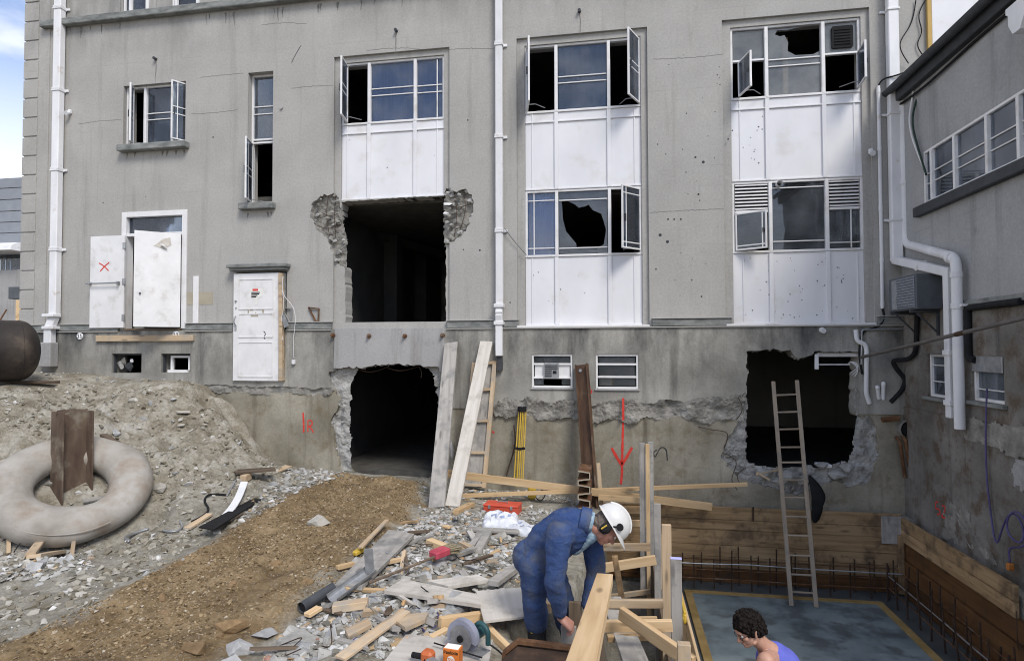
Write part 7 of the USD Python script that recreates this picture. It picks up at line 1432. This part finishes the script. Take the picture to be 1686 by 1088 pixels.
slab('old_board', 'long grey weathered plank lying on the rubble beside the brown track', [(640, 874), (682, 881), (596, 968), (550, 966)], .035, M_GREYWOOD, lift=.09)
stick('pine_strip', 'pale pine strip lying along the long grey plank', (637, 873), (594, 920), .05, .025, M_PINE2, la=.12, lb=.12)
slab('white_board', 'long pale board lying across the rubble left of the worker', [(664, 955), (788, 981), (792, 998), (632, 974)], .03, M_PALE, lift=.10)
slab('plywood_offcut', 'square of cement splashed plywood between the white board and the worker', [(784, 974), (858, 968), (862, 1016), (797, 1024)], .018, M_PALE, lift=.13)
slab('pale_board', 'pale board end behind the long white board', [(702, 958), (786, 948), (806, 956), (738, 967)], .03, M_PALE, lift=.10)
stick('pine_beam', 'new pine beam lying by the worker\'s boots', (724, 1038), (905, 1018), .06, .085, M_PINE, la=.06, lb=.10)
stick('pine_beam', 'short pine beam slanting under the plywood behind the saw', (800, 1040), (840, 1076), .05, .06, M_PINE, la=.04, lb=.02)
stick('brown_board', 'brown board running up from the bottom edge through the rubble', (560, 1100), (668, 1026), .10, .022, M_PINE2, la=.07, lb=.10)
slab('brown_board', 'broad brown board end beside the purple cable', [(640, 1016), (706, 1010), (700, 1022), (668, 1036)], .03, M_PINE2, lift=.07)
stick('grey_stick', 'grey stick under the left end of the long white board', (637, 979), (684, 1008), .03, .03, M_PALE, la=.06, lb=.05)
stick('split_log', 'split brown timber under the long white board', (660, 982), (712, 994), .09, .09, M_DARKWOOD, la=.03, lb=.04)
stick('pine_block', 'pine block lying in front of the leaning planks', (750, 848), (777, 835), .09, .07, M_PINE, la=.04, lb=.04)
stick('pine_block', 'pine block among the lumps in the middle of the rubble', (706, 898), (732, 908), .09, .06, M_PINE, la=.05, lb=.05)
stick('pine_block', 'pine offcut left of the brown boards', (548, 1012), (606, 1004), .10, .06, M_PINE2, la=.06, lb=.06)
stick('pine_block', 'broken pine offcut below the black pipe', (505, 1025), (526, 1012), .07, .03, M_PINE, la=.06, lb=.06)
slab('pine_block', 'split pale board on the rubble near the bottom edge', [(568, 1038), (606, 1020), (612, 1030), (574, 1050)], .03, M_PINE2, lift=.06)
stick('pine_strip', 'orange pine strip lying right of the grey plank', (625, 936), (666, 929), .05, .04, M_PINE, la=.05, lb=.06)
stick('pine_strip', 'orange pine strip end left of the grey plank', (555, 941), (582, 936), .05, .04, M_PINE, la=.04, lb=.05)
stick('grey_board', 'grey timber lying up the slope below the cement sacks', (786, 916), (806, 880), .09, .05, M_GREYWOOD, la=.05, lb=.06)
stick('grey_board', 'second grey timber beside the first below the cement sacks', (776, 905), (794, 882), .07, .04, M_GREYWOOD, la=.04, lb=.05)
stick('grey_board', 'long grey board lying from the sacks towards the worker', (770, 876), (855, 882), .12, .03, M_GREYWOOD, la=.04, lb=.05)
stick('grey_board', 'thin grey board left of the red broom head', (664, 904), (712, 888), .06, .03, M_GREYWOOD, la=.05, lb=.05)
stick('grey_board', 'grey board right of the broom', (740, 925), (782, 912), .07, .04, M_GREYWOOD, la=.05, lb=.06)
stick('grey_board', 'grey timber behind the worker\'s knees', (812, 975), (848, 948), .10, .05, M_GREYWOOD, la=.08, lb=.08)
stick('small_stick', 'small pine peg on the earth by the sacks', (825, 896), (822, 880), .025, .02, M_PINE); stick('small_stick', 'pine stick lying left of the worker', (822, 945), (850, 940), .03, .02, M_PINE2)
stick('small_stick', 'reddish stick beside the red toolbox', (850, 842), (872, 838), .03, .03, M_PINE2); stick('small_stick', 'pine stick beside the broom bristles', (806, 918), (822, 910), .04, .03, M_PINE)
single('yellow_block', (lambda m: (m.apply_transform(mat4(frame_of((0, 0, 0), (.3, 1, .1))[0], at(591, 915, .05))), m)[1])(cbox(.15, .06, .05, .012)), M_YEL, 'small yellow plastic piece at the edge of the track', 'plastic piece')
# by the ring and the foot of the bank
slab('brown_board', 'thin brown board lying at the foot of the basement wall', [(384, 774), (452, 770), (454, 774), (388, 780)], .025, M_DARKWOOD, lift=.06)
slab('pale_scrap', 'torn pale board scrap at the foot of the wall left of the opening', [(448, 772), (470, 766), (481, 768), (456, 778)], .02, M_PINE2, lift=.07)
stick('wood_slice', 'round pale wood slice at the foot of the bank', (400, 794), (409, 788), .10, .10, M_PINE2, la=.05, lb=.05)
q0_, q1_, q2_ = at(355, 871, .05), at(385, 838, .06), at(402, 804, .10)
ws_ = thing('white_strip', 'bent white plastic strip lying on the bank foot', 'strip', q0_)
m = np.concatenate([np.array([p + np.array([dx, 0, 0]) for dx in (-.055, .055)]) for p in spline([q0_, q1_, q2_], 12)]); f = [];
for i in range(11): a = i * 2; f += [[a, a + 1, a + 3], [a, a + 3, a + 2]]
part(ws_, 'strip', trimesh.Trimesh(np.vstack([m, m - [0, 0, .012]]), np.vstack([f, np.array(f)[:, ::-1] + 24]), process=False), M_PIPE)
slab('black_sheet', 'black rubber sheet lying beside the bent white strip', [(327, 868), (352, 872), (430, 822), (418, 820)], .015, M_BLACK, lift=.05)
stick('brown_board', 'brown stick beside the black rubber sheet', (308, 874), (345, 850), .09, .03, M_PINE2); stick('brown_board', 'reddish stick right of the white strip', (376, 860), (398, 846), .08, .03, M_PINE2)
stick('brown_board', 'brown board on the bank above the ring', (170, 718), (192, 735), .10, .04, M_DARKWOOD, la=.02, lb=.04); stick('pale_scrap', 'small pale board scrap on the bank face', (290, 681), (312, 681), .10, .03, M_PALE, la=.03, lb=.03); stick('pale_scrap', 'pale chip of board lower on the bank face', (294, 703), (304, 702), .08, .03, M_PALE, la=.03, lb=.03)
stick('ring_lath', 'lath lying inside the rubber ring', (136, 838), (182, 829), .06, .03, M_GREYWOOD, la=.10, lb=.10)
stick('wire_end', 'grey rod sticking out at the foot of the bank', (374, 818), (388, 802), .02, .02, M_STEEL, cat_='rod', la=.02, lb=.10)
stick('brick_lath', 'broken pinkish lath left of the ring foot', (50, 922), (68, 900), .09, .03, M_PINE2, la=.06, lb=.08); stick('brick_lath', 'pinkish board lying flat below the ring', (55, 922), (98, 914), .13, .04, M_PINE2, la=.04, lb=.04)
stick('brick_lath', 'upright pinkish lath at the left edge', (14, 918), (14, 890), .04, .03, M_PINE2, la=.05, lb=.20); stick('brick_lath', 'reddish splinter at the right of the lumps below the ring', (118, 918), (122, 900), .04, .02, M_PINE2, la=.02, lb=.1)
for k, (px0, py0, px1, py1) in enumerate(((140, 607, 165, 604), (166, 614, 168, 600), (235, 606, 262, 598))): stick('wall_foot_stick', ('brown stick by the left drainpipe rubble', 'stick standing at the foot of the wall below the vent', 'pale stick between the two basement vents')[k], (px0, py0), (px1, py1), .05, .03, M_DARKWOOD, la=.04, lb=.10)

# lumps one can count: every one its own thing
PIECES = []                                        # pieces whose labels are told by what they lie beside
def tell(path, pos, what, group): PIECES.append((path, np.array(pos), what, group))
TONES = {'grey_lump': 'grey ', 'dusty_lump': 'fawn ', 'pale_lump': 'pale ', 'brown_clod': 'brown ', 'broken_concrete_dirty': 'dark '}
def rock(r, g):
    """a broken lump with an uneven skin"""
    m = chunk(1.0, int(g.integers(1e7)), (g.uniform(.9, 1.35), g.uniform(.7, 1.1), g.uniform(.45, .85)), int(g.integers(10, 16))).subdivide()
    v = m.vertices; v += m.vertex_normals * ((meshkit.fbm(v * 2.3 + g.uniform(0, 90), 3, 1) - .5) * .42)[:, None]
    return trimesh.Trimesh(v * r, m.faces, process=False)
def lumps(zone, n, rr, name, group, mats, seed=0):
    g = np.random.default_rng(seed); k = 0; tries = 0; poly = Polygon(zone)
    x0, y0, x1, y1 = poly.bounds
    while k < n and tries < 40000:
        tries += 1; px, py = g.uniform(x0, x1), g.uniform(y0, y1)
        if not poly.contains(Point(px, py)): continue
        q = on_ground(px, py); r = rr[0] * (rr[1] / rr[0]) ** (g.uniform() ** 1.5); m = rock(r, g)
        m.apply_transform(trimesh.transformations.rotation_matrix(g.uniform(0, 6.3), (g.normal() * .25, g.normal() * .25, 1)))
        m.apply_translation(q - [0, 0, r * .12]); mi = mats[int(g.integers(len(mats)))]; tone = TONES.get(str(mi.GetPath()).rsplit('/', 1)[1], ''); size = 'small ' if r < rr[0] * 1.35 else 'large ' if r > rr[1] * .72 else ''
        p = single(name, m, mi, None, 'concrete lump' if 'concrete' in name else 'clod'); tell(p, q, size + tone + ('concrete lump' if 'concrete' in name else 'clod of earth'), group); k += 1
M_LUMP1 = gmat('grey_lump', [(.25, (.20, .20, .198)), (.5, (.32, .318, .312)), (.78, (.44, .437, .43))], nscale=9, bump=.7, bscale=50, bdist=.012, vary=.25)
M_LUMP2 = gmat('dusty_lump', [(.25, (.22, .205, .175)), (.5, (.34, .32, .28)), (.78, (.45, .43, .39))], nscale=9, bump=.7, bscale=50, bdist=.012, vary=.25)
M_LUMP3 = gmat('pale_lump', [(.25, (.20, .19, .17)), (.5, (.32, .308, .285)), (.78, (.42, .405, .38))], nscale=7, bump=.8, bscale=50, bdist=.012, vary=.2)
M_CLOD = gmat('brown_clod', [(.25, (.10, .063, .031)), (.5, (.20, .13, .066)), (.78, (.29, .20, .11))], nscale=9, bump=.8, bscale=40, bdist=.015, vary=.25)
Z_PILE = [(640, 880), (700, 850), (790, 850), (850, 890), (850, 960), (830, 1010), (700, 1088), (430, 1088), (470, 1040), (560, 960)]
lumps(Z_PILE, 150, (.04, .15), 'concrete_lump', 'lumps in the rubble beside the track', [M_LUMP1, M_LUMP1, M_LUMP2, M_LUMP3], seed=1)
lumps([(395, 1060), (470, 1030), (560, 1020), (640, 1088), (370, 1100)], 20, (.07, .18), 'concrete_lump', 'bigger lumps at the bottom edge', [M_LUMP1, M_LUMP3], seed=2)
lumps([(455, 795), (470, 772), (545, 768), (560, 778), (470, 815), (430, 825), (415, 812)], 40, (.04, .13), 'concrete_lump', 'lumps against the wall left of the opening', [M_LUMP1, M_LUMP1, M_LUMP3], seed=3)
lumps([(0, 885), (120, 900), (130, 925), (40, 940), (0, 950)], 16, (.04, .13), 'concrete_lump', 'lumps below the ring', [M_LUMP1, M_LUMP2], seed=4)
lumps([(80, 600), (130, 596), (320, 612), (325, 626), (200, 628), (90, 622)], 24, (.04, .12), 'concrete_lump', 'lumps along the wall under the vents', [M_LUMP1, M_LUMP1, M_ROUGHD], seed=5)
lumps([(130, 650), (300, 640), (400, 710), (420, 745), (330, 800), (240, 800), (190, 720)], 20, (.04, .12), 'concrete_lump', 'lumps in the face of the bank', [M_LUMP2, M_LUMP1], seed=6)
lumps([(740, 812), (940, 815), (960, 840), (900, 850), (760, 850)], 14, (.04, .09), 'concrete_lump', 'lumps behind the toolbox', [M_LUMP1, M_LUMP2], seed=7)
lumps([(0, 960), (120, 930), (300, 900), (330, 910), (180, 980), (0, 1040)], 8, (.04, .08), 'concrete_lump', 'stones left of the track', [M_LUMP1, M_LUMP3], seed=8)
lumps([(560, 800), (690, 800), (560, 950), (300, 1088), (60, 1088), (200, 980), (420, 860)], 26, (.04, .09), 'earth_clod', 'clods on the track', [M_CLOD], seed=9)
M_BRICKC = gmat('broken_brick', [(.3, (.23, .12, .09)), (.7, (.36, .22, .17))], nscale=8, bump=.6, bscale=50, vary=.2, stops2=[(.3, (.36, .33, .30)), (.7, (.45, .43, .40))], n2scale=6, thr2=(.52, .62))
TONES['broken_brick'] = 'pinkish '
lumps(Z_PILE, 12, (.035, .08), 'concrete_lump', 'lumps in the rubble beside the track', [M_BRICKC], seed=21)
g = np.random.default_rng(44)
for k in range(13):
    px, py = [(700, 905), (770, 930), (610, 1010), (540, 1050), (680, 1015), (800, 870), (480, 1065), (740, 1000), (655, 940), (835, 905), (60, 905), (500, 790), (590, 955)][k]
    q = at(px, py, .03); a = g.uniform(0, 6.28); P_ = [q + np.array([math.cos(a) * t, math.sin(a) * t, 0]) + g.normal(0, .05, 3) * [1, 1, .5] + [0, 0, .03] for t in np.linspace(-.22, .22, 5)]
    p_ = single('bent_wire', tube(spline(P_, 24), g.uniform(.003, .006), 5), [M_RUSTD, M_BLACK, M_STEEL][k % 3], None, 'wire', smooth=True); tell(p_, q, ('rusty', 'black', 'grey')[k % 3] + ' bent wire', 'bent wires in the rubble')
for px, py, r, mt, lab in ((395, 1072, .11, M_LUMP1, 'big pale concrete lump beside the track near the bottom edge'), (76, 780, .13, M_ROUGHD, 'dirty concrete lump lodged between the steel stub and the ring'), (86, 800, .10, M_ROUGHD, 'second dirty lump lodged under the first inside the ring'), (525, 862, .13, M_LUMP2, 'flat dirty stone at the right edge of the track'), (748, 1000, .20, M_LUMP1, 'large flat concrete block left of the plywood square'),
                           (262, 805, .12, M_LUMP2, 'grey clay lump at the foot of the bank right of the ring'), (320, 1072, .09, M_CLOD, 'dark clod at the lower edge of the track'), (380, 1030, .13, M_CLOD, 'large brown clod in the track')):
    m = chunk(r, px, (1.2, .9, .75), 18); m.apply_translation(at(px, py, .02)); single('concrete_lump' if 'clod' not in lab else 'earth_clod', m, mt, lab, 'concrete lump' if 'clod' not in lab else 'clod')
# short timber offcuts all through the rubble
def splinter(p0, p1, w, h, mat, g):
    """an offcut with broken or skewed ends and a slight warp"""
    R_, mid, L = frame_of(p0, p1, (g.normal() * .2, g.normal() * .2, 1)); a = L / 2; k0, k1 = g.uniform(-.03, .03, 2)
    def end(s_, sk): 
        if g.uniform() < .5: return [(s_ * a + sk, s_ * w / 2), (s_ * a - sk, -s_ * w / 2)]
        ys = np.linspace(w / 2, -w / 2, 6) * s_; return [(s_ * (a + g.uniform(-.04, .02)), y) for y in ys]
    pl = Polygon([(-a * .3, -w / 2 * 1.02), (a * .3, -w / 2)] + end(1, k0)[::-1] + [(a * .3, w / 2), (-a * .3, w / 2 * 1.03)] + end(-1, k1)[::-1]).buffer(0); pl = max(polys(pl), key=lambda q_: q_.area)
    m = trimesh.creation.extrude_polygon(pl, h, engine='earcut'); v = m.vertices; v[:, 2] += -h / 2 + g.uniform(-.25, .25) * v[:, 0] ** 2
    return single('timber_offcut', trimesh.Trimesh(v, m.faces, process=False), mat, None, 'offcut', base=mid, R=R_, local=True)
offc = [(M_PINE, 'new pine'), (M_PINE2, 'dirty pine'), (M_GREYWOOD, 'grey'), (M_DARKWOOD, 'dark'), (M_GREYWOOD, 'grey')]; g = np.random.default_rng(31); poly = Polygon(Z_PILE); k = 0
while k < 34:
    px, py = g.uniform(440, 850), g.uniform(850, 1088)
    if not poly.contains(Point(px, py)): continue
    q = on_ground(px, py); a = g.uniform(0, 6.28); L = g.uniform(.10, .36); d = np.array([math.cos(a), math.sin(a), g.normal() * .2]) * L / 2
    mt_, tn_ = offc[int(g.integers(5))]; tell(splinter(q - d + [0, 0, .045], q + d + [0, 0, .045], g.uniform(.03, .075), g.uniform(.015, .045), mt_, g), q, f"{'longer' if L > .25 else 'short'} {tn_} timber offcut", 'timber offcuts in the rubble'); k += 1
# fine rubble, gravel and crumbs nobody could count
def scatter(name, label, cat_, zones, n, rr, mat, seed, flat=.6, lo=-1):
    g = np.random.default_rng(seed); base = [chunk(1.0, 500 + k, (1.2, .9, flat), 8) for k in range(14)]; V, Fc, TN, off = [], [], [], 0; k = 0; ps = [Polygon([(on_ground(a, b)[0], on_ground(a, b)[1]) for a, b in z]).buffer(0) for z, w in zones]; wts = np.array([w for z, w in zones], float); wts /= wts.sum()
    cnt = (wts * n).astype(int)
    for p, c_ in zip(ps, cnt):
        x0, y0, x1, y1 = p.bounds; pts = np.zeros((0, 2))
        while len(pts) < c_:
            t = np.stack([g.uniform(x0, x1, c_ * 3), g.uniform(y0, y1, c_ * 3)], 1); pts = np.vstack([pts, t[shapely.contains_xy(p, t[:, 0], t[:, 1])]])
        pts = pts[:c_]; cl = meshkit.fbm(np.stack([pts[:, 0] * 2.2, pts[:, 1] * 2.2, 0 * pts[:, 0]], -1), 3, seed); keep = cl > g.uniform(.25, .6, len(pts)); pts = pts[keep]; zz = _gi(pts)
        for (x, y), z in zip(pts, zz):
            b = base[int(g.integers(14))]; r = rr[0] * (rr[1] / rr[0]) ** (g.uniform() ** 2.2); a = g.uniform(0, 6.3); ca, sa = math.cos(a), math.sin(a); v = b.vertices * r
            TN.append(np.full(len(v), g.uniform())); V.append(np.stack([v[:, 0] * ca - v[:, 1] * sa + x, v[:, 0] * sa + v[:, 1] * ca + y, v[:, 2] + z + r * .15], 1)); Fc.append(b.faces + off); off += len(v)
    p_ = single(name, (np.vstack(V), np.vstack(Fc)), mat, label, cat_, base=(0, 0, 0), kind='stuff')
    UsdGeom.PrimvarsAPI(stage.GetPrimAtPath(p_)).CreatePrimvar('tone', Sdf.ValueTypeNames.FloatArray, 'vertex').Set(Vt.FloatArray.FromNumpy(np.concatenate(TN).astype(np.float32))); return p_
ISL = lambda nm, st: usdkit.material(stage, f'{LOOKS}/{nm}', {'g': ('geometry', {}), 'at': ('attribute', {'attribute': 'tone'}), 'r': ('rgb_ramp', {'ramp': st}), 'nb': ('noise_texture', {'scale': 60.0, 'detail': 5.0}), 'b': ('bump', {'strength': .5, 'distance': .01}), 'p': ('principled_bsdf', {'roughness': .9, 'specular_ior_level': .15})},
    [('at.fac', 'r.fac'), ('r.color', 'p.base_color'), ('g.position', 'nb.vector'), ('nb.fac', 'b.height'), ('b.normal', 'p.normal')], surface='p.BSDF')
M_CRUMB = ISL('mixed_rubble', [(0, (.13, .12, .10)), (.3, (.24, .228, .20)), (.6, (.35, .338, .315)), (.82, (.45, .44, .42)), (.9, (.60, .59, .57)), (.93, (.30, .20, .115)), (1, (.46, .35, .22))])
M_SOILC = ISL('soil_crumbs', [(0, (.082, .056, .030)), (.4, (.185, .130, .070)), (.75, (.28, .205, .118)), (.95, (.34, .265, .175)), (1, (.43, .385, .32))])
M_CLAYC = ISL('clay_crumbs', [(0, (.13, .11, .078)), (.4, (.225, .20, .155)), (.75, (.32, .295, .245)), (.95, (.43, .41, .37)), (1, (.55, .54, .52))])
scatter('rubble', 'small broken concrete, mortar and wood chips covering the earth right of the track', 'rubble', [(Z_PILE, 6), ([(450, 800), (470, 772), (560, 768), (570, 785), (420, 850), (390, 850)], 1.2), ([(690, 800), (960, 815), (970, 900), (850, 930), (690, 860)], 1.6), ([(0, 870), (150, 895), (150, 945), (0, 960)], .8), ([(60, 600), (330, 612), (330, 632), (60, 632)], 1.2)], 38000, (.006, .06), M_CRUMB, 3)
scatter('soil_crumbs', 'loose crumbs of brown soil over the track', 'soil', [([(560, 782), (706, 792), (690, 832), (640, 880), (560, 960), (480, 1020), (330, 1090), (-40, 1100), (0, 1062), (200, 968), (390, 868), (470, 826)], 1)], 24000, (.005, .024), M_SOILC, 5, .75)
scatter('clay_crumbs', 'loose grey crumbs of clay and stone on the bank and the grey earth', 'gravel', [([(60, 640), (320, 632), (420, 745), (520, 785), (420, 850), (260, 905), (130, 900), (60, 720)], 2.2), ([(0, 900), (330, 880), (420, 850), (300, 910), (100, 1020), (0, 1060)], .8), ([(0, 640), (80, 640), (80, 720), (0, 720)], .3)], 9000, (.006, .06), M_CLAYC, 7, .8)

# ---- each lump and offcut is told by the landmark it lies closest to
LM = [('the red broom head', at(724, 933)), ('the foot of the broom handle', at(610, 977)), ('the upper end of the long grey plank', at(660, 880)), ('the lower end of the long grey plank', at(572, 965)), ('the black pipe length', at(520, 1000)), ('the bent gutter', at(580, 985)),
      ('the left end of the long white board', at(650, 970)), ('the right end of the long white board', at(780, 990)), ('the plywood square', at(825, 1000)), ('the circular saw', at(770, 1060)), ('the grey plywood board', at(660, 1070)), ('the purple cable loop', at(705, 1025)), ('the red toolbox', at(826, 838)), ('the cement sacks', at(840, 868)),
      ('the grey timbers below the sacks', at(795, 900)), ('the yellow plastic piece', at(591, 915)), ('the worker', at(880, 1030)), ('the feet of the leaning planks', at(730, 838)), ('the lower end of the brown board', at(580, 1080)), ('the split pale board', at(590, 1035)), ('the offcut left of the brown boards', at(575, 1008)), ('the middle of the bottom edge', at(450, 1080)),
      ('the bent white strip', at(385, 840)), ('the black rubber sheet', at(380, 850)), ('the thin brown board at the wall foot', at(420, 774)), ('the broken doorway', at(570, 778)), ('the steel stub', at(118, 812)), ('the right side of the ring', at(255, 820)), ('the laths below the ring', at(70, 918)), ('the foot of the left drainpipe', at(95, 606)),
      ('the left basement vent', at(210, 620)), ('the right basement vent', at(290, 620)), ('the white panelled door', at(370, 650)), ('the rusty tank', at(30, 632)), ('the pale scrap on the bank face', at(300, 682)), ('the yellow tripod', at(855, 808)), ('the corrugated trench sheet', at(955, 830)), ('the flat stone at the track edge', at(525, 862)), ('the large clod in the track', at(380, 1030)), ('the bottom left corner', at(20, 1070))]
ORD = ['closest', 'second closest', 'third closest', 'fourth closest', 'fifth closest', 'sixth closest', 'seventh closest', 'eighth closest', 'ninth closest', 'tenth closest', 'eleventh closest', 'twelfth closest', 'thirteenth closest', 'fourteenth closest', 'fifteenth closest', 'sixteenth closest']
bins = {}
for path, pos, what, group in PIECES:
    k = int(np.argmin([np.linalg.norm(pos - l[1]) for l in LM])); bins.setdefault((k, what), []).append((np.linalg.norm(pos - LM[k][1]), path, group))
for (k, what), v in bins.items():
    for n_, (_d, path, group) in enumerate(sorted(v)):
        _tag(stage.GetPrimAtPath(path), f'{ORD[min(n_, 15)]} {what} to {LM[k][0]}' if len(v) > 1 else f'{what} lying closest to {LM[k][0]}', None, group)
